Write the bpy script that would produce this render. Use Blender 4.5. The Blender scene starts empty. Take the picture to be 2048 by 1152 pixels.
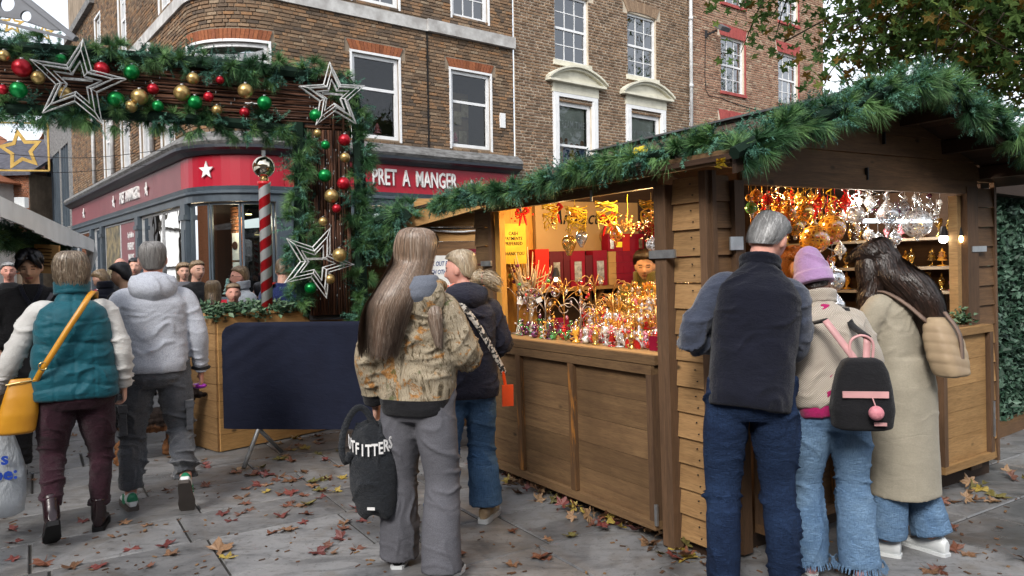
import bpy, math, random
import numpy as np
from mathutils import Vector, Matrix
random.seed(7); RNG = np.random.default_rng(7)
S = bpy.context.scene
R = math.radians
PI = math.pi
# ------------------------------------------------------------------ camera
F_PX, PITCH, ROLL, EYE = 1500.0, 1.76, 0.8, 1.6
cam_d = bpy.data.cameras.new('camera'); cam = bpy.data.objects.new('camera', cam_d)
S.collection.objects.link(cam); S.camera = cam
cam_d.sensor_width = 36; cam_d.lens = F_PX / 2048 * 36; cam_d.clip_end = 600; cam_d.clip_start = 0.05
CAMR = Matrix.Rotation(R(90 - PITCH), 3, 'X') @ Matrix.Rotation(R(-ROLL), 3, 'Z')
cam.matrix_world = Matrix.Translation((0, 0, EYE)) @ CAMR.to_4x4()
S.render.resolution_x, S.render.resolution_y = 1024, 576
# ------------------------------------------------------------------ sky
W = bpy.data.worlds.new('World'); S.world = W; W.use_nodes = True
wn = W.node_tree; wn.nodes.clear()
wo = wn.nodes.new('ShaderNodeOutputWorld'); bg = wn.nodes.new('ShaderNodeBackground')
sk = wn.nodes.new('ShaderNodeTexSky'); sk.sky_type = 'NISHITA'; sk.sun_disc = False
sk.sun_elevation = R(38); sk.sun_rotation = R(200); sk.dust_density = 3.0; sk.air_density = 1.0; sk.ozone_density = 1.0
hs = wn.nodes.new('ShaderNodeHueSaturation'); hs.inputs['Saturation'].default_value = 0.42; hs.inputs['Value'].default_value = 1.25
tc = wn.nodes.new('ShaderNodeTexCoord'); nz = wn.nodes.new('ShaderNodeTexNoise'); nz.inputs['Scale'].default_value = 2.2; nz.inputs['Detail'].default_value = 6
rp = wn.nodes.new('ShaderNodeMapRange'); rp.inputs['From Min'].default_value = .35; rp.inputs['From Max'].default_value = .7; rp.inputs['To Max'].default_value = .75
mx = wn.nodes.new('ShaderNodeMix'); mx.data_type = 'RGBA'
mx.inputs['B'].default_value = (7.6, 7.9, 8.4, 1)
wn.links.new(sk.outputs[0], hs.inputs['Color']); wn.links.new(hs.outputs[0], mx.inputs['A'])
wn.links.new(tc.outputs['Generated'], nz.inputs['Vector']); wn.links.new(nz.outputs[0], rp.inputs['Value'])
wn.links.new(rp.outputs[0], mx.inputs['Factor']); wn.links.new(mx.outputs['Result'], bg.inputs['Color'])
bg.inputs['Strength'].default_value = 0.12
wn.links.new(bg.outputs[0], wo.inputs[0])
sd = bpy.data.lights.new('sun', 'SUN'); sd.energy = 1.5; sd.angle = R(16); sd.color = (1, .96, .9)
sun = bpy.data.objects.new('sun', sd); S.collection.objects.link(sun)
_az = R(200)
_sd = Vector((math.sin(_az) * math.cos(R(38)), math.cos(_az) * math.cos(R(38)), math.sin(R(38))))
sun.rotation_euler = _sd.to_track_quat('Z', 'Y').to_euler(); sun.location = (0, -5, 20)
S.view_settings.view_transform = 'Standard'; S.view_settings.look = 'None'
S.view_settings.gamma = 1; S.view_settings.use_curve_mapping = False
S.view_settings.exposure = 1.0
S.cycles.max_bounces = 8; S.cycles.transparent_max_bounces = 24; S.cycles.use_denoising = True
S.cycles.caustics_reflective = False; S.cycles.caustics_refractive = False; S.cycles.sample_clamp_indirect = 4
# ------------------------------------------------------------------ measuring
def ray(px, py):
    return CAMR @ Vector(((px - 1024) / F_PX, -(py - 576) / F_PX, -1))
def at(px, py, Y):
    d = ray(px, py); return Vector((0, 0, EYE)) + d * (Y / d.y)
def ground(px, py, z=0.0):
    d = ray(px, py); return Vector((0, 0, EYE)) + d * ((z - EYE) / d.z)
# ------------------------------------------------------------------ objects
C = S.collection
def link(o, parent=None):
    C.objects.link(o)
    if parent is not None: o.parent = parent
    return o
def tag(o, label=None, cat=None, group=None, kind=None):
    if label: o['label'] = label
    if cat: o['category'] = cat
    if group: o['group'] = group
    if kind: o['kind'] = kind
    return o
def thing(name, label, cat, loc=(0, 0, 0), rz=0, group=None, parent=None):
    o = bpy.data.objects.new(name, None); link(o, parent); o.location = loc; o.rotation_euler = (0, 0, rz)
    o.empty_display_size = .1
    return tag(o, label, cat, group)
def put(name, mesh, parent=None, loc=None, rot=None, scl=None):
    o = bpy.data.objects.new(name, mesh); link(o, parent)
    if loc is not None: o.location = loc
    if rot is not None: o.rotation_euler = rot
    if scl is not None: o.scale = scl if hasattr(scl, '__len__') else (scl,) * 3
    return o
def copy_tree(o, parent=None):
    c = o.copy(); C.objects.link(c)
    c.parent = parent
    for ch in o.children: copy_tree(ch, c)
    return c
# ------------------------------------------------------------------ mesh builder
class MB:
    def __init__(s): s.v = []; s.f = []; s.m = []; s.r = []; s.n = 0
    def add(s, v, f, m=0, r=0.0):
        v = np.asarray(v, dtype=np.float64).reshape(-1, 3)
        s.v.append(v)
        o = s.n
        for q in f: s.f.append(tuple(i + o for i in q))
        s.m += [m] * len(f)
        s.r += [r] * len(f)
        s.n += len(v); return s
    def box(s, lo, hi, m=0, r=0.0, M=None):
        x0, y0, z0 = lo; x1, y1, z1 = hi
        v = np.array([(x0,y0,z0),(x1,y0,z0),(x1,y1,z0),(x0,y1,z0),(x0,y0,z1),(x1,y0,z1),(x1,y1,z1),(x0,y1,z1)], float)
        if M is not None: v = tf(v, M)
        return s.add(v, [(0,3,2,1),(4,5,6,7),(0,1,5,4),(1,2,6,5),(2,3,7,6),(3,0,4,7)], m, r)
    def bar(s, a, b, w, h, m=0, r=0.0, up=(0, 0, 1)):
        a = Vector(a); b = Vector(b); t = (b - a).normalized(); up = Vector(up)
        if abs(t.dot(up)) > .98: up = Vector((0, 1, 0))
        x = t.cross(up).normalized(); z = x.cross(t)
        v = []
        for p in (a, b):
            for sx, sz in ((-1,-1),(1,-1),(1,1),(-1,1)): v.append(p + x * (sx * w / 2) + z * (sz * h / 2))
        return s.add(v, [(3,2,1,0),(4,5,6,7),(0,1,5,4),(1,2,6,5),(2,3,7,6),(3,0,4,7)], m, r)
    def prism(s, poly, y0, y1, m=0, r=0.0, M=None):   # poly in xz, extruded along y
        n = len(poly)
        v = [(x, y0, z) for x, z in poly] + [(x, y1, z) for x, z in poly]
        v = np.array(v, float)
        if M is not None: v = tf(v, M)
        f = [tuple(range(n)), tuple(range(2 * n - 1, n - 1, -1))] + [(i, i + n, (i + 1) % n + n, (i + 1) % n) for i in range(n)]
        return s.add(v, f, m, r)
    def rings(s, rings, caps=True, m=0, r=0.0):        # list of (k,3) arrays
        k = len(rings[0]); n = len(rings); v = np.concatenate(rings)
        f = []
        for i in range(n - 1):
            a = i * k; b = a + k
            for j in range(k):
                j2 = (j + 1) % k
                f.append((a + j, a + j2, b + j2, b + j))
        if caps: f.append(tuple(range(k - 1, -1, -1))); f.append(tuple(range((n - 1) * k, n * k)))
        return s.add(v, f, m, r)
    def tube(s, pts, rad, n=8, m=0, r=0.0, closed=False, caps=True):
        P = np.array([tuple(p) for p in pts], float); k = len(P)
        rad = np.broadcast_to(np.asarray(rad, float), (k,))
        T = np.zeros_like(P)
        if closed: T = np.roll(P, -1, 0) - np.roll(P, 1, 0)
        else: T[1:-1] = P[2:] - P[:-2]; T[0] = P[1] - P[0]; T[-1] = P[-1] - P[-2]
        T /= np.linalg.norm(T, axis=1)[:, None] + 1e-12
        nrm = np.cross(T[0], (0, 0, 1.0) if abs(T[0][2]) < .9 else (1.0, 0, 0)); nrm /= np.linalg.norm(nrm)
        a = np.arange(n) * 2 * PI / n; out = []
        for i in range(k):
            nrm = nrm - T[i] * np.dot(nrm, T[i]); nrm /= np.linalg.norm(nrm) + 1e-12
            b = np.cross(T[i], nrm)
            out.append(P[i] + rad[i] * (np.cos(a)[:, None] * nrm + np.sin(a)[:, None] * b))
        if closed: out.append(out[0]); return s.rings(out, False, m, r)
        return s.rings(out, caps, m, r)
    def lathe(s, prof, n=16, c=(0, 0, 0), m=0, r=0.0, caps=True):   # prof: (radius, z)
        a = np.arange(n) * 2 * PI / n; c = np.array(c, float)
        return s.rings([c + np.stack([p[0] * np.cos(a), p[0] * np.sin(a), np.full(n, p[1])], 1) for p in prof], caps, m, r)
    def ball(s, c, rad, n=16, k=10, m=0, r=0.0):
        rad = np.broadcast_to(np.asarray(rad, float), (3,)); c = np.array(tuple(c), float); a = np.arange(n) * 2 * PI / n; rg = []
        for i in range(k + 1):
            t = PI * (i / k); t = min(max(t, .02), PI - .02)
            rg.append(c + np.stack([rad[0] * np.sin(t) * np.cos(a), rad[1] * np.sin(t) * np.sin(a), np.full(n, -rad[2] * np.cos(t))], 1))
        return s.rings(rg, True, m, r)
    def mesh(s, name, mats, smooth=False):
        me = bpy.data.meshes.new(name)
        v = np.concatenate(s.v) if s.v else np.zeros((0, 3))
        nf = len(s.f); lens = np.fromiter((len(q) for q in s.f), np.int32, nf)
        idx = np.fromiter((i for q in s.f for i in q), np.int32, int(lens.sum()))
        me.vertices.add(len(v)); me.vertices.foreach_set('co', v.astype(np.float32).ravel())
        me.loops.add(len(idx)); me.loops.foreach_set('vertex_index', idx)
        me.polygons.add(nf)
        st = np.zeros(nf, np.int32); st[1:] = np.cumsum(lens)[:-1]
        me.polygons.foreach_set('loop_start', st); me.polygons.foreach_set('loop_total', lens)
        me.polygons.foreach_set('material_index', np.array(s.m, np.int32))
        for q in (mats if isinstance(mats, (list, tuple)) else [mats]): me.materials.append(q)
        if any(s.r):
            at_ = me.attributes.new('rnd', 'FLOAT', 'FACE'); at_.data.foreach_set('value', np.array(s.r, np.float32))
        me.update(calc_edges=True)
        me.polygons.foreach_set('use_smooth', np.full(nf, bool(smooth)))
        return me
    def build(s, name, mats, parent=None, smooth=False, loc=None, rot=None):
        return put(name, s.mesh(name, mats, smooth), parent, loc, rot)
def tf(v, M):
    v = np.asarray(v, float).reshape(-1, 3); m = np.array(M)
    return v @ m[:3, :3].T + m[:3, 3]
def T(x, y, z): return Matrix.Translation((x, y, z))
def RZ(a): return Matrix.Rotation(a, 4, 'Z')
def RX(a): return Matrix.Rotation(a, 4, 'X')
def RY(a): return Matrix.Rotation(a, 4, 'Y')
def catmull(P, n=6):
    P = np.array([tuple(p) for p in P], float); P = np.vstack([2 * P[0] - P[1], P, 2 * P[-1] - P[-2]]); out = []
    for i in range(1, len(P) - 2):
        for k in range(n):
            t = k / n; a, b, c, d = P[i - 1], P[i], P[i + 1], P[i + 2]
            out.append(.5 * (2 * b + (c - a) * t + (2 * a - 5 * b + 4 * c - d) * t * t + (3 * b - a - 3 * c + d) * t ** 3))
    out.append(P[-2]); return np.array(out)
_font = [None]
def text_mesh(name, body, size, mat, extrude=.004, sx=1.0, parent=None, M=None, align='CENTER', off=0.0, shear=0.0, space=1.0):
    cu = bpy.data.curves.new(name, 'FONT'); cu.body = body; cu.size = size; cu.extrude = extrude; cu.align_x = align; cu.align_y = 'CENTER'
    cu.offset = off; cu.shear = shear; cu.resolution_u = 2; cu.space_character = space
    o = bpy.data.objects.new(name, cu); tmpS.collection.objects.link(o)
    dg = tmp_dg()
    me = bpy.data.meshes.new_from_object(o.evaluated_get(dg)); tmpS.collection.objects.unlink(o); bpy.data.objects.remove(o)
    me.materials.clear(); me.materials.append(mat)
    mm = Matrix.Diagonal((sx, 1, 1, 1)) @ Matrix.Identity(4)
    mm = (M if M is not None else Matrix.Identity(4)) @ mm
    me.transform(mm); return put(name, me, parent)
tmpS = bpy.data.scenes.new('tmp')
def tmp_dg():
    with bpy.context.temp_override(scene=tmpS, view_layer=tmpS.view_layers[0]):
        dg = bpy.context.evaluated_depsgraph_get(); dg.update()
    return dg
def remesh(mb, voxel, smooth=2):
    me = mb.mesh('tmp', []); o = bpy.data.objects.new('tmp', me); tmpS.collection.objects.link(o)
    m = o.modifiers.new('r', 'REMESH'); m.mode = 'VOXEL'; m.voxel_size = voxel
    if smooth:
        q = o.modifiers.new('s', 'SMOOTH'); q.iterations = smooth; q.factor = .5
    dg = tmp_dg()
    out = bpy.data.meshes.new_from_object(o.evaluated_get(dg))
    tmpS.collection.objects.unlink(o); bpy.data.objects.remove(o); bpy.data.meshes.remove(me)
    return out
def co_of(me):
    a = np.empty(len(me.vertices) * 3, np.float32); me.vertices.foreach_get('co', a); return a.reshape(-1, 3).astype(float)
def no_of(me):
    a = np.empty(len(me.vertices) * 3, np.float32); me.vertices.foreach_get('normal', a); return a.reshape(-1, 3).astype(float)
def set_co(me, c):
    me.vertices.foreach_set('co', c.astype(np.float32).ravel()); me.update()
def smooth_on(me): me.polygons.foreach_set('use_smooth', np.ones(len(me.polygons), bool)); return me
def frame(side, up, nrm, org):
    M = Matrix.Identity(4)
    for i, a in enumerate((side, up, nrm)):
        for k in range(3): M[k][i] = a[k]
    for k in range(3): M[k][3] = org[k]
    return M
# ------------------------------------------------------------------ materials
def lin(c):
    return tuple((x / 12.92 if x <= .04045 else ((x + .055) / 1.055) ** 2.4) for x in c)
def hexc(h): return lin(tuple(int(h[i:i + 2], 16) / 255 for i in (0, 2, 4)))
class NT:
    def __init__(s, name):
        s.mat = bpy.data.materials.new(name); s.mat.use_nodes = True; s.t = s.mat.node_tree; s.t.nodes.clear()
        s.out = s.t.nodes.new('ShaderNodeOutputMaterial'); s.b = s.t.nodes.new('ShaderNodeBsdfPrincipled')
        s.t.links.new(s.b.outputs[0], s.out.inputs[0]); s.tc = s.t.nodes.new('ShaderNodeTexCoord')
    def n(s, kind, **k):
        x = s.t.nodes.new('ShaderNode' + kind)
        for a, v in k.items():
            if a[0] == '_': setattr(x, a[1:], v)
            else:
                key = a.replace('_', ' ')
                if isinstance(v, bpy.types.NodeSocket): s.t.links.new(v, x.inputs[key])
                else: x.inputs[key].default_value = v
        return x
    def l(s, a, b): s.t.links.new(a, b)
    def co(s, stretch=(1, 1, 1), off=None, coords='Object', rot=(0, 0, 0)):
        m = s.n('Mapping', Vector=s.tc.outputs[coords]); m.inputs['Scale'].default_value = stretch; m.inputs['Rotation'].default_value = rot
        if off is not None:
            c = s.n('CombineXYZ'); mu = s.math('MULTIPLY', off, 37.0)
            for i in range(3): s.l(mu, c.inputs[i])
            s.l(c.outputs[0], m.inputs['Location'])
        return m.outputs[0]
    def math(s, op, a, b=0.0, clamp=False):
        x = s.t.nodes.new('ShaderNodeMath'); x.operation = op; x.use_clamp = clamp
        for i, v in enumerate((a, b)):
            if isinstance(v, bpy.types.NodeSocket): s.l(v, x.inputs[i])
            else: x.inputs[i].default_value = v
        return x.outputs[0]
    def noise(s, vec, scale, detail=4, rough=.55, dist=0.0):
        return s.n('TexNoise', Vector=vec, Scale=scale, Detail=detail, Roughness=rough, Distortion=dist).outputs[0]
    def vor(s, vec, scale, feature='F1', out=0):
        return s.n('TexVoronoi', _feature=feature, Vector=vec, Scale=scale).outputs[out]
    def ramp(s, fac, stops, interp='LINEAR'):
        x = s.n('ValToRGB', Fac=fac); x.color_ramp.interpolation = interp; e = x.color_ramp.elements
        while len(e) > 2: e.remove(e[0])
        for i, (p, c) in enumerate(stops):
            q = e[i] if i < 2 else e.new(p)
            q.position = p; q.color = (*c[:3], 1)
        return x.outputs[0]
    def mix(s, fac, a, b, mode='MIX'):
        x = s.t.nodes.new('ShaderNodeMix'); x.data_type = 'RGBA'; x.blend_type = mode
        for k, v in (('Factor', fac), ('A', a), ('B', b)):
            if isinstance(v, bpy.types.NodeSocket): s.l(v, x.inputs[k])
            elif k == 'Factor': x.inputs[k].default_value = v
            else: x.inputs[k].default_value = (*v[:3], 1)
        return x.outputs['Result']
    def maprange(s, v, a, b, c, d):
        return s.n('MapRange', Value=v, From_Min=a, From_Max=b, To_Min=c, To_Max=d).outputs[0]
    def rnd(s):
        a = s.n('Attribute', _attribute_name='rnd'); o = s.n('ObjectInfo')
        return s.math('FRACT', s.math('ADD', a.outputs['Fac'], o.outputs['Random']))
    def attr(s): return s.n('Attribute', _attribute_name='rnd').outputs['Fac']
    def bump(s, h, strength=.3, dist=.01, prev=None):
        x = s.n('Bump', Height=h, Strength=strength, Distance=dist)
        if prev is not None: s.l(prev, x.inputs['Normal'])
        return x.outputs[0]
    def fin(s, color=None, rough=None, normal=None, **k):
        for a, v in (('Base Color', color), ('Roughness', rough), ('Normal', normal)):
            if v is None: continue
            if isinstance(v, bpy.types.NodeSocket): s.l(v, s.b.inputs[a])
            else: s.b.inputs[a].default_value = (*v[:3], 1) if a == 'Base Color' else v
        k.setdefault('Specular_IOR_Level', .5 if (k.get('Metallic') or (not isinstance(rough, bpy.types.NodeSocket) and rough is not None and rough < .46)) else .18)
        for a, v in k.items():
            key = a.replace('_', ' ')
            if isinstance(v, bpy.types.NodeSocket): s.l(v, s.b.inputs[key])
            elif key in ('Emission Color', 'Sheen Tint', 'Specular Tint', 'Subsurface Radius') and len(v) == 3 and key != 'Subsurface Radius': s.b.inputs[key].default_value = (*v, 1)
            else: s.b.inputs[key].default_value = v
        return s.mat
def mk(name, c1, c2=None, scale=6, stretch=(1, 1, 1), rough=.6, bump=0, bscale=None, bdist=.004, var=0, detail=5, lo=.35, hi=.65, offs=True, **k):
    t = NT(name); c2 = c2 or tuple(x * .75 for x in c1)
    off = t.rnd() if offs else None
    v = t.co(stretch, off)
    n = t.noise(v, scale, detail)
    col = t.mix(t.maprange(n, lo, hi, 0, 1), c1, c2)
    if var:
        hsv = t.n('HueSaturation', Color=col); t.l(t.maprange(off if offs else t.rnd(), 0, 1, 1 - var, 1 + var), hsv.inputs['Value']); col = hsv.outputs[0]
    nr = None
    if bump: nr = t.bump(t.noise(v, bscale or scale * 6, 5), bump, bdist)
    return t.fin(col, rough, nr, **k)
def emit(name, c, st):
    t = NT(name); return t.fin((0, 0, 0), .5, Emission_Color=c, Emission_Strength=st)
def wood(name, c1, c2, ax=0, dark=(.03, .02, .012), knots=True, var=.18, rough=.7, wear=None):
    t = NT(name); off = t.rnd()
    st = [9, 9, 9]; st[ax] = .7
    v = t.co(tuple(st), off)
    g = t.noise(v, 2.6, 7, .62, 1.2)
    fine = t.noise(t.co(tuple(4 * q for q in st), off), 5, 4, .6)
    col = t.mix(t.maprange(g, .3, .7, 0, 1), c1, c2)
    col = t.mix(t.math('MULTIPLY', t.maprange(fine, .45, .75, 0, 1), .45), col, dark)
    if knots:
        s2 = [4.2, 4.2, 4.2]; s2[ax] = 2.2
        kv = t.vor(t.co(tuple(s2), off), 1.3)
        col = t.mix(t.maprange(kv, .045, .1, .85, 0), col, dark)
    big = t.noise(t.co((1, 1, 1)), 1.7, 4)
    col = t.mix(t.maprange(big, .45, .75, 0, .55), col, tuple(x * .5 for x in c2))
    if wear: col = t.mix(t.maprange(t.noise(v, 1.2, 6, .7, 2), .52, .62, 0, .8), col, wear)
    hsv = t.n('HueSaturation', Color=col); t.l(t.maprange(off, 0, 1, 1 - var, 1 + var), hsv.inputs['Value'])
    nr = t.bump(g, .25, .004); nr = t.bump(fine, .3, .002, nr)
    return t.fin(hsv.outputs[0], rough, nr, Specular_IOR_Level=.2)
def fabric(name, c1, c2=None, weave=900, rough=.9, sheen=.3, scale=7, bump=.25, fold=0.0, tint=None):
    t = NT(name); c2 = c2 or tuple(x * .8 for x in c1); v = t.co()
    col = t.mix(t.maprange(t.noise(v, scale, 5), .35, .65, 0, 1), c1, c2)
    fine = t.noise(v, weave * .35, 2); col = t.mix(t.maprange(fine, .3, .7, 0, .3), col, tuple(x * .55 for x in c1))
    nr = t.bump(fine, bump, .002)
    nr = t.bump(t.noise(t.co((1, 1, 2.4)), 9, 5, .6, .6), .6 + fold, .014, nr)
    nr = t.bump(t.ramp(t.noise(t.co((1, 1, 2.0), rot=(0, .35, 0)), 17, 4, .65, 1.6), [(.42, (0, 0, 0)), (.5, (1, 1, 1)), (.58, (0, 0, 0))]), .35 + fold, .006, nr)
    return t.fin(col, rough, nr, Sheen_Weight=sheen, Sheen_Roughness=.5)
def denim(name, c, light, dark):
    t = NT(name); v = t.co()
    n1 = t.noise(v, 3.5, 5, .6, .5); col = t.mix(t.maprange(n1, .35, .7, 0, 1), c, light)
    wv = t.noise(t.co((1, 1, .12)), 260, 3); col = t.mix(t.maprange(wv, .4, .7, 0, .5), col, dark)
    cr = t.noise(t.co((1, 1, 4)), 8, 5, .65, 1.0); col = t.mix(t.maprange(cr, .55, .75, 0, .35), col, light)
    nr = t.bump(cr, .85, .014); nr = t.bump(t.ramp(t.noise(t.co((1, 1, 2.4), rot=(0, .4, 0)), 16, 4, .65, 1.8), [(.42, (0, 0, 0)), (.5, (1, 1, 1)), (.58, (0, 0, 0))]), .6, .006, nr); nr = t.bump(wv, .3, .002, nr)
    return t.fin(col, .95, nr, Specular_IOR_Level=.2)
def hairmat(name, root, tip, hi, z0, z1, rough=.42):
    t = NT(name); sep = t.n('SeparateXYZ', Vector=t.tc.outputs['Object'])
    g = t.maprange(sep.outputs[2], z0, z1, 1, 0)
    a = t.attr()
    col = t.mix(g, root, tip); col = t.mix(t.maprange(a, .5, 1, 0, .75), col, hi)
    st = t.noise(t.co((1, 1, .07)), 140, 3); col = t.mix(t.maprange(st, .4, .7, 0, .65), col, tuple(x * .25 for x in root))
    return t.fin(col, rough, t.bump(st, .6, .004), Anisotropic=.5, Specular_IOR_Level=.55)
def skinmat(name, c, red=(.45, .16, .12)):
    t = NT(name); v = t.co(); n = t.noise(v, 14, 4)
    col = t.mix(t.maprange(n, .42, .75, 0, .45), c, tuple(a * .6 + b * .4 for a, b in zip(c, red)))
    return t.fin(col, .5, t.bump(t.noise(v, 220, 3), .15, .001), Subsurface_Weight=.12, Subsurface_Radius=(.02, .008, .004))
def glassmat(name, refl=1.0, tint=(1, 1, 1), rough=.0, wav=0.0):
    t = NT(name); t.t.nodes.remove(t.b)
    tr = t.n('BsdfTransparent', Color=(*tint, 1)); gl = t.n('BsdfGlossy', Roughness=rough, Color=(.95, .97, 1, 1))
    fr = t.n('Fresnel', IOR=1.5)
    if wav:
        nb = t.bump(t.noise(t.co(), 1.6, 2), wav, .02); t.l(nb, gl.inputs['Normal'])
    fac = t.math('MULTIPLY', fr.outputs[0], refl, True)
    m = t.n('MixShader'); t.l(fac, m.inputs[0]); t.l(tr.outputs[0], m.inputs[1]); t.l(gl.outputs[0], m.inputs[2])
    t.l(m.outputs[0], t.out.inputs[0]); return t.mat
def bauble_glass(name, tint, fleck=None, fl=.35, metal=0.0, dens=34):
    # blown glass: see-through with bright rims and gilt flecks in the wall
    t = NT(name); t.t.nodes.remove(t.b)
    tr = t.n('BsdfTransparent', Color=(*tint, 1)); gl = t.n('BsdfGlossy', Roughness=.08, Color=(1, .97, .92, 1))
    lw = t.n('LayerWeight', Blend=.42)
    v = t.co(); nb = t.bump(t.noise(v, 60, 3), .6, .004); t.l(nb, gl.inputs['Normal']); t.l(nb, lw.inputs['Normal'])
    m = t.n('MixShader'); t.l(t.maprange(lw.outputs['Facing'], 0, 1, .12, .95), m.inputs[0]); t.l(tr.outputs[0], m.inputs[1]); t.l(gl.outputs[0], m.inputs[2])
    last = m.outputs[0]
    if fleck:
        fb = t.n('BsdfPrincipled'); fb.inputs['Base Color'].default_value = (*fleck, 1); fb.inputs['Metallic'].default_value = metal; fb.inputs['Roughness'].default_value = .25
        vo = t.vor(v, dens, 'DISTANCE_TO_EDGE'); no = t.noise(v, 25, 4)
        fac = t.maprange(t.math('SUBTRACT', vo, t.math('MULTIPLY', no, .25)), -.02, .0, fl + .5, fl * .25)
        m2 = t.n('MixShader'); t.l(fac, m2.inputs[0]); t.l(last, m2.inputs[1]); t.l(fb.outputs[0], m2.inputs[2]); last = m2.outputs[0]
    t.l(last, t.out.inputs[0]); return t.mat
MT = {}
# ------------------------------------------------------------------ material set
def brickmat(name, stops, mort=False, dirt=.35):
    t = NT(name); a = t.rnd(); v = t.co()
    col = t.ramp(a, stops)
    col = t.mix(t.maprange(t.noise(v, 30, 4), .35, .7, 0, .5), col, tuple(x * .45 for x in stops[0][1]))
    col = t.mix(t.maprange(t.noise(t.co(coords='Object'), .5, 5), .5, .75, 0, dirt), col, (.03, .025, .022))
    return t.fin(col, .9, t.bump(t.noise(v, 90, 3), .4, .004))
MT['brick_b1'] = brickmat('brown_brick', [(0, (.1, .078, .062)), (.22, (.17, .115, .075)), (.4, (.24, .15, .09)), (.6, (.2, .145, .1)), (.78, (.31, .17, .085)), (1, (.3, .23, .16))])
MT['brick_b2'] = brickmat('pale_brick', [(0, (.13, .085, .055)), (.3, (.2, .125, .08)), (.6, (.26, .165, .1)), (.85, (.2, .13, .09)), (1, (.32, .2, .12))], dirt=.15)
MT['brick_b3'] = brickmat('pinkish_brick', [(0, (.2, .11, .075)), (.3, (.34, .19, .125)), (.6, (.42, .26, .18)), (.85, (.3, .18, .12)), (1, (.52, .4, .29))], dirt=.12)
MT['brick_in'] = brickmat('orange_inner_brick', [(0, (.25, .09, .04)), (.5, (.33, .13, .06)), (1, (.4, .18, .09))], dirt=0)
MT['mortar1'] = mk('mortar_brown', (.27, .215, .16), (.17, .135, .1), 3, rough=.95, bump=.3, bscale=60)
MT['mortar2'] = mk('mortar_pale', (.56, .49, .39), (.42, .36, .28), 3, rough=.95, bump=.3, bscale=60)
MT['vouss'] = brickmat('rubbed_brick', [(0, (.2, .07, .035)), (.5, (.33, .12, .055)), (.9, (.25, .09, .05)), (1, (.45, .16, .06))])
MT['vouss_red'] = mk('red_painted_brick', (.36, .085, .075), (.28, .06, .055), 5, rough=.7, bump=.3, bscale=70)
MT['vouss_pale'] = brickmat('pale_rubbed_brick', [(0, (.22, .15, .1)), (1, (.34, .24, .16))])
MT['white'] = mk('white_paint', (.7, .71, .72), (.56, .57, .58), 5, rough=.45, bump=.08, bscale=60, lo=.5, hi=.8)
MT['cream'] = mk('cream_paint', (.62, .6, .5), (.47, .45, .36), 4, rough=.6, bump=.1, lo=.45, hi=.75)
MT['stone'] = mk('grey_weathered_stone', (.2, .2, .2), (.09, .088, .085), 6, (1, 1, 3), rough=.9, bump=.5, bscale=40)
MT['stone_l'] = mk('pale_stone_band', (.5, .5, .49), (.3, .29, .28), 4, rough=.8, bump=.2)
MT['slate'] = mk('slate_blue_paint', (.065, .085, .105), (.045, .06, .075), 3, rough=.4, bump=.05)
MT['slate_d'] = mk('dark_navy_moulding', (.02, .026, .036), (.012, .016, .024), 3, rough=.4)
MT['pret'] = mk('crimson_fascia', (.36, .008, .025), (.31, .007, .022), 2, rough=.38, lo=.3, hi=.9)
MT['pret_sky'] = mk('crimson_fascia_sky_sheen', (.2, .06, .07), (.17, .05, .06), 2, rough=.4)  # pale sky reflection painted into the crimson of the side front
MT['letter'] = mk('white_letter', (.78, .77, .76), rough=.4)
MT['glass'] = glassmat('window_glass', 1.3, (.85, .9, .9), .0, .12)
MT['glass_hi'] = glassmat('old_window_glass', 3.6, (.7, .75, .75), .0, .35)
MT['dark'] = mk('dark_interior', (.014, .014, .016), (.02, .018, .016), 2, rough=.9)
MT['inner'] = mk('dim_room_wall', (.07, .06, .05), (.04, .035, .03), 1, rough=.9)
MT['blind'] = mk('grey_window_film', (.46, .47, .42), (.38, .39, .35), 2, rough=.5)
MT['pipe'] = mk('white_pipe_paint', (.55, .56, .57), (.4, .4, .4), 8, rough=.5)
MT['lead'] = mk('lead_grey', (.12, .12, .125), (.07, .07, .075), 5, rough=.6)
MT['tile'] = brickmat('orange_roof_tile', [(0, (.2, .07, .035)), (.5, (.32, .13, .07)), (1, (.25, .12, .08))])
MT['slatetile'] = mk('grey_slate', (.07, .07, .085), (.04, .04, .05), 6, rough=.7, bump=.4, var=.2)
MT['timber'] = wood('black_timber', (.03, .025, .02), (.018, .015, .012), 2)
MT['plaster'] = mk('white_plaster', (.66, .67, .66), (.55, .55, .53), 3, rough=.85, bump=.1)
MT['metal_d'] = mk('dark_iron', (.02, .02, .022), rough=.5)
MT['steel'] = mk('galvanised_steel', (.45, .47, .48), (.3, .31, .32), 14, rough=.42, Metallic=.85)
MT['steel_g'] = mk('grey_painted_steel', (.13, .14, .16), (.1, .105, .12), 5, rough=.45)
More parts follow.
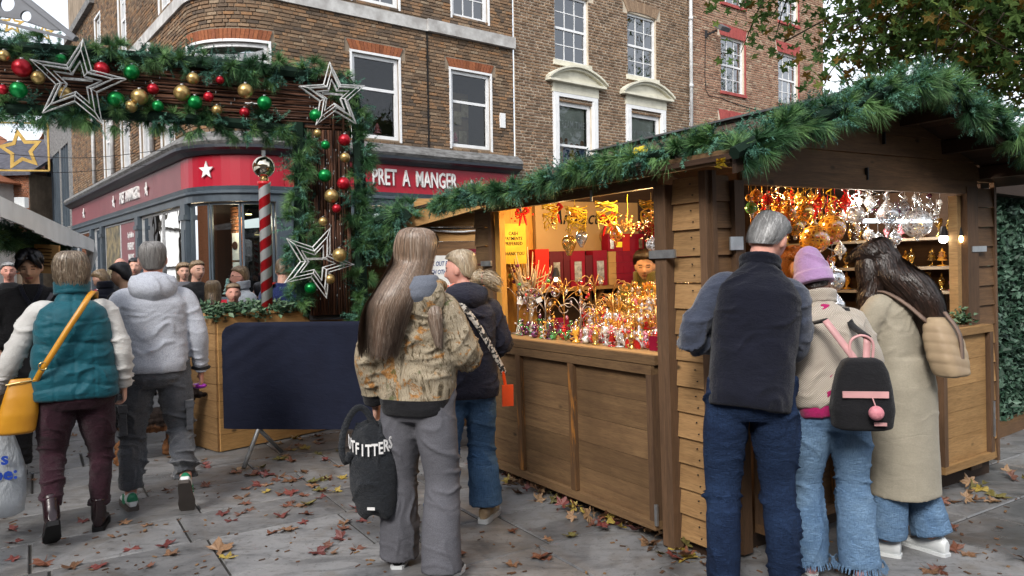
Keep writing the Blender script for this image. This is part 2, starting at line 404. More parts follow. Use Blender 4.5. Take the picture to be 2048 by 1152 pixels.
# ------------------------------------------------------------------ ground
U = Vector((math.cos(R(32.6)), math.sin(R(32.6)), 0)); V = Vector((-math.sin(R(32.6)), math.cos(R(32.6)), 0))
def stonemat(name, base, alt):
    t = NT(name); off = t.rnd(); v = t.co()
    n = t.noise(t.co((1, 1, 1), off), 1.6, 6, .6, .6)
    col = t.mix(t.maprange(n, .3, .7, 0, 1), base, alt)
    wet = t.noise(v, 1.1, 6, .62, .8); w = t.maprange(wet, .46, .6, 0, 1)
    lay = t.noise(t.co((1, 3.5, 1), off), 2.2, 7, .7, 1.5)
    col = t.mix(t.maprange(lay, .5, .62, 0, .55), col, tuple(x * .5 for x in alt))
    rust = t.noise(v, 2.3, 5, .6, 1); col = t.mix(t.maprange(rust, .5, .72, 0, .65), col, (.1, .078, .055)); ds = t.noise(v, 26, 6, .7, 1.2); col = t.mix(t.maprange(ds, .55, .68, 0, .6), col, (.035, .032, .028))
    sp = t.noise(v, 60, 3); col = t.mix(t.maprange(sp, .62, .75, 0, .4), col, (.25, .24, .22))
    col = t.mix(t.math('MULTIPLY', w, .5), col, (.028, .032, .038))
    hsv = t.n('HueSaturation', Color=col); t.l(t.maprange(off, 0, 1, .74, 1.25), hsv.inputs['Value'])
    ro = t.math('SUBTRACT', t.maprange(t.noise(v, 7, 5), .3, .7, .62, .42), t.math('MULTIPLY', w, .2))
    nr = t.bump(lay, .5, .006); nr = t.bump(t.noise(v, 45, 5), .35, .003, nr)
    return t.fin(hsv.outputs[0], ro, nr, Specular_IOR_Level=.45)
MT['flag'] = stonemat('wet_york_stone', (.205, .205, .208), (.135, .135, .137))
MT['joint'] = mk('dark_joint_grit', (.045, .042, .038), (.03, .028, .026), 20, rough=.9, bump=.4, offs=False)
def far_paving():
    t = NT('far_paving'); v = t.co(rot=(0, 0, -R(32.6)))
    br = t.n('TexBrick', Vector=v, Scale=1.0); br.inputs['Brick Width'].default_value = .9; br.inputs['Row Height'].default_value = .62
    br.inputs['Mortar Size'].default_value = .012; br.inputs['Color1'].default_value = (.16, .165, .175, 1); br.inputs['Color2'].default_value = (.11, .115, .12, 1); br.inputs['Mortar'].default_value = (.04, .04, .04, 1)
    col = t.mix(t.maprange(t.noise(v, 1.3, 5), .45, .6, 0, .5), br.outputs[0], (.05, .05, .05))
    return t.fin(col, .5, t.bump(t.noise(v, 30, 4), .3, .004))
MT['farpave'] = far_paving()
g = MB(); g.box((-90, -30, -.5), (90, 110, -.012)); go = g.build('ground', MT['farpave']); go['kind'] = 'structure'
pav = MB(); A = ground(1024, 1100); 
def UV2(a, b, z=0.0): p = U * a + V * b; return Vector((p.x, p.y, z))
pav.add([UV2(-9, -2, -.0105), UV2(13, -2, -.0105), UV2(13, 15.5, -.0105), UV2(-9, 15.5, -.0105)], [(0, 1, 2, 3)])
pv = pav.build('pavement', MT['joint']); pv['kind'] = 'structure'
rr = random.Random(3); cnt = 0
b = -1.2; rows = [.58, .64, .52, .6]
ri = 0
while b < 14.6:
    h = rows[ri % 4] * (1 if b < 8 else 1.15); a = -8.6 + rr.random()
    while a < 12:
        w = rr.choice([.6, .8, .95, 1.1, .7]) * (1 if b < 8 else 1.2)
        mid = UV2(a + w / 2, b + h / 2)
        if mid.y > 1.6 and abs(mid.x) < mid.y * .74 + .9 and cnt < 298:
            m = MB(); q = .006; dz = rr.uniform(-.002, .003); tl = rr.uniform(-.0015, .0015)
            x0, x1, y0, y1 = a + q, a + w - q, b + q, b + h - q
            ch = .006
            top = [UV2(x0 + ch, y0 + ch, dz + tl), UV2(x1 - ch, y0 + ch, dz - tl), UV2(x1 - ch, y1 - ch, dz - tl), UV2(x0 + ch, y1 - ch, dz + tl)]
            bot = [UV2(x0, y0, -.01), UV2(x1, y0, -.01), UV2(x1, y1, -.01), UV2(x0, y1, -.01)]
            m.add(top + bot, [(0, 1, 2, 3), (4, 5, 1, 0), (5, 6, 2, 1), (6, 7, 3, 2), (7, 4, 0, 3)], 0, rr.random() + .01)
            m.build('flagstone', MT['flag'], pv); cnt += 1
        a += w
    b += h; ri += 1
# ------------------------------------------------------------------ facade helpers
class Path:
    def __init__(s, kind, P=None, d=None): s.k = kind; s.P = P; s.d = d
    def fr(s, q):
        if s.k == 'line':
            return Vector((s.P[0] + s.d[0] * q, s.P[1] + s.d[1] * q, 0)), Vector((s.d[0], s.d[1], 0)), Vector((s.d[1], -s.d[0], 0))
        r = 1.32; ctr = Vector((-5.449, 16.043, 0)); nL = Vector((-.79, -.613, 0)); nR = Vector((.613, -.79, 0)); L = r * PI / 2
        if q < 0: return ctr + nL * r + Vector((.613, -.79, 0)) * q, Vector((.613, -.79, 0)), nL
        if q > L: return ctr + nR * r + Vector((.79, .613, 0)) * (q - L), Vector((.79, .613, 0)), nR
        a = q / r; n = nL * math.cos(a) + nR * math.sin(a); t = nR * math.cos(a) - nL * math.sin(a)
        return ctr + n * r, t, n
    def p(s, q, o, z):
        a, t, n = s.fr(q); a = a + n * o; return Vector((a.x, a.y, z))
    def samples(s, s0, s1):
        if s.k == 'line': return [s0, s1]
        L = 2.073; c = [s0, s1] + [x for x in np.linspace(0, L, 13) if s0 < x < s1]; return sorted(c)
    def sweep(s, mb, s0, s1, prof, m=0, r=0.0):      # closed profile of (out, z)
        ss = s.samples(s0, s1); rg = [np.array([tuple(s.p(q, o, z)) for o, z in prof]) for q in ss]
        return mb.rings(rg, True, m, r)
    def box(s, mb, s0, s1, o0, o1, z0, z1, m=0, r=0.0):
        return s.sweep(mb, s0, s1, [(o0, z0), (o1, z0), (o1, z1), (o0, z1)], m, r)
B1 = Path('corner'); L0 = 2.073
def in_view(p, mg=60):
    q = CAMR.transposed() @ (p - Vector((0, 0, EYE)))
    if q.z > -.1: return False
    x = 1024 - F_PX * q.x / q.z; y = 576 + F_PX * q.y / q.z
    return -mg < x < 2048 + mg and -mg < y < 1152 + mg
def wall_grid(path, mb, s0, s1, z0, z1, holes, m=0, o=0.0, depth=.14, rm=0):
    ss = sorted({s0, s1} | {h[0] for h in holes} | {h[1] for h in holes} | set(path.samples(s0, s1)))
    zz = sorted({z0, z1} | {h[2] for h in holes} | {h[3] for h in holes})
    for a, b_ in zip(ss[:-1], ss[1:]):
        for c, d in zip(zz[:-1], zz[1:]):
            ms, mz = (a + b_) / 2, (c + d) / 2
            if any(h[0] < ms < h[1] and h[2] < mz < h[3] for h in holes): continue
            mb.add([path.p(a, o, c), path.p(b_, o, c), path.p(b_, o, d), path.p(a, o, d)], [(0, 1, 2, 3)], m)
    for h in holes:
        q = path.samples(h[0], h[1])
        for z, fl in ((h[2], 0), (h[3], 1)):
            for a, b_ in zip(q[:-1], q[1:]): mb.add([path.p(a, o, z), path.p(b_, o, z), path.p(b_, o - depth, z), path.p(a, o - depth, z)], [(0, 1, 2, 3)], rm)
        for x in (h[0], h[1]): mb.add([path.p(x, o, h[2]), path.p(x, o, h[3]), path.p(x, o - depth, h[3]), path.p(x, o - depth, h[2])], [(0, 1, 2, 3)], rm)
def lay_bricks(path, parent, s0, s1, z0, z1, holes, mat, bl=.225, bh=.075, nparts=295, seed=1, gap=.012, depth=.022, o=0.0, mg=60):
    r = random.Random(seed); out = []
    z = z0; row = 0
    while z < z1 - .02:
        zt = min(z + bh, z1); q = s0 - (bl * .5 if row % 2 else 0) * .5; k = row
        while q < s1:
            w = bl if (k % 2 or r.random() < .35) else bl * .5
            a, b_ = max(q, s0), min(q + w, s1); q += w; k += 1
            if b_ - a < .03: continue
            segs = [(a, b_)]
            for h in holes:
                if h[2] < (z + zt) / 2 < h[3]:
                    ns = []
                    for (x, y) in segs:
                        if y <= h[0] or x >= h[1]: ns.append((x, y)); continue
                        if x < h[0]: ns.append((x, h[0]))
                        if y > h[1]: ns.append((h[1], y))
                    segs = ns
            for (x, y) in segs:
                if y - x > .025:
                    P, t, n = path.fr((x + y) / 2)
                    P = Vector((P.x, P.y, (z + zt) / 2))
                    if in_view(P, mg): out.append((P, t, n, y - x, zt - z))
        z += bh; row += 1
    out.sort(key=lambda e: (e[0] - Vector((0, 0, EYE))).length)
    cache = {}
    stuff = MB()
    def bm(mb, M, w, h, dp, rv):
        x, z_ = w / 2 - gap / 2, h / 2 - gap / 2; c = .006
        v = np.array([(-x, 0, -z_), (x, 0, -z_), (x, 0, z_), (-x, 0, z_), (-x + c, -dp, -z_ + c), (x - c, -dp, -z_ + c), (x - c, -dp, z_ - c), (-x + c, -dp, z_ - c)])
        if M is not None: v = tf(v, M)
        mb.add(v, [(4, 5, 6, 7), (0, 1, 5, 4), (1, 2, 6, 5), (2, 3, 7, 6), (3, 0, 4, 7)], 0, rv)
    for i, (P, t, n, w, h) in enumerate(out):
        dp = depth * r.uniform(.6, 1.25)
        M = frame(t, -n, Vector((0, 0, 1)), P + n * o)
        if i < nparts:
            key = (round(w, 2), round(h, 2), r.randrange(7))
            if key not in cache:
                m_ = MB(); bm(m_, None, w, h, dp, r.random() + .01); cache[key] = m_.mesh('brick', mat)
            b_ = put('brick', cache[key], parent); b_.matrix_local = M
        else: bm(stuff, M, w, h, dp, r.random() + .01)
    if stuff.n:
        so = stuff.build('brickwork', mat, parent); so['kind'] = 'stuff'
    return out
def voussoirs(path, parent, s0, s1, z0, h, mat, nb=None, flare=.12, arch=0.0, o=.025, o0=-.002):
    nb = nb or int((s1 - s0) / .075); r = random.Random(int(s0 * 100) + 5)
    for i in range(nb):
        m = MB(); a, b_ = i / nb, (i + 1) / nb; g_ = .05 / nb
        def X(u, top): c = (s0 + s1) / 2; return c + (u - .5) * ((s1 - s0) + (flare * 2 if top else 0))
        zz = lambda u: arch * (1 - (2 * u - 1) ** 2)
        pts = [(X(a + g_, 0), z0 + zz(a)), (X(b_ - g_, 0), z0 + zz(b_)), (X(b_ - g_, 1), z0 + h + zz(b_)), (X(a + g_, 1), z0 + h + zz(a))]
        q = r.uniform(-.004, .004)
        v = [path.p(x, o0, z) for x, z in pts] + [path.p(x, o + q, z) for x, z in pts]
        m.add(v, [(4, 5, 6, 7), (0, 1, 5, 4), (1, 2, 6, 5), (2, 3, 7, 6), (3, 0, 4, 7)], 0, r.random() + .01)
        m.build('brick', mat, parent)
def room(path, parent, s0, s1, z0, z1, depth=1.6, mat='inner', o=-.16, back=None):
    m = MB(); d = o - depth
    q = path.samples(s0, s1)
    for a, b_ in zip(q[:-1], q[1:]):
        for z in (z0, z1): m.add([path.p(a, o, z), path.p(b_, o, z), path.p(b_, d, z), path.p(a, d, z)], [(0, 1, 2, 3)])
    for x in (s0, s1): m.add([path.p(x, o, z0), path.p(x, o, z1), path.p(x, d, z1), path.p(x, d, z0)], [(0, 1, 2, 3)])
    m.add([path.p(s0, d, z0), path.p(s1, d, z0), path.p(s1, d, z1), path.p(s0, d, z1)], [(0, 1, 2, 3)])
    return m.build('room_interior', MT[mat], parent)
def sash(path, parent, s0, s1, z0, z1, cols=1, rows=1, o=-.05, fw=.07, glass='glass', meet=None, bar=.022, fm='white', sill=None):
    f = MB(); zm = meet if meet is not None else (z0 + z1) / 2
    path.box(f, s0, s0 + fw, o - .06, o, z0, z1); path.box(f, s1 - fw, s1, o - .06, o, z0, z1)
    path.box(f, s0 + fw, s1 - fw, o - .06, o, z1 - fw, z1); path.box(f, s0 + fw, s1 - fw, o - .06, o, z0, z0 + fw)
    w = f.build('window', MT[fm], parent)
    a, b_ = s0 + fw, s1 - fw
    m = MB(); path.box(m, a + .001, b_ - .001, o - .075, o - .02, zm - .03, zm + .03); m.build('sash_rail', MT[fm], w)
    for zz0, zz1, oo in ((z0 + fw, zm - .03, o - .05), (zm + .03, z1 - fw, o - .03)):
        pn = (b_ - a) / cols; ph = (zz1 - zz0) / rows
        for i in range(cols):
            for j in range(rows):
                g_ = MB(); x0, x1 = a + pn * i + bar * .4, a + pn * (i + 1) - bar * .4
                t = random.uniform(-.004, .004)
                g_.add([path.p(x0, oo - .008 + t, zz0 + ph * j), path.p(x1, oo - .008 - t, zz0 + ph * j), path.p(x1, oo - .008 - t, zz0 + ph * (j + 1)), path.p(x0, oo - .008 + t, zz0 + ph * (j + 1))], [(0, 1, 2, 3)])
                g_.build('pane', MT[glass], w)
        for i in range(1, cols):
            g_ = MB(); path.box(g_, a + pn * i - bar / 2, a + pn * i + bar / 2, oo - .015, oo + .01, zz0, zz1); g_.build('glazing_bar', MT[fm], w)
        for j in range(1, rows):
            for i in range(cols):
                g_ = MB(); path.box(g_, a + pn * i + (bar / 2 if i else 0), a + pn * (i + 1) - (bar / 2 if i < cols - 1 else 0), oo - .013, oo + .008, zz0 + ph * j - bar / 2, zz0 + ph * j + bar / 2); g_.build('glazing_bar', MT[fm], w)
    if sill:
        g_ = MB(); path.box(g_, s0 - sill[0], s1 + sill[0], o, sill[1], z0 - sill[2], z0); g_.build('sill', MT[sill[3] if len(sill) > 3 else fm], w)
    return w
# ------------------------------------------------------------------ shop corner building
b1 = thing('brick_shop_building', 'brown brick corner building with crimson coffee shop fascia and rounded corner', 'building', (0, 0, 0))
ZT = 13.5
h1 = [(L0 + 1.66, L0 + 2.78, 4.38, 6.16), (L0 + 4.15, L0 + 5.28, 4.38, 6.16), (L0 + 1.7, L0 + 2.8, 7.28, 9.2), (L0 + 4.22, L0 + 5.24, 7.4, 9.3),
      (.12, 1.95, 4.55, 6.02), (-2.1, -1.0, 4.3, 6.1), (-6.5, -5.45, 4.3, 6.1), (-4.2, -3.3, 4.3, 6.1), (-9.0, -8.1, 4.3, 6.1), (-2.0, -1.1, 7.3, 9.2), (-6.4, -5.5, 7.3, 9.2), (-9.9, -9.0, 7.3, 9.2)]
wl = MB(); wall_grid(B1, wl, -15.2, L0 + 6.0, 3.9, ZT, h1, 0, 0)
wl.box((0, 0, 0), (0, 0, 0)); wl.build('wall', MT['mortar1'], b1)
lay_bricks(B1, b1, -15.2, L0 + 6.0, 4.28, 9.9, h1 + [(L0 + 1.5, L0 + 2.95, 6.16, 6.42), (L0 + 4.0, L0 + 5.45, 6.16, 6.42), (.0, 2.07, 6.02, 6.3), (-15.2, L0 + 6, 6.9, 7.17)], MT['brick_b1'], seed=4, gap=.012)
for a, b_ in ((L0 + 1.66, L0 + 2.78), (L0 + 4.15, L0 + 5.28)): voussoirs(B1, b1, a, b_, 6.165, .25, MT['vouss'], flare=.12)
voussoirs(B1, b1, .12, 1.95, 6.03, .24, MT['vouss'], flare=.08)
m = MB(); B1.box(m, -15.2, 3.5 + L0, 0, .07, 6.9, 7.16); B1.box(m, L0 + 3.5, L0 + 6.0, 0, .13, 6.9, 7.17); m.build('stone_band', MT['stone_l'], b1)
m = MB(); B1.box(m, L0 + 3.5, L0 + 3.53, .0, .045, 4.3, 6.9); m.build('pilaster_edge_strip', MT['dark'], b1)  # dark strip along the slight step at the pilaster edge
for i, h in enumerate(h1):
    up = h[2] > 7
    sash(B1, b1, *h, cols=3 if up else 1, rows=2 if up else 1, glass='glass_hi' if up or i > 3 else 'glass', o=-.04, fw=.08, meet=h[3] - (h[3] - h[2]) * (.4 if not up else .5))
    m = MB(); B1.box(m, h[0] - .05, h[0] - .001, 0, .03, h[2] - .05, h[3] + .04); B1.box(m, h[1] + .001, h[1] + .05, 0, .03, h[2] - .05, h[3] + .04); B1.box(m, h[0] - .05, h[1] + .05, 0, .031, h[3] + .001, h[3] + .05); m.build('window_surround', MT['white'], b1)
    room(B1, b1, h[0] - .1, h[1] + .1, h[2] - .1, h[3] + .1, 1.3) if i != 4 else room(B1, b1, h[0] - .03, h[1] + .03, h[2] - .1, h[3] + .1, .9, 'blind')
# cafe poster wall and small red paper trees inside the first floor windows
def paper_tree(s, z, parent, sc=1.0):
    m = MB()
    for k in range(3): m.lathe([(.10 * sc * (1 - k * .25), .06 * sc + k * .07 * sc), (.012, .15 * sc + k * .07 * sc)], 8)
    m.lathe([(.015, 0), (.015, .08 * sc)], 6); p = B1.p(s, -.22, z)
    return tag(m.build('toy_tree', MT['toyred'], None, loc=p), *parent)
MT['toyred'] = mk('red_glitter', (.5, .03, .05), (.7, .3, .3), 30, rough=.4)
paper_tree(L0 + 2.35, 4.47, ('small red tree ornament inside the shop window above the crimson fascia, nearer the garland', 'ornament'))
paper_tree(L0 + 4.4, 4.47, ('small red tree ornament in the first floor window with pictures on its wall', 'ornament'))
MT['picwall'] = mk('warm_lit_wall', (.35, .24, .12), (.2, .13, .07), 2, rough=.8)
for k, (s_, z_, w_, hh) in enumerate([(L0 + 4.5, 5.0, .28, .36), (L0 + 4.82, 5.1, .22, .32), (L0 + 4.62, 4.62, .3, .3), (L0 + 5.05, 5.3, .2, .45), (L0 + 4.95, 4.65, .24, .3)]):
    m = MB(); B1.box(m, s_, s_ + w_, -.9, -.88, z_, z_ + hh); m.build('framed_picture', mk('picture_card', (.55, .45, .28), (.3, .22, .12), 8) if k == 0 else bpy.data.materials['picture_card'], b1)
m = MB(); B1.box(m, L0 + 4.3, L0 + 5.3, -1.0, -.96, 4.4, 5.9); m.build('lit_wall', MT['picwall'], b1)
m = MB(); B1.sweep(m, -15.2, L0 + 6.02, [(0, 4.0), (.3, 4.0), (.34, 4.06), (.3, 4.14), (.12, 4.27), (0, 4.29)]); m.build('stone_ledge', MT['stone'], b1)
m = MB(); B1.sweep(m, -15.2, L0 + 6.02, [(0, 3.83), (.14, 3.83), (.22, 3.9), (.31, 3.94), (.31, 3.998), (0, 3.998)]); m.build('cornice', MT['slate_d'], b1)
for (a, b_, mm) in ((-15.2, -9.6, 'pret_sky'), (-9.59, -2.7, 'pret_sky'), (-2.69, -.35, 'pret_sky'), (-.34, L0 + .1, 'pret'), (L0 + .11, L0 + 6.0, 'pret')):
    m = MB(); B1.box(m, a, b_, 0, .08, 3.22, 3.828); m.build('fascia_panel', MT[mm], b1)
m = MB(); B1.sweep(m, -15.2, L0 + 6.0, [(0, 2.92), (.1, 2.92), (.1, 3.05), (.15, 3.08), (.15, 3.12), (.1, 3.14), (.12, 3.219), (0, 3.219)]); m.build('fascia_rail', MT['slate'], b1)
# shop windows
panes = [(.08, .72), (.74, 1.36), (1.38, 1.98)]
pil = [(-.28, .06), (2.0, 2.4), (-4.6, -4.25), (-9.5, -9.15), (-11.3, -10.95), (-15.2, -14.6), (L0 + 1.55, L0 + 1.95), (L0 + 5.6, L0 + 6.0)]
for a, b_ in pil:
    m = MB(); B1.box(m, a, b_, 0, .12, 0, 2.6); B1.box(m, a + .05, b_ - .05, .12, .135, 1.5, 2.4); B1.box(m, a + .05, b_ - .05, .12, .135, .3, 1.4); B1.box(m, a - .02, b_ + .02, 0, .16, 2.6, 2.7); B1.box(m, a, b_, 0, .13, 2.7, 2.919); m.build('pilaster', MT['slate'], b1)
for a, b_ in panes + [(-2.2, -.3), (-4.23, -2.22), (-6.9, -4.65), (-9.13, -6.92), (-10.93, -9.52), (-14.5, -11.32), (L0 + .35, L0 + 1.53), (L0 + 1.97, L0 + 3.8), (L0 + 3.82, L0 + 5.58)]:
    fm = 'slate' if a > -.3 else 'steel_g'
    f = MB(); B1.box(f, a, a + .04, -.02, .03, 1.0, 2.9); B1.box(f, b_ - .04, b_, -.02, .03, 1.0, 2.9); B1.box(f, a + .04, b_ - .04, -.02, .03, 2.86, 2.9); B1.box(f, a + .04, b_ - .04, -.02, .03, 1.0, 1.05)
    w_ = f.build('shop_window', MT['pipe'] if a > L0 or a < -.3 else MT[fm], b1)
    g_ = MB(); B1.box(g_, a + .04, b_ - .04, 0, .004, 1.05, 2.86); g_.build('pane', MT['glass'], w_)
m = MB(); B1.box(m, -15.2, L0 + 6, -.02, .1, 0, .85); m.build('stall_riser', MT['slate'], b1)
m = MB(); B1.box(m, -15.2, L0 + 6, -.02, .09, .851, .999, 0); m.build('sill', MT['pret'], b1)
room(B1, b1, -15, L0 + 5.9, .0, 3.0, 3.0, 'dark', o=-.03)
for s_, e_ in ((1.0, 26), (-3.2, 14), (-6, 10), (L0 + 2.8, 18)):
    l = bpy.data.lights.new('shop_light', 'POINT'); l.energy = e_; l.color = (1, .78, .5); l.shadow_soft_size = .15; o = bpy.data.objects.new('shop_light', l); C.objects.link(o); o.location = B1.p(s_, -.55 if s_ == 1.0 else -1.0, 2.55)
MT['mirr'] = mk('mirrored_letter_sheet', (.35, .36, .38), rough=.5)
ib = MB(); B1.box(ib, -.2, .9, -.9, -.88, .9, 2.9); ib.build('inner_wall', MT['mortar1'], b1)
lay_bricks(B1, b1, -.2, .75, .9, 2.9, [], MT['brick_in'], nparts=0, seed=9, o=-.88)
def poster(path, parent, s, z, w, h, o, mat, name='poster'):
    m = MB(); path.box(m, s, s + w, o, o + .02, z, z + h); return m.build(name, mat, parent)
MT['paper'] = mk('white_paper', (.72, .72, .7), rough=.6)
for z_, c_ in ((1.78, (.05, .02, .015)), (1.18, (.25, .42, .02))):
    p_ = poster(B1, b1, .22, z_, .5, .56, -.8, MT['paper'])
    m = MB(); c0, t0, n0 = B1.fr(.47); m.lathe([(.0, 0), (.09, 0), (.0, .01)], 12); q = m.build('print', mk('printed_fruit', c_, tuple(x * .6 for x in c_), 30), p_)
    q.matrix_local = frame(t0, Vector((0, 0, 1)), n0, B1.p(.47, -.775, z_ + .3))
for s_, z_ in ((1.35, 2.72), (1.0, 2.66), (1.7, 2.3)):
    m = MB(); m.lathe([(.07, 0), (.07, .02), (.02, .06), (.01, .1)], 12); lp = tag(m.build('shop_lamp', MT['dark'], None, loc=B1.p(s_, -.7, z_)), 'round pendant lamp inside the curved shop window at height %.1f m' % z_, 'lamp')
    lp['label'] = {2.72: 'lit yellow ceiling lamp inside the curved shop window', 2.66: 'faintly glowing ceiling lamp beside the lit one in the curved shop window', 2.3: 'low hanging lamp behind the candy striped pole in the shop'}[z_]
    m = MB(); m.lathe([(.06, -.012), (.06, -.004)], 12); m.build('bulb', emit('shop_bulb%.2f' % z_, (1, .8, .35), 9 if z_ > 2.7 else .6), lp)  # the two lower bulbs get a faint glow as well
# fascia lettering
def flag_letters(path, s, z, body, size, sx, mat, parent, o=.1, ext=.02, sp=1.0, off=0.006):
    c0, t0, n0 = path.fr(s)
    return text_mesh('lettering', body, size, mat, ext, sx, parent, frame(t0, Vector((0, 0, 1)), n0, path.p(s, o, z)), off=off, space=sp)
def star2d(mb, M, ro, ri, th=.02, m=0, rot=0.0):
    P = []
    for i in range(10):
        a = PI / 2 + i * PI / 5 + rot; q = ro if i % 2 == 0 else ri; P.append((q * math.cos(a), q * math.sin(a)))
    mb.prism(P, 0, th, m, M=M)
def star_on(path, s, z, ro, mat, parent, o=.1):
    c0, t0, n0 = path.fr(s); m = MB(); star2d(m, frame(t0, n0, Vector((0, 0, 1)), path.p(s, o, z)), ro, ro * .42, .025); return m.build('star_emblem', mat, parent)
flag_letters(B1, L0 + 3.12, 3.53, 'PRET  A  MANGER', .5, .54, MT['letter'], b1)
star_on(B1, L0 + 4.62, 3.5, .12, MT['letter'], b1); star_on(B1, .75, 3.53, .18, MT['letter'], b1)
flag_letters(B1, -5.25, 3.5, 'PRET A MANGER', .42, .72, MT['letter'], b1, ext=.03)
for s_ in (-7.3, -3.3, -12.4): star_on(B1, s_, 3.5, .18, MT['letter'], b1)
# window display panel
m = MB(); B1.box(m, -6.85, -4.66, .01, .02, 1.05, 2.85); m.build('window_display', MT['pret_sky'], b1)
for z_, tx, sz in ((2.52, 'Say hello to', .2), (2.22, 'FRESHLY', .26), (1.9, 'MADE', .32), (1.55, 'FOOD', .34)):
    flag_letters(B1, -5.6, z_, tx, sz, .8, MT['letter'], b1, o=.03, ext=.003)
MT['foodpic'] = mk('food_photo', (.28, .22, .12), (.06, .06, .05), 4, rough=.5, detail=8)
m = MB(); B1.box(m, -9.1, -6.95, .01, .02, 1.05, 2.85); m.build('window_display', MT['foodpic'], b1)
for k, (s_, z_) in enumerate(((.95, 1.06), (1.75, 1.06))):
    m = MB()
    for j in range(4): m.lathe([(.11 - j * .022, .04 + j * .07), (.03, .13 + j * .07), (.01, .14 + j * .07)], 9)
    tag(m.build('toy_tree', mk('pale_teal_glass', (.25, .45, .45), (.6, .7, .7), 20) if k == 0 else bpy.data.materials['pale_teal_glass'], None, loc=B1.p(s_, -.2, z_)), ('pale teal toy tree in the curved shop window beside the bespectacled man', 'pale teal toy tree in the curved shop window near the striped pole')[k], 'ornament')
# downpipes on the side front
for s_, z0_, z1_ in ((-2.75, 4.3, 6.8), (-7.4, 4.3, 6.8), (-10.4, 4.3, 6.8)):
    m = MB(); p0 = B1.p(s_, .08, z0_); m.tube([p0, B1.p(s_, .08, z1_)], .055, 8); m.build('downpipe', MT['pipe'], b1, True)
m = MB(); B1.box(m, -15.25, -9.8, -.3, .16, 9.7, 9.95); m.build('parapet', MT['stone'], b1)
m = MB(); B1.box(m, L0 + 5.55, L0 + 5.7, .0, .06, 4.95, 5.3); m.build('junction_box', MT['white'], b1)
# ------------------------------------------------------------------ pale brick building with pediments
WD = (.79, .613)
B2 = Path('line', (-4.64, 15.0), WD)
b2 = thing('brick_town_house', 'pale brown brick building with arched white pediments over its lower windows', 'building')
h2 = [(7.38, 8.56, 6.88, 8.62), (10.08, 11.26, 6.88, 8.62), (7.46, 8.66, 3.9, 5.84), (10.16, 11.42, 3.9, 5.84)]
wl = MB(); wall_grid(B2, wl, 6.03, 12.75, 0, ZT, h2, 0, 0); wl.build('wall', MT['mortar2'], b2)
lay_bricks(B2, b2, 6.04, 12.75, 2.9, 11.3, h2 + [(7.2, 8.76, 8.62, 8.9), (9.9, 11.44, 8.62, 8.9)], MT['brick_b2'], seed=6, bl=.235, bh=.079, gap=.023)
for a, b_ in ((7.38, 8.56), (10.08, 11.26)): voussoirs(B2, b2, a, b_, 8.63, .3, MT['vouss_pale'], flare=.17, arch=.05)
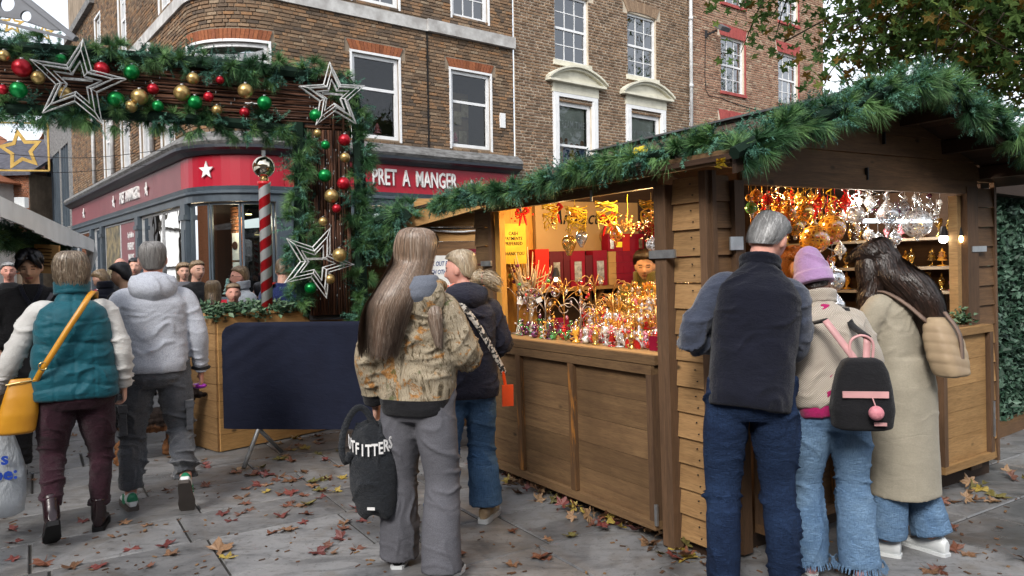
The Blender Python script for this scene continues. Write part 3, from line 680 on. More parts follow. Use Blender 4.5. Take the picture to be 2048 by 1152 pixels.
for i, h in enumerate(h2):
    if i < 2:
        sash(B2, b2, *h, cols=3, rows=2, glass='glass_hi', o=-.06, fw=.06, sill=(.08, .07, .13, 'cream')); room(B2, b2, h[0] - .1, h[1] + .1, h[2] - .1, h[3] + .1, 1.2)
    else:
        sash(B2, b2, *h, cols=1, rows=1, glass='glass', o=-.05, fw=.1, meet=4.72)
        m = MB()
        for x0, x1, q in ((h[0] - .2, h[0] - .001, .06), (h[1] + .001, h[1] + .2, .06)): B2.box(m, x0, x1, 0, q, 3.9, 5.95); B2.box(m, x0 + .03, x1 - .03, q, q + .03, 3.9, 5.93)
        B2.box(m, h[0] - .2, h[1] + .2, 0, .063, 5.951, 6.05); m.build('window_surround', MT['white'], b2)
        m = MB(); B2.box(m, h[0] - .22, h[1] + .22, 0, .07, 6.051, 6.3)
        B2.box(m, h[0] - .4, h[1] + .4, 0, .2, 6.3, 6.36)
        n_ = 14; c_ = (h[0] + h[1]) / 2; hw = (h[1] - h[0]) / 2 + .42
        for k in range(n_):
            u0, u1 = -1 + 2 * k / n_, -1 + 2 * (k + 1) / n_; f_ = lambda u: 6.365 + .36 * (math.cos(u * PI / 2) ** .8 if abs(u) < 1 else 0)
            for (t0_, t1_, oo) in ((.0, .055, .24), (-.06, -.004, .17)):
                v = [B2.p(c_ + hw * u0, 0, f_(u0) + t0_), B2.p(c_ + hw * u1, 0, f_(u1) + t0_), B2.p(c_ + hw * u1, oo, f_(u1) + t0_), B2.p(c_ + hw * u0, oo, f_(u0) + t0_), B2.p(c_ + hw * u0, 0, f_(u0) + t1_), B2.p(c_ + hw * u1, 0, f_(u1) + t1_), B2.p(c_ + hw * u1, oo, f_(u1) + t1_), B2.p(c_ + hw * u0, oo, f_(u0) + t1_)]
                m.add(v, [(0, 1, 2, 3), (7, 6, 5, 4), (3, 2, 6, 7), (0, 3, 7, 4), (1, 5, 6, 2)])
            v = [B2.p(c_ + hw * u0, .08, 6.36), B2.p(c_ + hw * u1, .08, 6.36), B2.p(c_ + hw * u1, .08, f_(u1)), B2.p(c_ + hw * u0, .08, f_(u0))]; m.add(v, [(0, 1, 2, 3)])
        m.build('pediment', MT['cream'], b2)
        m = MB(); B2.box(m, h[0] + .1, h[1] - .1, -.2, -.18, 4.0, 5.74); bl_ = m.build('window_film', MT['blind'], b2)
        flag_letters(B2, c_, 5.3, ('STREAM TIME', 'STAY WINNING')[i - 2], .27, .62, MT['letter'], bl_, o=-.17, ext=.002, off=.002)
        # printed figures on the lower half of the film: coloured flat shapes
        rq = random.Random(i)
        for k in range(5 if i == 2 else 1):
            m = MB(); x_ = h[0] + (.25 + .19 * k if i == 2 else .6); zc = 4.78 + rq.uniform(-.05, .08)
            c0, t0, n0 = B2.fr(x_); Mq = frame(t0, n0, Vector((0, 0, 1)), B2.p(x_, -.178, zc))
            m.prism([(.07 * math.cos(a), .09 * math.sin(a)) for a in np.linspace(0, 2 * PI, 11)[:-1]], 0, .003, 0, M=Mq)
            m.prism([(-.13, -.75), (.13, -.75), (.12, -.2), (.05, -.1), (-.05, -.1), (-.12, -.2)], .0, .004, 1, M=Mq)
            cc = [(.35, .2, .05), (.05, .08, .2), (.4, .3, .05), (.04, .04, .05), (.1, .15, .3)][k]
            m.build('printed_figure', [mk('print_skin%d%d' % (i, k), (.2, .1, .06)), mk('print_shirt%d%d' % (i, k), cc)], bl_)
        room(B2, b2, h[0] - .1, h[1] + .1, h[2] - .1, h[3] + .1, 1.0, o=-.22)
m = MB(); m.tube([B2.p(12.7, .12, 4), B2.p(12.7, .12, 12)], .05, 10)
for z_ in (4.9, 6.9, 8.9): m.tube([B2.p(12.7, .12, z_ - .05), B2.p(12.7, .12, z_ + .05)], .068, 10)
m.build('downpipe', MT['pipe'], b2, True)
# ------------------------------------------------------------------ red trimmed brick building
b3 = thing('brick_office_building', 'pinkish brick building with red painted window arches behind the tree', 'building')
h3 = [(14.3, 15.52, 6.98, 8.72), (17.45, 18.65, 6.98, 8.72), (14.3, 15.52, 9.76, 11.4), (17.45, 18.65, 9.76, 11.4), (14.3, 15.52, 4.2, 6.05), (17.45, 18.65, 4.2, 6.05)]
wl = MB(); wall_grid(B2, wl, 12.76, 20.3, 0, 12.8, h3, 0, 0)
p_ = [B2.p(20.3, 0, 0), B2.p(20.3, -6, 0), B2.p(20.3, -6, 12.8), B2.p(20.3, 0, 12.8)]; wl.add(p_, [(0, 1, 2, 3)])
wl.build('wall', MT['mortar2'], b3)
lay_bricks(B2, b3, 12.77, 20.3, 4.5, 12.3, h3 + [(h[0] - .16, h[1] + .16, h[3], h[3] + .36) for h in h3], MT['brick_b3'], seed=8, gap=.018)
for i, h in enumerate(h3):
    voussoirs(B2, b3, h[0] - .04, h[1] + .04, h[3] + .005, .35, MT['vouss_red'], flare=.1)
    if i < 4: sash(B2, b3, *h, cols=3, rows=2, glass='glass_hi', o=-.07, fw=.06, fm='white', sill=(.06, .08, .09, 'vouss_red')); room(B2, b3, h[0] - .1, h[1] + .1, h[2] - .1, h[3] + .1, 1.2)
    m = MB(); B2.box(m, h[1] + .001, h[1] + .07, -.1, .03, h[2], h[3]); m.build('window_trim', MT['vouss_red'], b3)
m = MB(); B2.box(m, 12.8, 20.3, .0, .2, 12.5, 12.8); m.build('parapet', MT['stone_l'], b3)
fl = thing('floodlight', 'grey floodlight bracketed to the pinkish brick wall above the red arch', 'light')
m = MB(); c0 = B2.p(13.75, .45, 8.75); M_ = T(*c0) @ RZ(math.atan2(.613, .79)) @ RX(R(35)); m.box((-.22, -.18, -.06), (.22, .18, .06), M=M_); m.build('housing', MT['lead'], fl)
m = MB(); m.box((-.19, -.15, -.075), (.19, .15, -.0605), M=M_); m.build('lens', MT['pipe'], fl)
m = MB(); m.bar(B2.p(13.6, 0, 8.6), B2.p(13.7, .3, 8.68), .05, .05); m.bar(B2.p(13.5, .02, 8.5), B2.p(13.5, .02, 8.72), .14, .04); m.build('bracket', MT['metal_d'], fl)
m = MB(); m.tube(catmull([B2.p(13.5, .03, 8.5), B2.p(13.52, .03, 6.9), B2.p(14.2, .03, 6.75), B2.p(16, .03, 6.6), B2.p(20, .03, 6.5)], 3), .012, 5); tag(m.build('wall_cable', MT['metal_d']), 'thin black cable running down and along the pinkish brick wall', 'cable')
# ------------------------------------------------------------------ far left buildings
LD = (-.613, .79)
B4 = Path('line', (-6.49 - .613 * 15.3, 15.23 + .79 * 15.3), (.613, -.79))   # s negative = further away
c4 = thing('concrete_fronted_building', 'grey stone fronted building with tall dark window strips past the coffee shop', 'building')
h4 = [(-2.9, -1.0, 3.3, 6.4), (-6.6, -3.4, 3.3, 6.4)]
wl = MB(); wall_grid(B4, wl, -8.0, -.02, 0, 8.2, h4); p_ = [B4.p(-.02, 0, 0), B4.p(-.02, -6, 0), B4.p(-.02, -6, 8.2), B4.p(-.02, 0, 8.2)]; wl.add(p_, [(0, 1, 2, 3)]); wl.build('wall', MT['stone'], c4)
for h in h4:
    n_ = int((h[1] - h[0]) / .6)
    for k in range(n_):
        a = h[0] + (h[1] - h[0]) * k / n_; f = MB(); B4.box(f, a, a + .07, -.1, .0, h[2], h[3]); w_ = f.build('window', MT['slate'], c4)
        g_ = MB(); B4.box(g_, a + .07, h[0] + (h[1] - h[0]) * (k + 1) / n_, -.09, -.08, h[2], h[3]); g_.build('pane', MT['glass_hi'], w_)
    room(B4, c4, h[0] - .05, h[1] + .05, h[2] - .1, h[3] + .1, 1.5)
def timber_house(P, d, w, zw, zr, label, seed=1, depth=6):
    th = thing('timbered_house', label, 'building'); pt = Path('line', P, d); r = random.Random(seed)
    m = MB(); hs_ = [(w * .15, w * .32, zw * .35, zw * .62), (w * .6, w * .8, zw * .35, zw * .62)]
    wall_grid(pt, m, 0, w, 0, zw, hs_); m.add([pt.p(0, 0, zw), pt.p(w, 0, zw), pt.p(w / 2, 0, zr)], [(0, 1, 2)])
    for x in (0, w): m.add([pt.p(x, 0, 0), pt.p(x, -depth, 0), pt.p(x, -depth, zw), pt.p(x, 0, zw)], [(0, 1, 2, 3)])
    m.build('wall', MT['plaster'], th)
    def tb(a, b_, c, e, wd=.2):
        q = MB(); q.bar(pt.p(a, .03, b_), pt.p(c, .03, e), .08, wd, up=pt.fr(0)[2]); q.build('timber', MT['timber'], th, False)
    for x in np.linspace(0, w, 7): tb(x, 0, x, zw)
    for z in (zw * .33, zw * .66, zw): tb(0, z, w, z)
    for x in np.linspace(w * .17, w * .83, 4): tb(x, zw, x, zw + (zr - zw) * (1 - abs(2 * x / w - 1)))
    tb(0, zw * .66, w * .17, zw * .98); tb(w, zw * .66, w * .83, zw * .98); tb(w * .33, zw, w * .5, zr - .6); tb(w * .67, zw, w * .5, zr - .6)
    for k, sd_ in enumerate((0, 1)):
        for row in range(8):
            u0, u1 = row / 8, (row + 1) / 8; q = MB()
            def rp(u, o): return pt.p((w / 2 * u - .35 * (1 - u)) if sd_ == 0 else (w - w / 2 * u + .35 * (1 - u)), o, zw - .2 * (1 - u) + (zr - zw) * u + .12)
            q.add([rp(u0, .35), rp(u0, -depth), rp(u1 + .02, -depth), rp(u1 + .02, .35)] + [rp(u0, .35) + Vector((0, 0, .07)), rp(u0, -depth) + Vector((0, 0, .07)), rp(u1, -depth) + Vector((0, 0, .03)), rp(u1, .35) + Vector((0, 0, .03))], [(0, 1, 2, 3), (4, 5, 6, 7), (0, 1, 5, 4), (3, 2, 6, 7), (0, 3, 7, 4)], 0, r.random() + .01)
            q.build('roof_tile_course', MT['tile'], th)
    for h in hs_: sash(pt, th, *h, cols=3, rows=3, glass='glass_hi', o=-.03, fw=.05, fm='timber')
    for h in hs_: room(pt, th, h[0] - .1, h[1] + .1, h[2] - .1, h[3] + .1, 1)
    return th
a_ = at(20, 400, 36); timber_house((a_.x, a_.y), (.97, -.24), 5.4, 5.0, 8.2, 'black and white timbered house with orange tiled roof beyond the grey stone front', 2)
a_ = at(-80, 400, 31)
b5 = thing('red_brick_house', 'old red brick house under a dark slate roof behind the gold hanging star', 'building')
B5 = Path('line', (a_.x, a_.y), (.99, -.1)); h5 = [(1.0, 1.9, 2.8, 4.2)]
wl = MB(); wall_grid(B5, wl, 0, 3.1, 0, 5.6, h5); wl.add([B5.p(3.1, 0, 0), B5.p(3.1, -6, 0), B5.p(3.1, -6, 5.6), B5.p(3.1, 0, 5.6)], [(0, 1, 2, 3)]); wl.build('wall', MT['mortar1'], b5)
lay_bricks(B5, b5, 0, 3.1, 1.5, 5.6, h5, MT['tile'], nparts=120, seed=3, mg=0); sash(B5, b5, *h5[0], cols=2, rows=2, glass='glass_hi')
wl = MB(); wl.add([B5.p(-.2, .3, 5.5), B5.p(3.4, .3, 5.5), B5.p(3.4, -3, 7.4), B5.p(-.2, -3, 7.4), B5.p(-.2, .3, 5.62), B5.p(3.4, .3, 5.62), B5.p(3.4, -3, 7.52), B5.p(-.2, -3, 7.52)], [(3, 2, 1, 0), (4, 5, 6, 7), (0, 1, 5, 4), (1, 2, 6, 5)]); wl.build('roof', MT['slatetile'], b5)
timber_house((-33, 31), (.97, -.24), 12.4, 5.2, 9.0, 'wide white timbered house further along the lane, seen in the shop windows', 5)

# the brick terrace across the square, behind the camera: it shows in the shop glass
bt_ = thing('brick_terrace', 'brick terrace on the near side of the square, seen only in the shop windows', 'building'); BT = Path('line', (30, -13), (-1, 0)); ht = [(2 + 4 * i, 3.4 + 4 * i, z, z + 2) for i in range(14) for z in (4.6, 8)]
m = MB(); wall_grid(BT, m, 0, 60, 0, 11, ht); m.build('wall', MT['mortar1'], bt_); m = MB(); BT.box(m, 0, 60, 0, .2, 3.4, 3.9); BT.box(m, 0, 60, 0, .3, 10.6, 11); m.build('cornice', MT['stone_l'], bt_)
m = MB(); wall_grid(Path('line', (-15.5, -8), (0, 1)), m, 0, 25, 0, 9, []); tag(m.build('brick_house_wall', MT['brick_in']), 'plain brick side wall on the near side of the lane, seen in the shop windows', 'wall')
for h in ht[::1]: m = MB(); BT.box(m, h[0], h[1], -.14, -.12, h[2], h[3]); m.build('window', MT['dark'], bt_)
# ------------------------------------------------------------------ wood set
MT['w_tan'] = wood('tan_treated_plank', (.36, .215, .095), (.25, .14, .06), 1)
MT['w_tan_x'] = wood('tan_treated_board', (.36, .215, .09), (.25, .14, .055), 0)
MT['w_brn'] = wood('brown_weathered_board', (.19, .115, .055), (.115, .066, .034), 1, var=.22)
MT['w_brn_x'] = wood('brown_weathered_plank', (.18, .1, .048), (.1, .056, .029), 0, var=.2)
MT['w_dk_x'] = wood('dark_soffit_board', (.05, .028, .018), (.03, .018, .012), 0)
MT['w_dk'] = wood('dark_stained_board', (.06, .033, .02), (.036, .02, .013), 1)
MT['w_post'] = wood('brown_post', (.14, .08, .045), (.085, .05, .03), 2, knots=False)
MT['w_batt'] = wood('orange_weathered_batten', (.14, .075, .035), (.1, .055, .028), 2, knots=False, wear=(.4, .16, .03))
MT['w_new'] = wood('fresh_pine_board', (.48, .28, .11), (.38, .2, .07), 0, var=.12)
MT['w_och'] = wood('ochre_inner_panel', (.5, .27, .06), (.4, .2, .045), 2, knots=False)
MT['w_pale'] = wood('pale_inner_timber', (.4, .26, .12), (.3, .18, .08), 1, knots=False)
# ------------------------------------------------------------------ garland needles
def needle(name, c1, c2, c3):
    t = NT(name); a = t.attr()
    col = t.ramp(a, [(0, c1), (.45, c2), (.8, c3), (1, tuple(x * 1.25 for x in c3))])
    return t.fin(col, .55, None, Specular_IOR_Level=.35)
MT['needle'] = needle('artificial_pine_needles', (.014, .05, .022), (.042, .125, .045), (.13, .25, .085))
MT['needle_t'] = needle('teal_pine_needles', (.014, .05, .038), (.04, .13, .09), (.1, .24, .165))
def tuft(mb_v, mb_f, mb_r, p, d, L, n, w, rng, droop=.0, spread=.7, kind=0):
    # one sprig: needles around a twig, vectorised
    d = d / (np.linalg.norm(d) + 1e-9); a = np.cross(d, (0, 0, 1.0)); 
    if np.linalg.norm(a) < .1: a = np.array((1.0, 0, 0))
    a /= np.linalg.norm(a); b = np.cross(d, a)
    ph = rng.uniform(0, 2 * PI, n); u = rng.uniform(0, 1, n)
    if kind == 0:   # long soft pine tuft radiating from near one point
        sp = rng.uniform(.1, spread, n); nl = L * rng.uniform(.6, 1.05, n); base = p + np.outer(u * L * .3, d)
    else:           # short fir needles along a twig
        sp = rng.uniform(.8, 1.25, n); nl = L * rng.uniform(.16, .26, n) * (1.1 - .5 * u); base = p + np.outer(u * L, d)
    dr = np.outer(np.cos(sp), d) + np.sin(sp)[:, None] * (np.cos(ph)[:, None] * a + np.sin(ph)[:, None] * b)
    tip = base + dr * nl[:, None]; tip[:, 2] -= droop * nl
    sd_ = np.cross(dr, rng.normal(size=(n, 3))); sd_ /= np.linalg.norm(sd_, axis=1)[:, None] + 1e-9
    v = np.empty((n * 3, 3)); v[0::3] = base - sd_ * w; v[1::3] = base + sd_ * w; v[2::3] = tip
    mb_v.append(v); mb_r.append(np.clip(rng.uniform(0, 1) * .6 + rng.uniform(0, .4, n), .01, 1))
def tri_mesh(name, vs, rs, mats, extra=None):
    v = np.concatenate(vs); n = len(v) // 3; me = bpy.data.meshes.new(name)
    me.vertices.add(len(v)); me.vertices.foreach_set('co', v.astype(np.float32).ravel())
    me.loops.add(len(v)); me.loops.foreach_set('vertex_index', np.arange(len(v), dtype=np.int32))
    me.polygons.add(n); me.polygons.foreach_set('loop_start', np.arange(0, len(v), 3, dtype=np.int32)); me.polygons.foreach_set('loop_total', np.full(n, 3, np.int32))
    for q in (mats if isinstance(mats, (list, tuple)) else [mats]): me.materials.append(q)
    if extra is not None: me.polygons.foreach_set('material_index', extra.astype(np.int32))
    a = me.attributes.new('rnd', 'FLOAT', 'FACE'); a.data.foreach_set('value', np.concatenate(rs).astype(np.float32))
    me.update(calc_edges=True); me.polygons.foreach_set('use_smooth', np.zeros(n, bool)); return me
def garland(name, label, pts, rad, dens=110, L=.16, seed=1, group=None, cat='garland', out=None, droop=.15, nn=46):
    rng = np.random.default_rng(seed); P = catmull(pts, 5); seg = np.linalg.norm(np.diff(P, axis=0), axis=1); cum = np.concatenate([[0], np.cumsum(seg)]); tot = cum[-1]
    g_ = thing(name, label, cat, tuple(P[0]), group=group); org = P[0]
    va, ra, vb, rb = [], [], [], []
    pos = 0.0; k2 = 0
    while pos < tot:
        pos += rng.uniform(.02, .045); k2 += 1; u = min(pos, tot - 1e-4); k = max(min(np.searchsorted(cum, u) - 1, len(P) - 2), 0); f = (u - cum[k]) / (seg[k] + 1e-9)
        c = P[k] * (1 - f) + P[k + 1] * f; t = (P[k + 1] - P[k]) / (seg[k] + 1e-9)
        for _ in range(2):
            q = rng.normal(size=3); q -= t * np.dot(q, t) * .8; q /= np.linalg.norm(q); R_ = (rad[0] if hasattr(rad, '__len__') else rad) * rng.uniform(.45, 1.25); cc = c + q * R_; pine = rng.random() < .55; tone = rng.uniform(0, .75); n0 = max(3, int(dens / 38))
            for i in range(n0):
                d = q * rng.uniform(.5, 1.3) + rng.normal(size=3) * .75; LL = L * rng.uniform(.6, 1.0); (va if pine else vb)
                tuft(va if pine else vb, None, ra if pine else rb, cc - org - q * .02, d, LL * (1 if pine else 1.1), nn - 8 if pine else nn, .0021 if pine else .0025, rng, droop, .8, 0 if pine else 1); rr_ = ra if pine else rb; rr_[-1] = np.clip(tone + rng.uniform(0, .25, len(rr_[-1])), .01, 1)
    o = put('needles', tri_mesh('pine_needles', va, ra, MT['needle']), g_); o['kind'] = 'stuff'
    o = put('fir_sprigs', tri_mesh('fir_sprigs', vb, rb, MT['needle_t']), g_); o['kind'] = 'stuff'
    m = MB(); m.tube(P - org, (np.mean(rad) if hasattr(rad, '__len__') else rad) * .45, 6); m.build('core', MT['dark_green'], g_)
    return g_
MT['dark_green'] = mk('dark_green_core', (.008, .022, .014), rough=.9)
# ------------------------------------------------------------------ the wooden stall
CX, CY = 1.07, 3.94
st = thing('market_stall', 'large brown timber market stall with lit openings on two sides and pine garlands', 'stall')
SM = T(CX, CY, .0) @ RY(R(-1.2)) @ RZ(R(32.6)); st.matrix_local = SM
def sp(x, y, z): return SM @ Vector((x, y, z))
def plank(name, lo, hi, mat, parent=st, r=None, tilt=None):
    m = MB(); m.box(lo, hi, 0, (r if r is not None else random.random()) + .01)
    o = m.build(name, MT[mat], parent); return o
def lap(name, mat, side, a0, a1, z, h, parent=st, t0=.0):
    # overlapping clapboard: thick at the bottom edge. side 'L' lies on x=0 face, 'F' on y=0 face
    m = MB(); a, b_ = .012 + t0, .026 + t0; j = random.uniform(-.002, .002)
    if side == 'L': v = [(-b_ + j, a0, z), (-b_ + j, a1, z), (0, a1, z), (0, a0, z), (-a, a0, z + h - .003), (-a, a1, z + h - .003), (0, a1, z + h - .003), (0, a0, z + h - .003)]
    elif side == 'F': v = [(a0, -b_ + j, z), (a1, -b_ + j, z), (a1, 0, z), (a0, 0, z), (a0, -a, z + h - .003), (a1, -a, z + h - .003), (a1, 0, z + h - .003), (a0, 0, z + h - .003)]
    m.add(v, [(0, 3, 2, 1), (4, 5, 6, 7), (0, 1, 5, 4), (1, 2, 6, 5), (2, 3, 7, 6), (3, 0, 4, 7)], 0, random.random() + .01)
    return m.build(name, MT[mat], parent)
H = .142
SW, SL, ZE, ZR = 2.99, 2.42, 2.12, 2.58
for k in range(14):
    z = .075 + k * H; h = min(H, 2.06 - z)
    lap('plank', 'w_tan', 'L', .03, .235, z, h)
    if z < 2.05: lap('plank', 'w_tan' if z < .9 else 'w_brn', 'L', 2.2, SL, z, h)
    lap('plank', 'w_brn_x', 'F', .03, .15, z, h)
    lap('plank', 'w_tan_x' if z < 1 else 'w_brn_x', 'F', 2.7, SW - .03, z, h)
    for y_ in (.09,): 
        pass
nl = MB()
for k in range(14):
    for y_ in (.08, .095): 
        nl.box((-.031, y_ - .002, .13 + k * H + (.04 if y_ > .09 else -.02)), (-.022, y_ + .002, .136 + k * H + (.04 if y_ > .09 else -.02)))
o = nl.build('nails', MT['metal_d'], st); o['kind'] = 'stuff'
for nm, lo, hi, mt_ in (
    ('corner_trim', (-.034, -.02, .02), (.0, .028, 2.08), 'w_post'), ('corner_trim', (.0, -.036, .02), (.03, .0, 2.08), 'w_post'),
    ('post', (-.075, .237, .02), (0, .325, 2.03), 'w_post'), ('post', (-.03, 2.15, .05), (0, 2.199, 2.06), 'w_post'),
    ('inner_post', (.001, 2.08, 1.1), (.05, 2.149, 2.03), 'w_och'),
    ('post', (.152, -.05, .02), (.228, 0, 2.03), 'w_post'), ('post', (2.55, -.045, .05), (2.7, 0, 2.06), 'w_post'),
    ('corner_trim', (SW - .03, -.034, .05), (SW, .0, 2.1), 'w_post'),
    ('frame_strip', (2.5, .0, 1.1), (2.55, .06, 2.0), 'w_pale'),
    ('lintel', (-.04, .326, 2.03), (.0, 2.2, 2.12), 'w_brn'), ('lintel', (.229, -.04, 2.01), (2.7, 0, 2.1), 'w_brn_x'),
    ('eave_board', (-.2, -.33, 2.07), (-.175, 2.75, 2.135), 'w_brn'),
    ('counter', (-.07, .326, 1.06), (.55, 2.149, 1.09), 'w_pale'), ('counter_edge', (-.1, .326, 1.035), (-.071, 2.2, 1.088), 'w_brn'),
    ('counter', (.229, -.1, 1.06), (2.549, .5, 1.09), 'w_brn_x'),
    ('plinth', (.03, .0, -.01), (.06, SL, .075), 'w_dk'), ('plinth', (.03, .03, -.08), (SW - .03, .06, .075), 'w_dk_x'),
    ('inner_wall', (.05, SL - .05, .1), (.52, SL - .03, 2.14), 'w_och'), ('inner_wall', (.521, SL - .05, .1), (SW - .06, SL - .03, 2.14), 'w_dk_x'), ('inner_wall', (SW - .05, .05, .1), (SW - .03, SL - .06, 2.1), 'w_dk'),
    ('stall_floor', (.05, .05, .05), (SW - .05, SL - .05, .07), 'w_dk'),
): plank(nm, lo, hi, mt_)
# boards of the folded down shutters
def shutter(side, a0, a1, z0, z1, bays, mats, parent=st, thick=.05, tilt=0.0, batt='w_batt'):
    sh = bpy.data.objects.new('shutter', None); link(sh, parent)
    def bx(name, p, q, c, d, e, f_, mt_):   # p..q along face, c..d out, e..f z
        m = MB()
        if side == 'L': m.box((-d, p, e), (-c, q, f_), 0, random.random() + .01)
        else: m.box((p, -d, e), (q, -c, f_), 0, random.random() + .01)
        return m.build(name, MT[mt_], sh)
    k = 5; hh = (z1 - z0 - .1) / k
    edges = [a0 + .05] + bays + [a1 - .05]
    for i in range(len(edges) - 1):
        for j in range(k): bx('board', edges[i], edges[i + 1], .04 + thick - .025 + random.uniform(-.0015, .0015), .04 + thick - .01, z0 + .05 + j * hh + .0012, z0 + .05 + (j + 1) * hh - .0012, mats)
    for b_ in bays: bx('batten', b_ - .028, b_ + .028, .04 + thick - .011, .04 + thick + .02, z0 + .055, z1 - .05, batt)
    bx('rail', a0, a1, .04, .04 + thick + .022, z0, z0 + .05, mats); bx('rail', a0, a1, .04, .04 + thick + .022, z1 - .05, z1, mats)
    bx('stile', a0, a0 + .045, .04, .04 + thick + .021, z0 + .05, z1 - .05, 'w_post'); bx('stile', a1 - .045, a1, .04, .04 + thick + .021, z0 + .05, z1 - .05, 'w_post')
    return sh
shutter('L', .345, 2.2, .1, 1.03, [1.1, 1.72], 'w_brn')
shutter('F', .26, 2.45, .12, 1.03, [.9, 1.6, 1.98], 'w_brn_x')
sh2 = shutter('F', 2.0, 2.66, .14, 1.09, [], 'w_tan_x'); sh2.location = (0, -.04, 0)
# hinges and brackets
def hinge(lo, hi): m = MB(); m.box(lo, hi); return m.build('hinge', MT['steel'], st)
hinge((-.088, .16, 1.63), (-.0755, .36, 1.675)); hinge((-.1, .33, .13), (-.113, .35, .25)); hinge((-.045, 2.15, 1.62), (-.031, 2.3, 1.66))
hinge((2.6, -.052, 1.6), (2.8, -.0455, 1.64)); hinge((2.64, -.16, .3), (2.655, -.125, .55)); hinge((.1, -.06, 1.66), (.2, -.0505, 1.73))
for a in (.9, 1.7): m = MB(); m.box((-.045, a, 2.0), (-.041, a + .02, 2.07)); m.build('hook', MT['steel'], st)
# gable boards above the front opening
k = 0; z = 2.101
while z < ZR - .04:
    h = .135; m = MB()
    zt = min(z + h, ZR); x0b = max(0, (z - .027 - ZE) / (ZR - ZE) * SW / 2); x0t = max(0, (zt - .027 - ZE) / (ZR - ZE) * SW / 2)
    v = [(x0b, -.03, z), (SW - x0b, -.03, z), (SW - x0t, -.018, zt - .003), (x0t, -.018, zt - .003)]
    v += [(a, 0, c) for a, b_, c in v]
    m.add(v, [(0, 1, 2, 3), (4, 0, 3, 7), (1, 5, 6, 2), (3, 2, 6, 7), (0, 4, 5, 1)], 0, random.random() + .01); m.build('gable_board', MT['w_brn_x'], st); z += h
m = MB(); m.prism([(0, 2.1), (SW, 2.1), (SW, 2.14), (SW / 2, ZR + .025), (0, 2.14)], SL - .028, SL - .01, 0, .3); m.build('rear_gable', MT['w_dk_x'], st)
for x_, z_ in ((.9, 2.28), (1.55, 2.3), (1.36, 2.07)):
    m = MB(); m.box((x_, -.05, z_), (x_ + .012, -.031, z_ + .075)); m.build('hook', MT['metal_d'], st)
# roof: boards on purlins, overhanging front and sides
sl = math.atan2(ZR - ZE, SW / 2)
for sd_ in (-1, 1):
    L_ = (SW / 2 + .22) / math.cos(sl); nb = 9
    for j in range(nb):
        a, b_ = L_ * j / nb, L_ * (j + 1) / nb; m = MB()
        def q(u, y, t): x = SW / 2 + sd_ * (u * math.cos(sl) ); zz = ZR + .03 - u * math.sin(sl) + t; return (x, y, zz)
        v = [q(a, -.36, 0), q(b_ - .004, -.36, 0), q(b_ - .004, SL + .32, 0), q(a, SL + .32, 0), q(a, -.36, .025), q(b_ - .004, -.36, .025), q(b_ - .004, SL + .32, .025), q(a, SL + .32, .025)]
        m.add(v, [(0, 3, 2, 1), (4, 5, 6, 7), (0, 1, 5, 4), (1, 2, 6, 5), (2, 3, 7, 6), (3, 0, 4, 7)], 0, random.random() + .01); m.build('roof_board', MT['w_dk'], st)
    for u in (.3, .8, 1.3):
        m = MB(); x = SW / 2 + sd_ * u; zz = ZR + .03 - u * math.tan(sl); m.box((x - .03, -.34, zz - .09), (x + .03, -.02, zz - .004), 0, random.random()); m.build('purlin', MT['w_dk'], st)
    m = MB()   # barge board along the front verge
    for u0, u1 in ((0, L_),):
        v = [q(u0, -.385, -.07), q(u1, -.385, -.07), q(u1, -.385, .05), q(u0, -.385, .05), q(u0, -.361, -.07), q(u1, -.361, -.07), q(u1, -.361, .05), q(u0, -.361, .05)]
        m.add(v, [(0, 1, 2, 3), (7, 6, 5, 4), (0, 4, 5, 1), (3, 2, 6, 7), (0, 3, 7, 4), (1, 5, 6, 2)]); m.build('barge_board', MT['w_dk_x'], st)
m = MB(); m.box((SW / 2 - .1, -.3, ZR + .06), (SW / 2 + .1, SL + .3, ZR + .075)); m.build('ridge_cap', MT['lead'], st)
E_ = lambda x, y, z: tuple(sp(x, y, z))
garland('pine_garland', 'thick pine garland along the left eave of the big timber stall above the trinkets', [E_(-.24, 2.72, 2.12), E_(-.26, 2.2, 2.15), E_(-.24, 1.4, 2.13), E_(-.25, .7, 2.17), E_(-.2, .1, 2.18), E_(-.1, -.3, 2.2)], .045, 260, .108, 11, 'pine garlands')
garland('pine_garland', 'thick pine garland climbing over the front gable of the big timber stall', [E_(-.25, -.4, 2.1), E_(-.05, -.4, 2.18), E_(.5, -.4, 2.35), E_(1.0, -.4, 2.5), E_(1.45, -.4, 2.62), E_(1.9, -.4, 2.5), E_(2.4, -.4, 2.34), E_(3.1, -.4, 2.12)], .07, 260, .126, 12, 'pine garlands')
# yellow leaf and foil scrap caught in the garland
# ------------------------------------------------------------------ second stall behind the women
s2 = thing('pine_stall', 'smaller pine market stall behind the two women, with posters on its end wall', 'stall')
a_ = at(742, 620, 7.6); b_ = at(960, 480, 7.0)
P2 = at(826, 560, 7.3); P2.z = 0
S2 = T(P2.x, P2.y, 0) @ RZ(R(8)); s2.matrix_local = S2
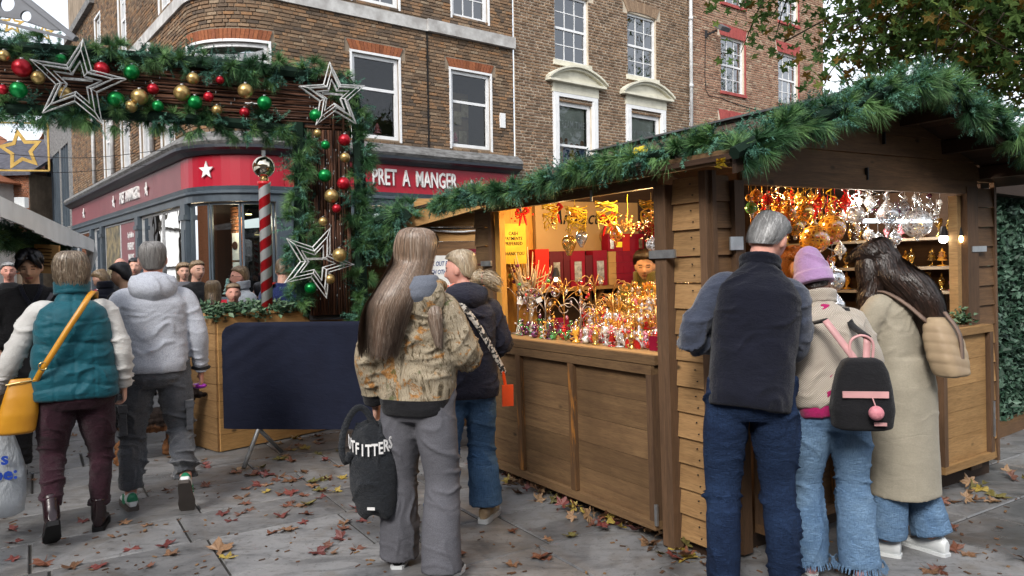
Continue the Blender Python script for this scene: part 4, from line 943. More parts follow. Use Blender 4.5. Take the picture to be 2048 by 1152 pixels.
# light gable end facing camera, x right ; dark side wall on the left recedes
for k in range(16):
    z = .02 + k * .14
    plank('plank', (.02, -.02, z), (1.35, 0, z + .136), 'w_new' if z > 1.75 else 'w_brn_x', s2)
for k in range(14):
    z = .02 + k * .145; plank('plank', (-1.15, .35, z), (.0, .37, z + .141), 'w_brn_x', s2)
plank('corner_post', (-.03, -.035, 0), (.02, .35, 2.1), 'w_new', s2)
for x0, z0, x1, z1 in ((-.1, 2.03, 1.4, 2.44),):
    m = MB(); m.prism([(x0, z0 - .09), (x1, z1 - .09), (x1, z1 + .06), (x0, z0 + .06)], -.2, -.17, 0, .4); m.build('barge_board', MT['w_new'], s2)
    m = MB(); m.prism([(x0 - .02, z0 + .062), (x1, z1 + .062), (x1, z1 + .09), (x0 - .02, z0 + .09)], -.22, 2.2, 0, .2); m.build('roof_board', MT['w_dk'], s2)
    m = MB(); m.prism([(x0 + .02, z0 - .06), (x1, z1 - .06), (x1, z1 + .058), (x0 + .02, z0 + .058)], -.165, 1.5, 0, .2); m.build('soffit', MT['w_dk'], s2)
m = MB(); m.tube(catmull([(.05, -.05, 1.96), (.5, -.05, 1.93), (.9, -.05, 2.0), (1.3, -.06, 2.05)], 4), .009, 5); m.build('white_cable', MT['white'], s2)
m = MB(); m.tube(catmull([(.08, -.06, 1.97), (.5, -.07, 1.96), (.9, -.06, 1.99), (1.3, -.07, 2.13)], 4), .006, 5); m.build('black_cable', MT['metal_d'], s2)
# open shutter board carrying the posters
m = MB(); m.prism([(.05, .2), (.72, .2), (.72, 1.86), (.05, 1.72)], -.1, -.07, 0, .3); m.build('shutter', MT['w_brn_x'], s2)
pn = MB(); pn.box((.1, -.108, 1.1), (.38, -.102, 1.70)); pp = tag(pn.build('notice', MT['paper'], None), 'white notice in blue letters asking people to look out for each other', 'notice'); pp.matrix_world = S2
MT['ink_b'] = mk('blue_ink', (.02, .05, .2), rough=.6); MT['maroon'] = mk('maroon_print', (.16, .015, .03), rough=.5)
for z_, tx in ((1.62, 'LOOK OUT FOR'), (1.54, 'EACH OTHER'), (1.34, 'STAY SAFE')):
    if tx == 'STAY SAFE': continue
    text_mesh('lettering', tx, .062, MT['ink_b'], .001, .62, pp, T(.24, -.11, z_) @ RX(R(90)), off=.001, shear=.2)
pn = MB(); pn.box((.44, -.112, 1.15), (.69, -.106, 1.76)); pq = tag(pn.build('poster', MT['maroon'], None), 'maroon snow speckled market poster beside the white notice on the stall wall', 'poster'); pq.matrix_world = S2
text_mesh('lettering', 'YORK', .075, MT['letter'], .001, .8, pq, T(.57, -.115, 1.53) @ RX(R(90)), off=.001)
text_mesh('lettering', 'CHRISTMAS', .045, MT['letter'], .001, .8, pq, T(.57, -.115, 1.46) @ RX(R(90)), off=.001)
m = MB(); rq = random.Random(2)
for k in range(130):
    x_, z_ = rq.uniform(.445, .685), rq.uniform(1.17, 1.75)
    if 1.42 < z_ < 1.58 and .47 < x_ < .67: continue
    s_ = rq.uniform(.001, .0025); m.box((x_ - s_, -.1135, z_ - s_), (x_ + s_, -.1125, z_ + s_))
sn = m.build('printed_snow', MT['letter'], pq); sn['kind'] = 'stuff'
# ------------------------------------------------------------------ planter and arch
AR = Vector((.917, .4, 0)); PD = Vector((.647, .762, 0)).normalized(); PN = Vector((-PD.y, PD.x, 0))
P0_ = ground(440, 905)
pl = thing('wooden_planter', 'tall pine clad planter box of greenery carrying the archway post', 'planter'); PM = T(P0_.x, P0_.y, 0) @ RZ(math.atan2(PD.y, PD.x)); pl.matrix_local = PM
PLL, PLW, PH = 1.42, .46, 1.2
for k in range(8):
    z = .01 + k * .147
    plank('plank', (0, -.02, z), (PLL, 0, z + .143), 'w_new', pl); plank('plank', (-.02, 0, z), (0, PLW, z + .143), 'w_tan', pl)
    plank('plank', (PLL, 0, z), (PLL + .02, PLW, z + .143), 'w_tan', pl); plank('plank', (0, PLW, z), (PLL, PLW + .02, z + .143), 'w_tan_x', pl)
plank('top_rail', (-.03, -.03, 1.187), (PLL + .03, .03, 1.21), 'w_new', pl); plank('top_rail', (-.03, .031, 1.187), (.03, PLW, 1.21), 'w_tan', pl)
plank('soil', (.03, .03, 1.1), (PLL - .02, PLW - .02, 1.17), 'dark', pl)
AP = at(664, 610, 7.15); AP.z = 0
arch = thing('decorated_archway', 'twig covered market archway edged with pine garland and hung with stars', 'archway', tuple(AP), math.atan2(AR.y, AR.x))
MT['twig'] = wood('willow_twigs', (.13, .055, .03), (.06, .028, .018), 0, knots=False, var=.4)
MT['twig_v'] = wood('willow_twigs_upright', (.13, .055, .03), (.06, .028, .018), 2, knots=False, var=.4)
AL = 4.3; ZB0, ZB1 = 2.9, 3.42; rq = random.Random(5)
m = MB(); m.box((-AL, .03, ZB0), (.2, .12, ZB1)); m.box((-.2, .03, 1.1), (.2, .12, ZB0)); m.build('frame', MT['metal_d'], arch)
n_ = 0
for k in range(22):
    z = ZB0 + .02 + k * (ZB1 - ZB0 - .04) / 21; x = -AL + rq.uniform(0, .6)
    while x < .15 and n_ < 150:
        L_ = rq.uniform(.9, 1.5); x1 = min(x + L_, .2); mm = MB(); mm.tube([(x, 0 + rq.uniform(-.01, .01), z + rq.uniform(-.008, .008)), ((x + x1) / 2, rq.uniform(-.015, .01), z + rq.uniform(-.01, .01)), (x1, rq.uniform(-.01, .01), z + rq.uniform(-.008, .008))], .012, 6, 0, rq.random() + .01); mm.build('twig', MT['twig'], arch, True); n_ += 1; x = x1 - .05
for k in range(17):
    x = -.19 + k * .38 / 16; z = 1.15
    while z < ZB0:
        z1 = z + rq.uniform(.7, 1.2); mm = MB(); mm.tube([(x, rq.uniform(-.01, .01), z), (x + rq.uniform(-.008, .008), rq.uniform(-.02, .01), (z + z1) / 2), (x, 0, min(z1, ZB0))], .012, 6, 0, rq.random() + .01); mm.build('twig', MT['twig_v'], arch, True); z = z1 - .05
AM = T(*AP) @ RZ(math.atan2(AR.y, AR.x)); A_ = lambda x, y, z: tuple(AM @ Vector((x, y, z)))
m = MB(); MT['led'] = mk('unlit_led_bead', (.4, .42, .42), rough=.2)
for k in range(150):
    x_, z_ = rq.uniform(-AL, .2), rq.uniform(ZB0 + .03, ZB1 - .03); m.ball((x_, -.025, z_), (.004, .004, .012), 5, 3)
for k in range(70): m.ball((rq.uniform(-.2, .2), -.025, rq.uniform(1.3, ZB0)), (.004, .004, .012), 5, 3)
for k in range(9):
    z_ = ZB0 + .05 + k * .05
    m.tube([(x, -.018 + .004 * math.sin(x * 9), z_ + .012 * math.sin(x * 7 + k)) for x in np.linspace(-AL, .2, 40)], .003, 4, 1)
for k in range(6): m.tube([(-.17 + k * .07 + .012 * math.sin(z * 8 + k), -.02, z) for z in np.linspace(1.2, 2.9, 20)], .003, 4, 1)
o = m.build('fairy_light_wires', [MT['led'], MT['metal_d']], arch); o['kind'] = 'stuff'
gl_ = [('upper', [A_(-AL, .0, 3.42), A_(-2.9, -.03, 3.41), A_(-1.8, -.03, 3.42), A_(-.8, -.03, 3.42), A_(-.1, -.03, 3.4)], .12, 21, 'pine garland along the top edge of the twig archway beam'),
       ('lower', [A_(-AL, -.03, 2.93), A_(-2.9, -.03, 2.91), A_(-1.8, -.03, 2.93), A_(-.9, -.03, 2.91), A_(-.35, -.03, 2.88)], .105, 22, 'pine garland along the bottom edge of the twig archway beam'),
       ('l', [A_(-.28, -.02, 2.95), A_(-.27, -.02, 2.4), A_(-.29, -.02, 1.8), A_(-.27, -.02, 1.3)], .13, 23, 'upright pine garland on the side of the arch post nearer the striped pole'),
       ('r', [A_(.1, -.0, 3.4), A_(.25, -.0, 3.2), A_(.29, -.0, 2.5), A_(.28, 0, 1.8), A_(.3, 0, 1.1), A_(.33, 0, .75)], .13, 24, 'upright pine garland on the side of the arch post nearer the pine stall')]
for _, pts, rd, sd_, lb in gl_: garland('pine_garland', lb, pts, rd, 240, .135, sd_, 'pine garlands')
garland('pine_garland', 'drooping pine garland joining the arch post to the pine stall roof', [A_(.35, .1, 2.0), tuple(at(770, 440, 7.1)), tuple(at(800, 425, 7.0)), tuple(at(815, 440, 7.0))], .13, 170, .16, 25, 'pine garlands')
garland('pine_garland', 'bushy pine garland hanging in the gap between arch post and pine stall', [tuple(at(735, 440, 7.25)), tuple(at(760, 500, 7.3)), tuple(at(790, 450, 7.1))], .12, 170, .15, 26, 'pine garlands')
# wire stars
MT['starw'] = mk('white_rope_light_wire', (.62, .63, .62), (.4, .4, .4), 60, rough=.45, lo=.4, hi=.6)
def wire_star(px, py, Y, ro, rot, label, tilt=0.0):
    c = at(px, py, Y); s_ = thing('wire_star', label, 'star', group='wire stars on the archway'); s_.matrix_local = T(*c) @ RZ(math.atan2(AR.y, AR.x) + tilt)
    for j, (f, yo) in enumerate(((1.0, -.05), (.74, -.09), (.5, -.05))):
        for dy in (0, .028):
            P = []
            for i in range(10):
                a = PI / 2 + i * PI / 5 + rot; q = ro * f if i % 2 == 0 else ro * f * .42; P.append((q * math.cos(a), yo + dy, q * math.sin(a)))
            m = MB(); m.tube(P, .0066, 6, closed=True); m.build('wire', MT['starw'], s_)
    m = MB()
    for i in range(10):
        a = PI / 2 + i * PI / 5 + rot; k_ = .42 if i % 2 else 1
        m.bar((ro * k_ * math.cos(a), -.05, ro * k_ * math.sin(a)), (ro * .74 * k_ * math.cos(a), -.09, ro * .74 * k_ * math.sin(a)), .006, .006)
        if i % 2: m.bar((ro * .74 * k_ * math.cos(a), -.09, ro * .74 * k_ * math.sin(a)), (ro * .5 * k_ * math.cos(a), -.05, ro * .5 * k_ * math.sin(a)), .006, .006)
    m.bar((-ro * .3, .0, ro * .1), (ro * .3, .0, ro * .1), .02, .02); m.build('brace', MT['starw'], s_)
    return s_
wire_star(156, 168, 6.2, .36, R(-8), 'white wire star on the archway beam, largest and highest of the three')
wire_star(665, 195, 6.95, .31, R(5), 'white wire star at the corner where archway beam meets post')
wire_star(632, 525, 6.9, .34, R(-22), 'white wire star low on the archway post above the planter')
# baubles on the archway
bc = {'r': mk('satin_red_bauble', (.42, .008, .02), rough=.3, Metallic=.55), 'g': mk('satin_green_bauble', (.0, .2, .04), rough=.3, Metallic=.55), 'o': mk('satin_gold_bauble', (.5, .34, .13), rough=.33, Metallic=.75)}
cn = {'r': 'red', 'g': 'green', 'o': 'gold'}
bl_ = [(8, 111, 11, 'o'), (44, 136, 18, 'r'), (76, 155, 13, 'o'), (122, 118, 10, 'g'), (5, 179, 10, 'r'), (37, 180, 16, 'g'), (130, 186, 13, 'o'), (203, 139, 15, 'r'), (263, 144, 15, 'g'), (232, 199, 16, 'g'), (279, 194, 16, 'o'), (262, 213, 12, 'o'), (306, 178, 11, 'r'), (316, 212, 11, 'g'), (386, 157, 12, 'o'), (364, 186, 16, 'o'), (390, 205, 14, 'g'), (417, 194, 10, 'r'), (434, 220, 10, 'o'), (440, 160, 8, 'r'), (491, 182, 15, 'o'), (489, 225, 10, 'r'), (529, 206, 14, 'g'),
       (632, 231, 13, 'g'), (635, 266, 8, 'o'), (651, 290, 9, 'g'), (689, 280, 12, 'r'), (690, 315, 10, 'o'), (650, 351, 13, 'g'), (687, 367, 13, 'r'), (663, 392, 14, 'o'), (673, 417, 9, 'r'), (646, 443, 9, 'o'), (679, 510, 14, 'o'), (660, 558, 10, 'o'), (621, 576, 12, 'g')]
where = ['at the cut off end of the beam', 'above the far end of the beam', 'tucked under the large red one', 'half hidden in the pine above the big star', 'low at the cut off end', 'below the large red one at the beam end', 'inside the lower points of the big star', 'right above the big star point', 'in the pine beside the red one near the big star', 'under the point of the big star', 'largest of the trio after the big star', 'smallest gold of the trio after the big star', 'in the row after the big star, smallest red', 'small, below that small red one', 'near the top garland over mid beam', 'big, in mid beam beside the green', 'beside the big gold one in mid beam', 'small, between the mid beam pair and the white star', 'small, low in the garland mid beam', 'half buried in the top garland mid beam', 'last big one before the corner', 'small, under the last big gold one', 'last one before the corner star',
         'just under the corner star', 'small, high on the post', 'small, on the upper post beside the top red', 'uppermost of the post', 'under the uppermost red of the post', 'big, halfway up the post', 'in the post pine at half height', 'big, halfway up the post', 'small, beneath the big gold of the post', 'small, just above the low star', 'big, at the side of the low star', 'inside the low star, near the planter', 'lowest one, between the low star and the planter']
for (px, py, r_, c_), wh in zip(bl_, where):
    Y = (6.14 + (px / 660) * 1.0 if px < 600 else 7.05) - .17; p = at(px, py, Y); rr_ = r_ / F_PX * Y
    b_ = thing('bauble', '%s bauble on the archway, %s' % (cn[c_], wh), 'bauble', tuple(p), group='baubles on the archway')
    m = MB(); m.ball((0, 0, 0), rr_, 24, 14); m.build('ball', bc[c_], b_, True)
    m = MB(); m.lathe([(rr_ * .22, rr_ * .95), (rr_ * .22, rr_ * 1.12), (rr_ * .05, rr_ * 1.14)], 10); m.tube([(0, 0, rr_ * 1.1), (0, .03, rr_ * 1.35), (0, .08, rr_ * 1.5)], .002, 4); m.build('cap', MT['steel'], b_)
for px, py, lb in ((422, 170, 'small white glitter star on the archway beam beside the hidden red bauble'), (503, 208, 'small silver star on the archway beam before the last green bauble')):
    p = at(px, py, 6.75); m = MB(); star2d(m, Matrix.Identity(4) @ RX(R(90)), .06, .026, .008); o = m.build('glitter_star', MT['letter']); o.matrix_world = T(*p) @ RZ(math.atan2(AR.y, AR.x)); tag(o, lb, 'star')
# candy pole
def candy():
    t = NT('candy_stripes'); sep = t.n('SeparateXYZ', Vector=t.tc.outputs['Object'])
    an = t.math('ARCTAN2', sep.outputs[1], sep.outputs[0]); f = t.math('FRACT', t.math('ADD', t.math('MULTIPLY', sep.outputs[2], 5.2), t.math('MULTIPLY', an, -1 / (2 * PI))))
    col = t.mix(t.math('GREATER_THAN', f, .5), (.62, .64, .66), (.5, .012, .02)); return t.fin(col, .3)
cp = ground(535, 905); cp = at(534, 600, 6.95); po = thing('candy_pole', 'red and white striped pole topped by a mirrored gold ball in the planter', 'pole', (cp.x, cp.y, 1.15))
m = MB(); m.lathe([(.052, 0), (.052, 1.22), (.06, 1.225), (.06, 1.25)], 24); m.build('pole', candy(), po, True)
m = MB(); m.lathe([(.05, 1.25), (.03, 1.262), (.045, 1.275), (.03, 1.29)], 20); m.build('collar', mk('brass', (.6, .42, .18), rough=.25, Metallic=1), po, True)
m = MB(); m.ball((0, 0, 1.385), .1, 32, 20); m.build('ball', mk('mirror_champagne', (.75, .68, .55), rough=.04, Metallic=1), po, True)
m = MB(); m.lathe([(.018, 1.48), (.018, 1.535)], 12); m.build('finial', MT['steel'], po)
# greenery in the planter
MT['leafg'] = needle('garland_leaves', (.02, .05, .03), (.045, .1, .05), (.1, .16, .09))
def leaf_cloud(name, parent, pts, n, size, rad, mat, seed, flat=.5, stuff=True):
    rng = np.random.default_rng(seed); P = np.array([tuple(p) for p in pts]); c = P[rng.integers(0, len(P), n)] + rng.normal(size=(n, 3)) * rad
    a = rng.normal(size=(n, 3)); a[:, 2] *= flat; a /= np.linalg.norm(a, axis=1)[:, None]; b = np.cross(a, rng.normal(size=(n, 3))); b /= np.linalg.norm(b, axis=1)[:, None]
    s = size * rng.uniform(.6, 1.3, n)[:, None]; v = np.empty((n * 6, 3)); tip = c + a * s; l = c + a * s * .45 + b * s * .3; r_ = c + a * s * .45 - b * s * .3
    nn_ = np.cross(a, b) * s * .12; l += nn_; r_ += nn_
    v[0::6] = c; v[1::6] = l; v[2::6] = tip; v[3::6] = c; v[4::6] = tip; v[5::6] = r_
    rs = np.repeat(np.clip(rng.uniform(0, 1, n), .01, 1), 2)
    o = put(name, tri_mesh(name, [v], [rs], mat), parent); 
    if stuff: o['kind'] = 'stuff'
    return o
pe = [PM @ Vector((x, y, 1.215 + .02 * math.sin(x * 11))) for x in np.linspace(-.05, PLL, 40) for y in (-.03, .06, .3, .55)]
gr_ = thing('planter_greenery', 'leafy green garland laid along the rim of the pine planter', 'greenery', tuple(P0_))
o = leaf_cloud('leaves', None, pe, 2300, .06, .028, MT['leafg'], 3); o.parent = gr_; o.matrix_parent_inverse = T(*P0_).inverted()
# covered crowd barrier
MT['navycloth'] = fabric('navy_barrier_cover', (.01, .013, .028), (.008, .01, .022), sheen=0, bump=.1, fold=-.2)
bq = ground(505, 918); bq2 = at(450, 650, 6.25)
br_ = thing('crowd_barrier', 'metal crowd barrier dressed in a plain dark navy fabric cover', 'barrier', (bq2.x, 6.2, 0), R(-2))
m = MB(); nx, nz_ = 60, 24; BW, z0_, z1_ = 1.95, .28, 1.155
vv = []
for sd_ in (-.03, .03):
    for j in range(nz_ + 1):
        for i in range(nx + 1):
            u, w = i / nx, j / nz_; x = u * BW; z = z0_ + (z1_ - z0_) * w + (.05 * (1 - w) * (math.sin(u * PI) ** .5 * -.3)) ; cr = .12
            if w > .85: x = min(max(x, cr * (1 - math.sqrt(max(0, 1 - ((w - .85) / .15) ** 2)))), BW - cr * (1 - math.sqrt(max(0, 1 - ((w - .85) / .15) ** 2))))
            y = sd_ + .012 * math.sin(x * 2.3) * (1 - w) + .008 * math.exp(-((x - .1) ** 2 + (1 - w) ** 2 * .6) * 6) * math.sin((x * 3 - w * 4) * 9)
            vv.append((x, y, z))
ff = []; N_ = (nx + 1) * (nz_ + 1)
for j in range(nz_):
    for i in range(nx):
        a = j * (nx + 1) + i; ff.append((a, a + 1, a + nx + 2, a + nx + 1)); ff.append((N_ + a + nx + 1, N_ + a + nx + 2, N_ + a + 1, N_ + a))
bd = [j * (nx + 1) for j in range(nz_ + 1)] + [nz_ * (nx + 1) + i for i in range(1, nx + 1)] + [j * (nx + 1) + nx for j in range(nz_ - 1, -1, -1)]
for a, b_ in zip(bd[:-1], bd[1:]): ff.append((a, b_, b_ + N_, a + N_))
m.add(vv, ff); m.build('cover', MT['navycloth'], br_, True)
for x_ in (.28, 1.6):
    m = MB(); m.tube([(x_, 0, .4), (x_, 0, .27), (x_ - .02, -.28, .02)], .018, 10); m.tube([(x_, 0, .27), (x_ + .1, .25, .02)], .018, 10); m.build('foot', MT['steel'], br_, True)
m = MB(); m.tube([(.04, 0, .32), (BW - .04, 0, .32)], .014, 8); m.build('rail', MT['steel'], br_, True)

p = sp(-.3, .9, 2.14); p = at(1262, 326, 4.3); o = put('stray_leaf', MB().add([(0, 0, 0), (.04, -.01, .02), (.06, 0, .05), (.03, .0, .06), (-.02, .01, .05), (-.03, 0, .02)], [(0, 1, 2, 3, 4, 5)]).mesh('stray_leaf', mk('yellow_leaf_skin', (.6, .5, .03), rough=.5)), None, tuple(p + Vector((0, -.25, 0)))); tag(o, 'single yellow leaf caught in the eave garland of the timber stall', 'leaf')
p = at(1443, 326, 3.45); m = MB(); rq = random.Random(3)
for k in range(7): a = [rq.uniform(-.03, .03) for _ in range(9)]; m.add([a[0:3], a[3:6], a[6:9]], [(0, 1, 2)])
tag(m.build('foil_scrap', mk('gold_foil', (.7, .5, .05), rough=.2, Metallic=.8), None, loc=tuple(p)), 'scrap of gold foil caught where the eave garland meets the gable garland', 'scrap')
# ------------------------------------------------------------------ plane leaves
def leaf_shape(rng, curl=.25, sc=1.0, lobes=5):
    # five lobed maple or plane leaf, folded along its veins and curling at the edges
    ang = []; rad = []
    for i in range(lobes):
        a = -2.0 + 4.0 * i / (lobes - 1); L = (1.0, .95, .75)[abs(i - lobes // 2)] if lobes == 5 else 1
        for da, f in ((-.3, .66), (-.2, .76), (-.12, .84), (0, 1.0), (.12, .84), (.2, .76), (.3, .66)):
            ang.append(a + da); rad.append(L * f * rng.uniform(.88, 1.1))
        ang.append(a + .5 * 4.0 / (lobes - 1)); rad.append(.55)
    ang.pop(); rad.pop()
    v = [(0, 0, 0)]; ph = rng.uniform(0, 6)
    for a, r_ in zip(ang, rad):
        x, y = r_ * math.sin(a), r_ * math.cos(a)
        z = curl * (r_ ** 2) * (math.sin(a * 2.5 + ph) * .6 + .35) + .05 * math.cos(a * 5 * PI / 2)
        v.append((x, y, z))
    v.append((0.0, -.22, .0)); n = len(v)
    f = [(0, i + 1, i) for i in range(1, n - 2)]
    f = [(0, i, i + 1) for i in range(1, n - 2)] 
    V_ = np.array(v); V_[:, 1] += .2; V_ *= .5 * sc
    st_ = [(-.012 * sc, -.1 * sc, 0), (.012 * sc, -.1 * sc, 0), (.006 * sc, -.42 * sc, .06 * sc), (-.004 * sc, -.42 * sc, .06 * sc)]
    return V_, f, st_
def leafmat(name, stops, trans=.35, rough=.5, vein=(.1, .05, .02), vf=.4):
    t = NT(name); a = t.rnd(); col = t.ramp(a, stops)
    v = t.co(); col = t.mix(t.maprange(t.noise(v, 25, 4), .4, .7, 0, vf), col, vein)
    nr = t.bump(t.noise(v, 60, 3), .5, .004)
    t.fin(col, rough, nr)
    tl = t.n('BsdfTranslucent', Color=col); m = t.n('MixShader'); m.inputs[0].default_value = trans
    t.l(t.b.outputs[0], m.inputs[1]); t.l(tl.outputs[0], m.inputs[2]); t.l(m.outputs[0], t.out.inputs[0]); return t.mat
MT['tree_leaf'] = leafmat('plane_tree_leaves', [(0, (.06, .12, .035)), (.45, (.11, .2, .055)), (.76, (.17, .25, .06)), (.86, (.15, .12, .02)), (.94, (.2, .09, .02)), (1, (.24, .17, .03))], .45, .5, (.03, .06, .02), .3)
MT['bark'] = mk('plane_bark', (.1, .085, .06), (.05, .042, .035), 8, (1, 1, .4), rough=.9, bump=.5)
rng = np.random.default_rng(42)
tree = thing('plane_tree', 'big plane tree with green and yellowing leaves above the end of the timber stall', 'tree', (8.6, 11.2, 0))
TO = np.array((8.6, 11.2, 0)); TC = np.array((7.3, 9.9, 7.1)) - TO; TR = np.array((5.0, 4.4, 4.1))
m = MB(); m.tube(catmull([(0, 0, -.1), (.05, -.05, 1.6), (-.1, -.1, 3.2), (0, -.2, 4.6)], 4), np.linspace(.34, .2, 13), 12); m.build('trunk', MT['bark'], tree, True)
tips = []; bm_ = MB()
for i in range(9):
    a = i * 2 * PI / 9 + .3; e = rng.uniform(.1, 1.0); d = np.array((math.cos(a) * math.cos(e), math.sin(a) * math.cos(e), math.sin(e))); L_ = 3.6
    s_ = np.array((0, -.2, 4.2 + .1 * i)); P = catmull([s_, s_ + d * L_ * .4 + (0, 0, .3), s_ + d * L_ * .8, s_ + d * L_ + (0, 0, -.2)], 4)
    m = MB(); m.tube(P, np.linspace(.12, .03, len(P)), 8); m.build('limb', MT['bark'], tree, True)
    for k in range(15):
        b0 = P[rng.integers(3, len(P))]; d2 = rng.normal(size=3); d2 = d2 / np.linalg.norm(d2); e2 = b0 + d2 * rng.uniform(.8, 1.9)
        q = (e2 - TC) / TR
        if np.linalg.norm(q) > 1: e2 = TC + TR * q / np.linalg.norm(q)
        bm_.tube(catmull([b0, (b0 + e2) / 2 + rng.normal(size=3) * .1, e2], 3), np.linspace(.03, .008, 7), 5); tips += [b0 + (e2 - b0) * f for f in np.linspace(.25, 1, 7)]
# low twigs hanging towards the square
for k in range(560):
    q = rng.normal(size=3); q /= np.linalg.norm(q); q[2] = -abs(q[2]) if rng.random() < .75 else q[2]; q[1] = -abs(q[1]); q[0] = -abs(q[0]) if rng.random() < .65 else q[0]
    c = TC + TR * q * rng.uniform(.55, 1.0); d2 = rng.normal(size=3) * .35
    bm_.tube([c, c + d2, c + d2 * 1.7 + (0, 0, -.15)], (.012, .009, .005), 4); tips += [c, c + d2 * .7, c + d2 * 1.2, c + d2 * 1.7 + (0, 0, -.15)]
o = bm_.build('twigs', MT['bark'], tree, True); o['kind'] = 'stuff'
shapes = [leaf_shape(rng, .25) for _ in range(10)]
tips = np.array(tips); L_all = []
for k in range(34000):
    c = tips[rng.integers(0, len(tips))] + rng.normal(size=3) * .17
    w_ = Vector(c + TO)
    if not in_view(w_, 130) and rng.random() < .72: continue
    L_all.append((c, (w_ - Vector((0, 0, EYE))).length, in_view(w_, 0)))
L_all.sort(key=lambda e: (not e[2], e[1]))
variants = []
for V_, f, s_ in shapes:
    for q in range(3):
        m = MB(); rv = rng.random() * .99 + .01; m.add(V_, f, 0, rv); m.add(s_, [(0, 1, 2, 3)], 0, rv); variants.append(m.mesh('leaf', MT['tree_leaf']))
mbv, mbf, mbr, nn_ = [], [], [], 0
for i, (c, d_, vis) in enumerate(L_all):
    s_ = rng.uniform(.13, .21); Rm = Matrix.Rotation(rng.uniform(0, 2 * PI), 4, 'Z') @ Matrix.Rotation(rng.normal() * .8, 4, 'X') @ Matrix.Rotation(rng.normal() * .6 + PI * (rng.random() < .3), 4, 'Y') @ RZ(rng.uniform(0, 6))
    if i < 290:
        put('leaf', variants[i % len(variants)], tree).matrix_local = T(*c) @ Rm @ Matrix.Scale(s_, 4)
    else:
        V_, f, st_ = shapes[i % 10]; v = V_ * s_ @ np.array(Rm.to_3x3()).T + c
        ff = np.array(f); mbv.append(v[ff.ravel()]); mbr.append(np.full(len(f), rng.random() * .99 + .01))
o = put('foliage', tri_mesh('foliage', mbv, mbr, MT['tree_leaf']), tree); o['kind'] = 'stuff'
t2_ = thing('plane_tree', 'second plane tree further off past the end of the stall, behind the nearer crown', 'tree', (18.5, 20.5, 0))
for ch in tree.children:
    if ch.name.split('.')[0] in ('trunk', 'twigs', 'foliage', 'limb'): c_ = ch.copy(); C.objects.link(c_); c_.parent = t2_
t2_.scale = (1.35,) * 3; t2_.rotation_euler = (0, 0, 2.4)
# ------------------------------------------------------------------ fallen leaves
fm_ = {}
for nm_, stops in (('rust', [(0, (.1, .035, .022)), (1, (.19, .07, .04))]), ('brown', [(0, (.13, .065, .035)), (1, (.24, .13, .07))]), ('crimson', [(0, (.1, .02, .022)), (1, (.19, .045, .04))]), ('yellow', [(0, (.3, .22, .035)), (1, (.42, .31, .07))]), ('olive', [(0, (.09, .09, .025)), (1, (.16, .14, .04))]), ('tan', [(0, (.26, .15, .08)), (1, (.34, .22, .12))])):
    fm_[nm_] = leafmat(nm_ + '_fallen_leaf', stops, .08, .38)
fl_mesh = {}
for nm_ in fm_:
    fl_mesh[nm_] = []
    for k in range(6):
        V_, f, s_ = leaf_shape(rng, rng.uniform(.12, .55)); m = MB(); rv = rng.random() * .99 + .01; V_ = V_.copy()
        if k % 2: V_[:, 2] += .22 * np.abs(V_[:, 0])           # folded up along the mid vein
        V_[:, 2] -= V_[:, 2].min(); m.add(V_, f, 0, rv); m.add(s_, [(0, 1, 2, 3)], 0, rv); fl_mesh[nm_].append(m.mesh('fallen_leaf', fm_[nm_]))
fcount = {}
def drop_leaf(p, kind, s, place, z=0.0, tilt=.12):
    o = put('fallen_leaf', fl_mesh[kind][rng.integers(0, 6)], None, (p[0], p[1], z + .003), (rng.normal() * tilt, rng.normal() * tilt, rng.uniform(0, 6.28)), s)
    tag(o, '%s fallen plane leaf %s' % (kind, place), 'leaf', 'fallen leaves ' + place); return o
big = [(560, 1062, 'brown', .2, 'flat on the flagstones before the gray sweatpants'), (430, 1105, 'tan', .21, 'flat on the flagstones between camera and barrier'), (452, 1120, 'yellow', .14, 'lying over the big tan leaf'), (240, 1048, 'brown', .13, 'standing curled between boot and trainer'), (340, 1092, 'crimson', .15, 'curled up on the flagstones below the trainers'),
       (90, 1125, 'rust', .2, 'flat on the flagstones behind the boots'), (155, 1135, 'brown', .16, 'flat on the flagstones below the raised boot'), (200, 1130, 'crimson', .14, 'flat on the flagstones near the crimson heap'), (630, 1103, 'crimson', .15, 'just beside the swinging black bag'), (1082, 1112, 'rust', .17, 'alone on the paving before the stall corner'), (1378, 1122, 'yellow', .2, 'bright and upturned at the foot of the stall post'), (1300, 1085, 'tan', .16, 'upturned among the heap under the shutter'), (470, 938, 'tan', .13, 'on the paving before the barrier foot'), (1855, 1140, 'brown', .15, 'on the paving behind the trench coat'), (1890, 1146, 'rust', .15, 'on the paving beside the brown one behind the trench coat'), (2040, 1118, 'brown', .2, 'at the cut off edge of the paving'), (930, 1110, 'rust', .1, 'small, near the sandy sneakers'), (1985, 995, 'olive', .2, 'big, under the folded pine shutter'), (1965, 985, 'yellow', .16, 'under the folded pine shutter'), (1975, 1002, 'tan', .16, 'topmost under the folded pine shutter'), (545, 1070, 'rust', .12, 'overlapping the big brown leaf')]
for px, py, k_, s_, pl_ in big: p = ground(px, py); drop_leaf(p, k_, s_, pl_)
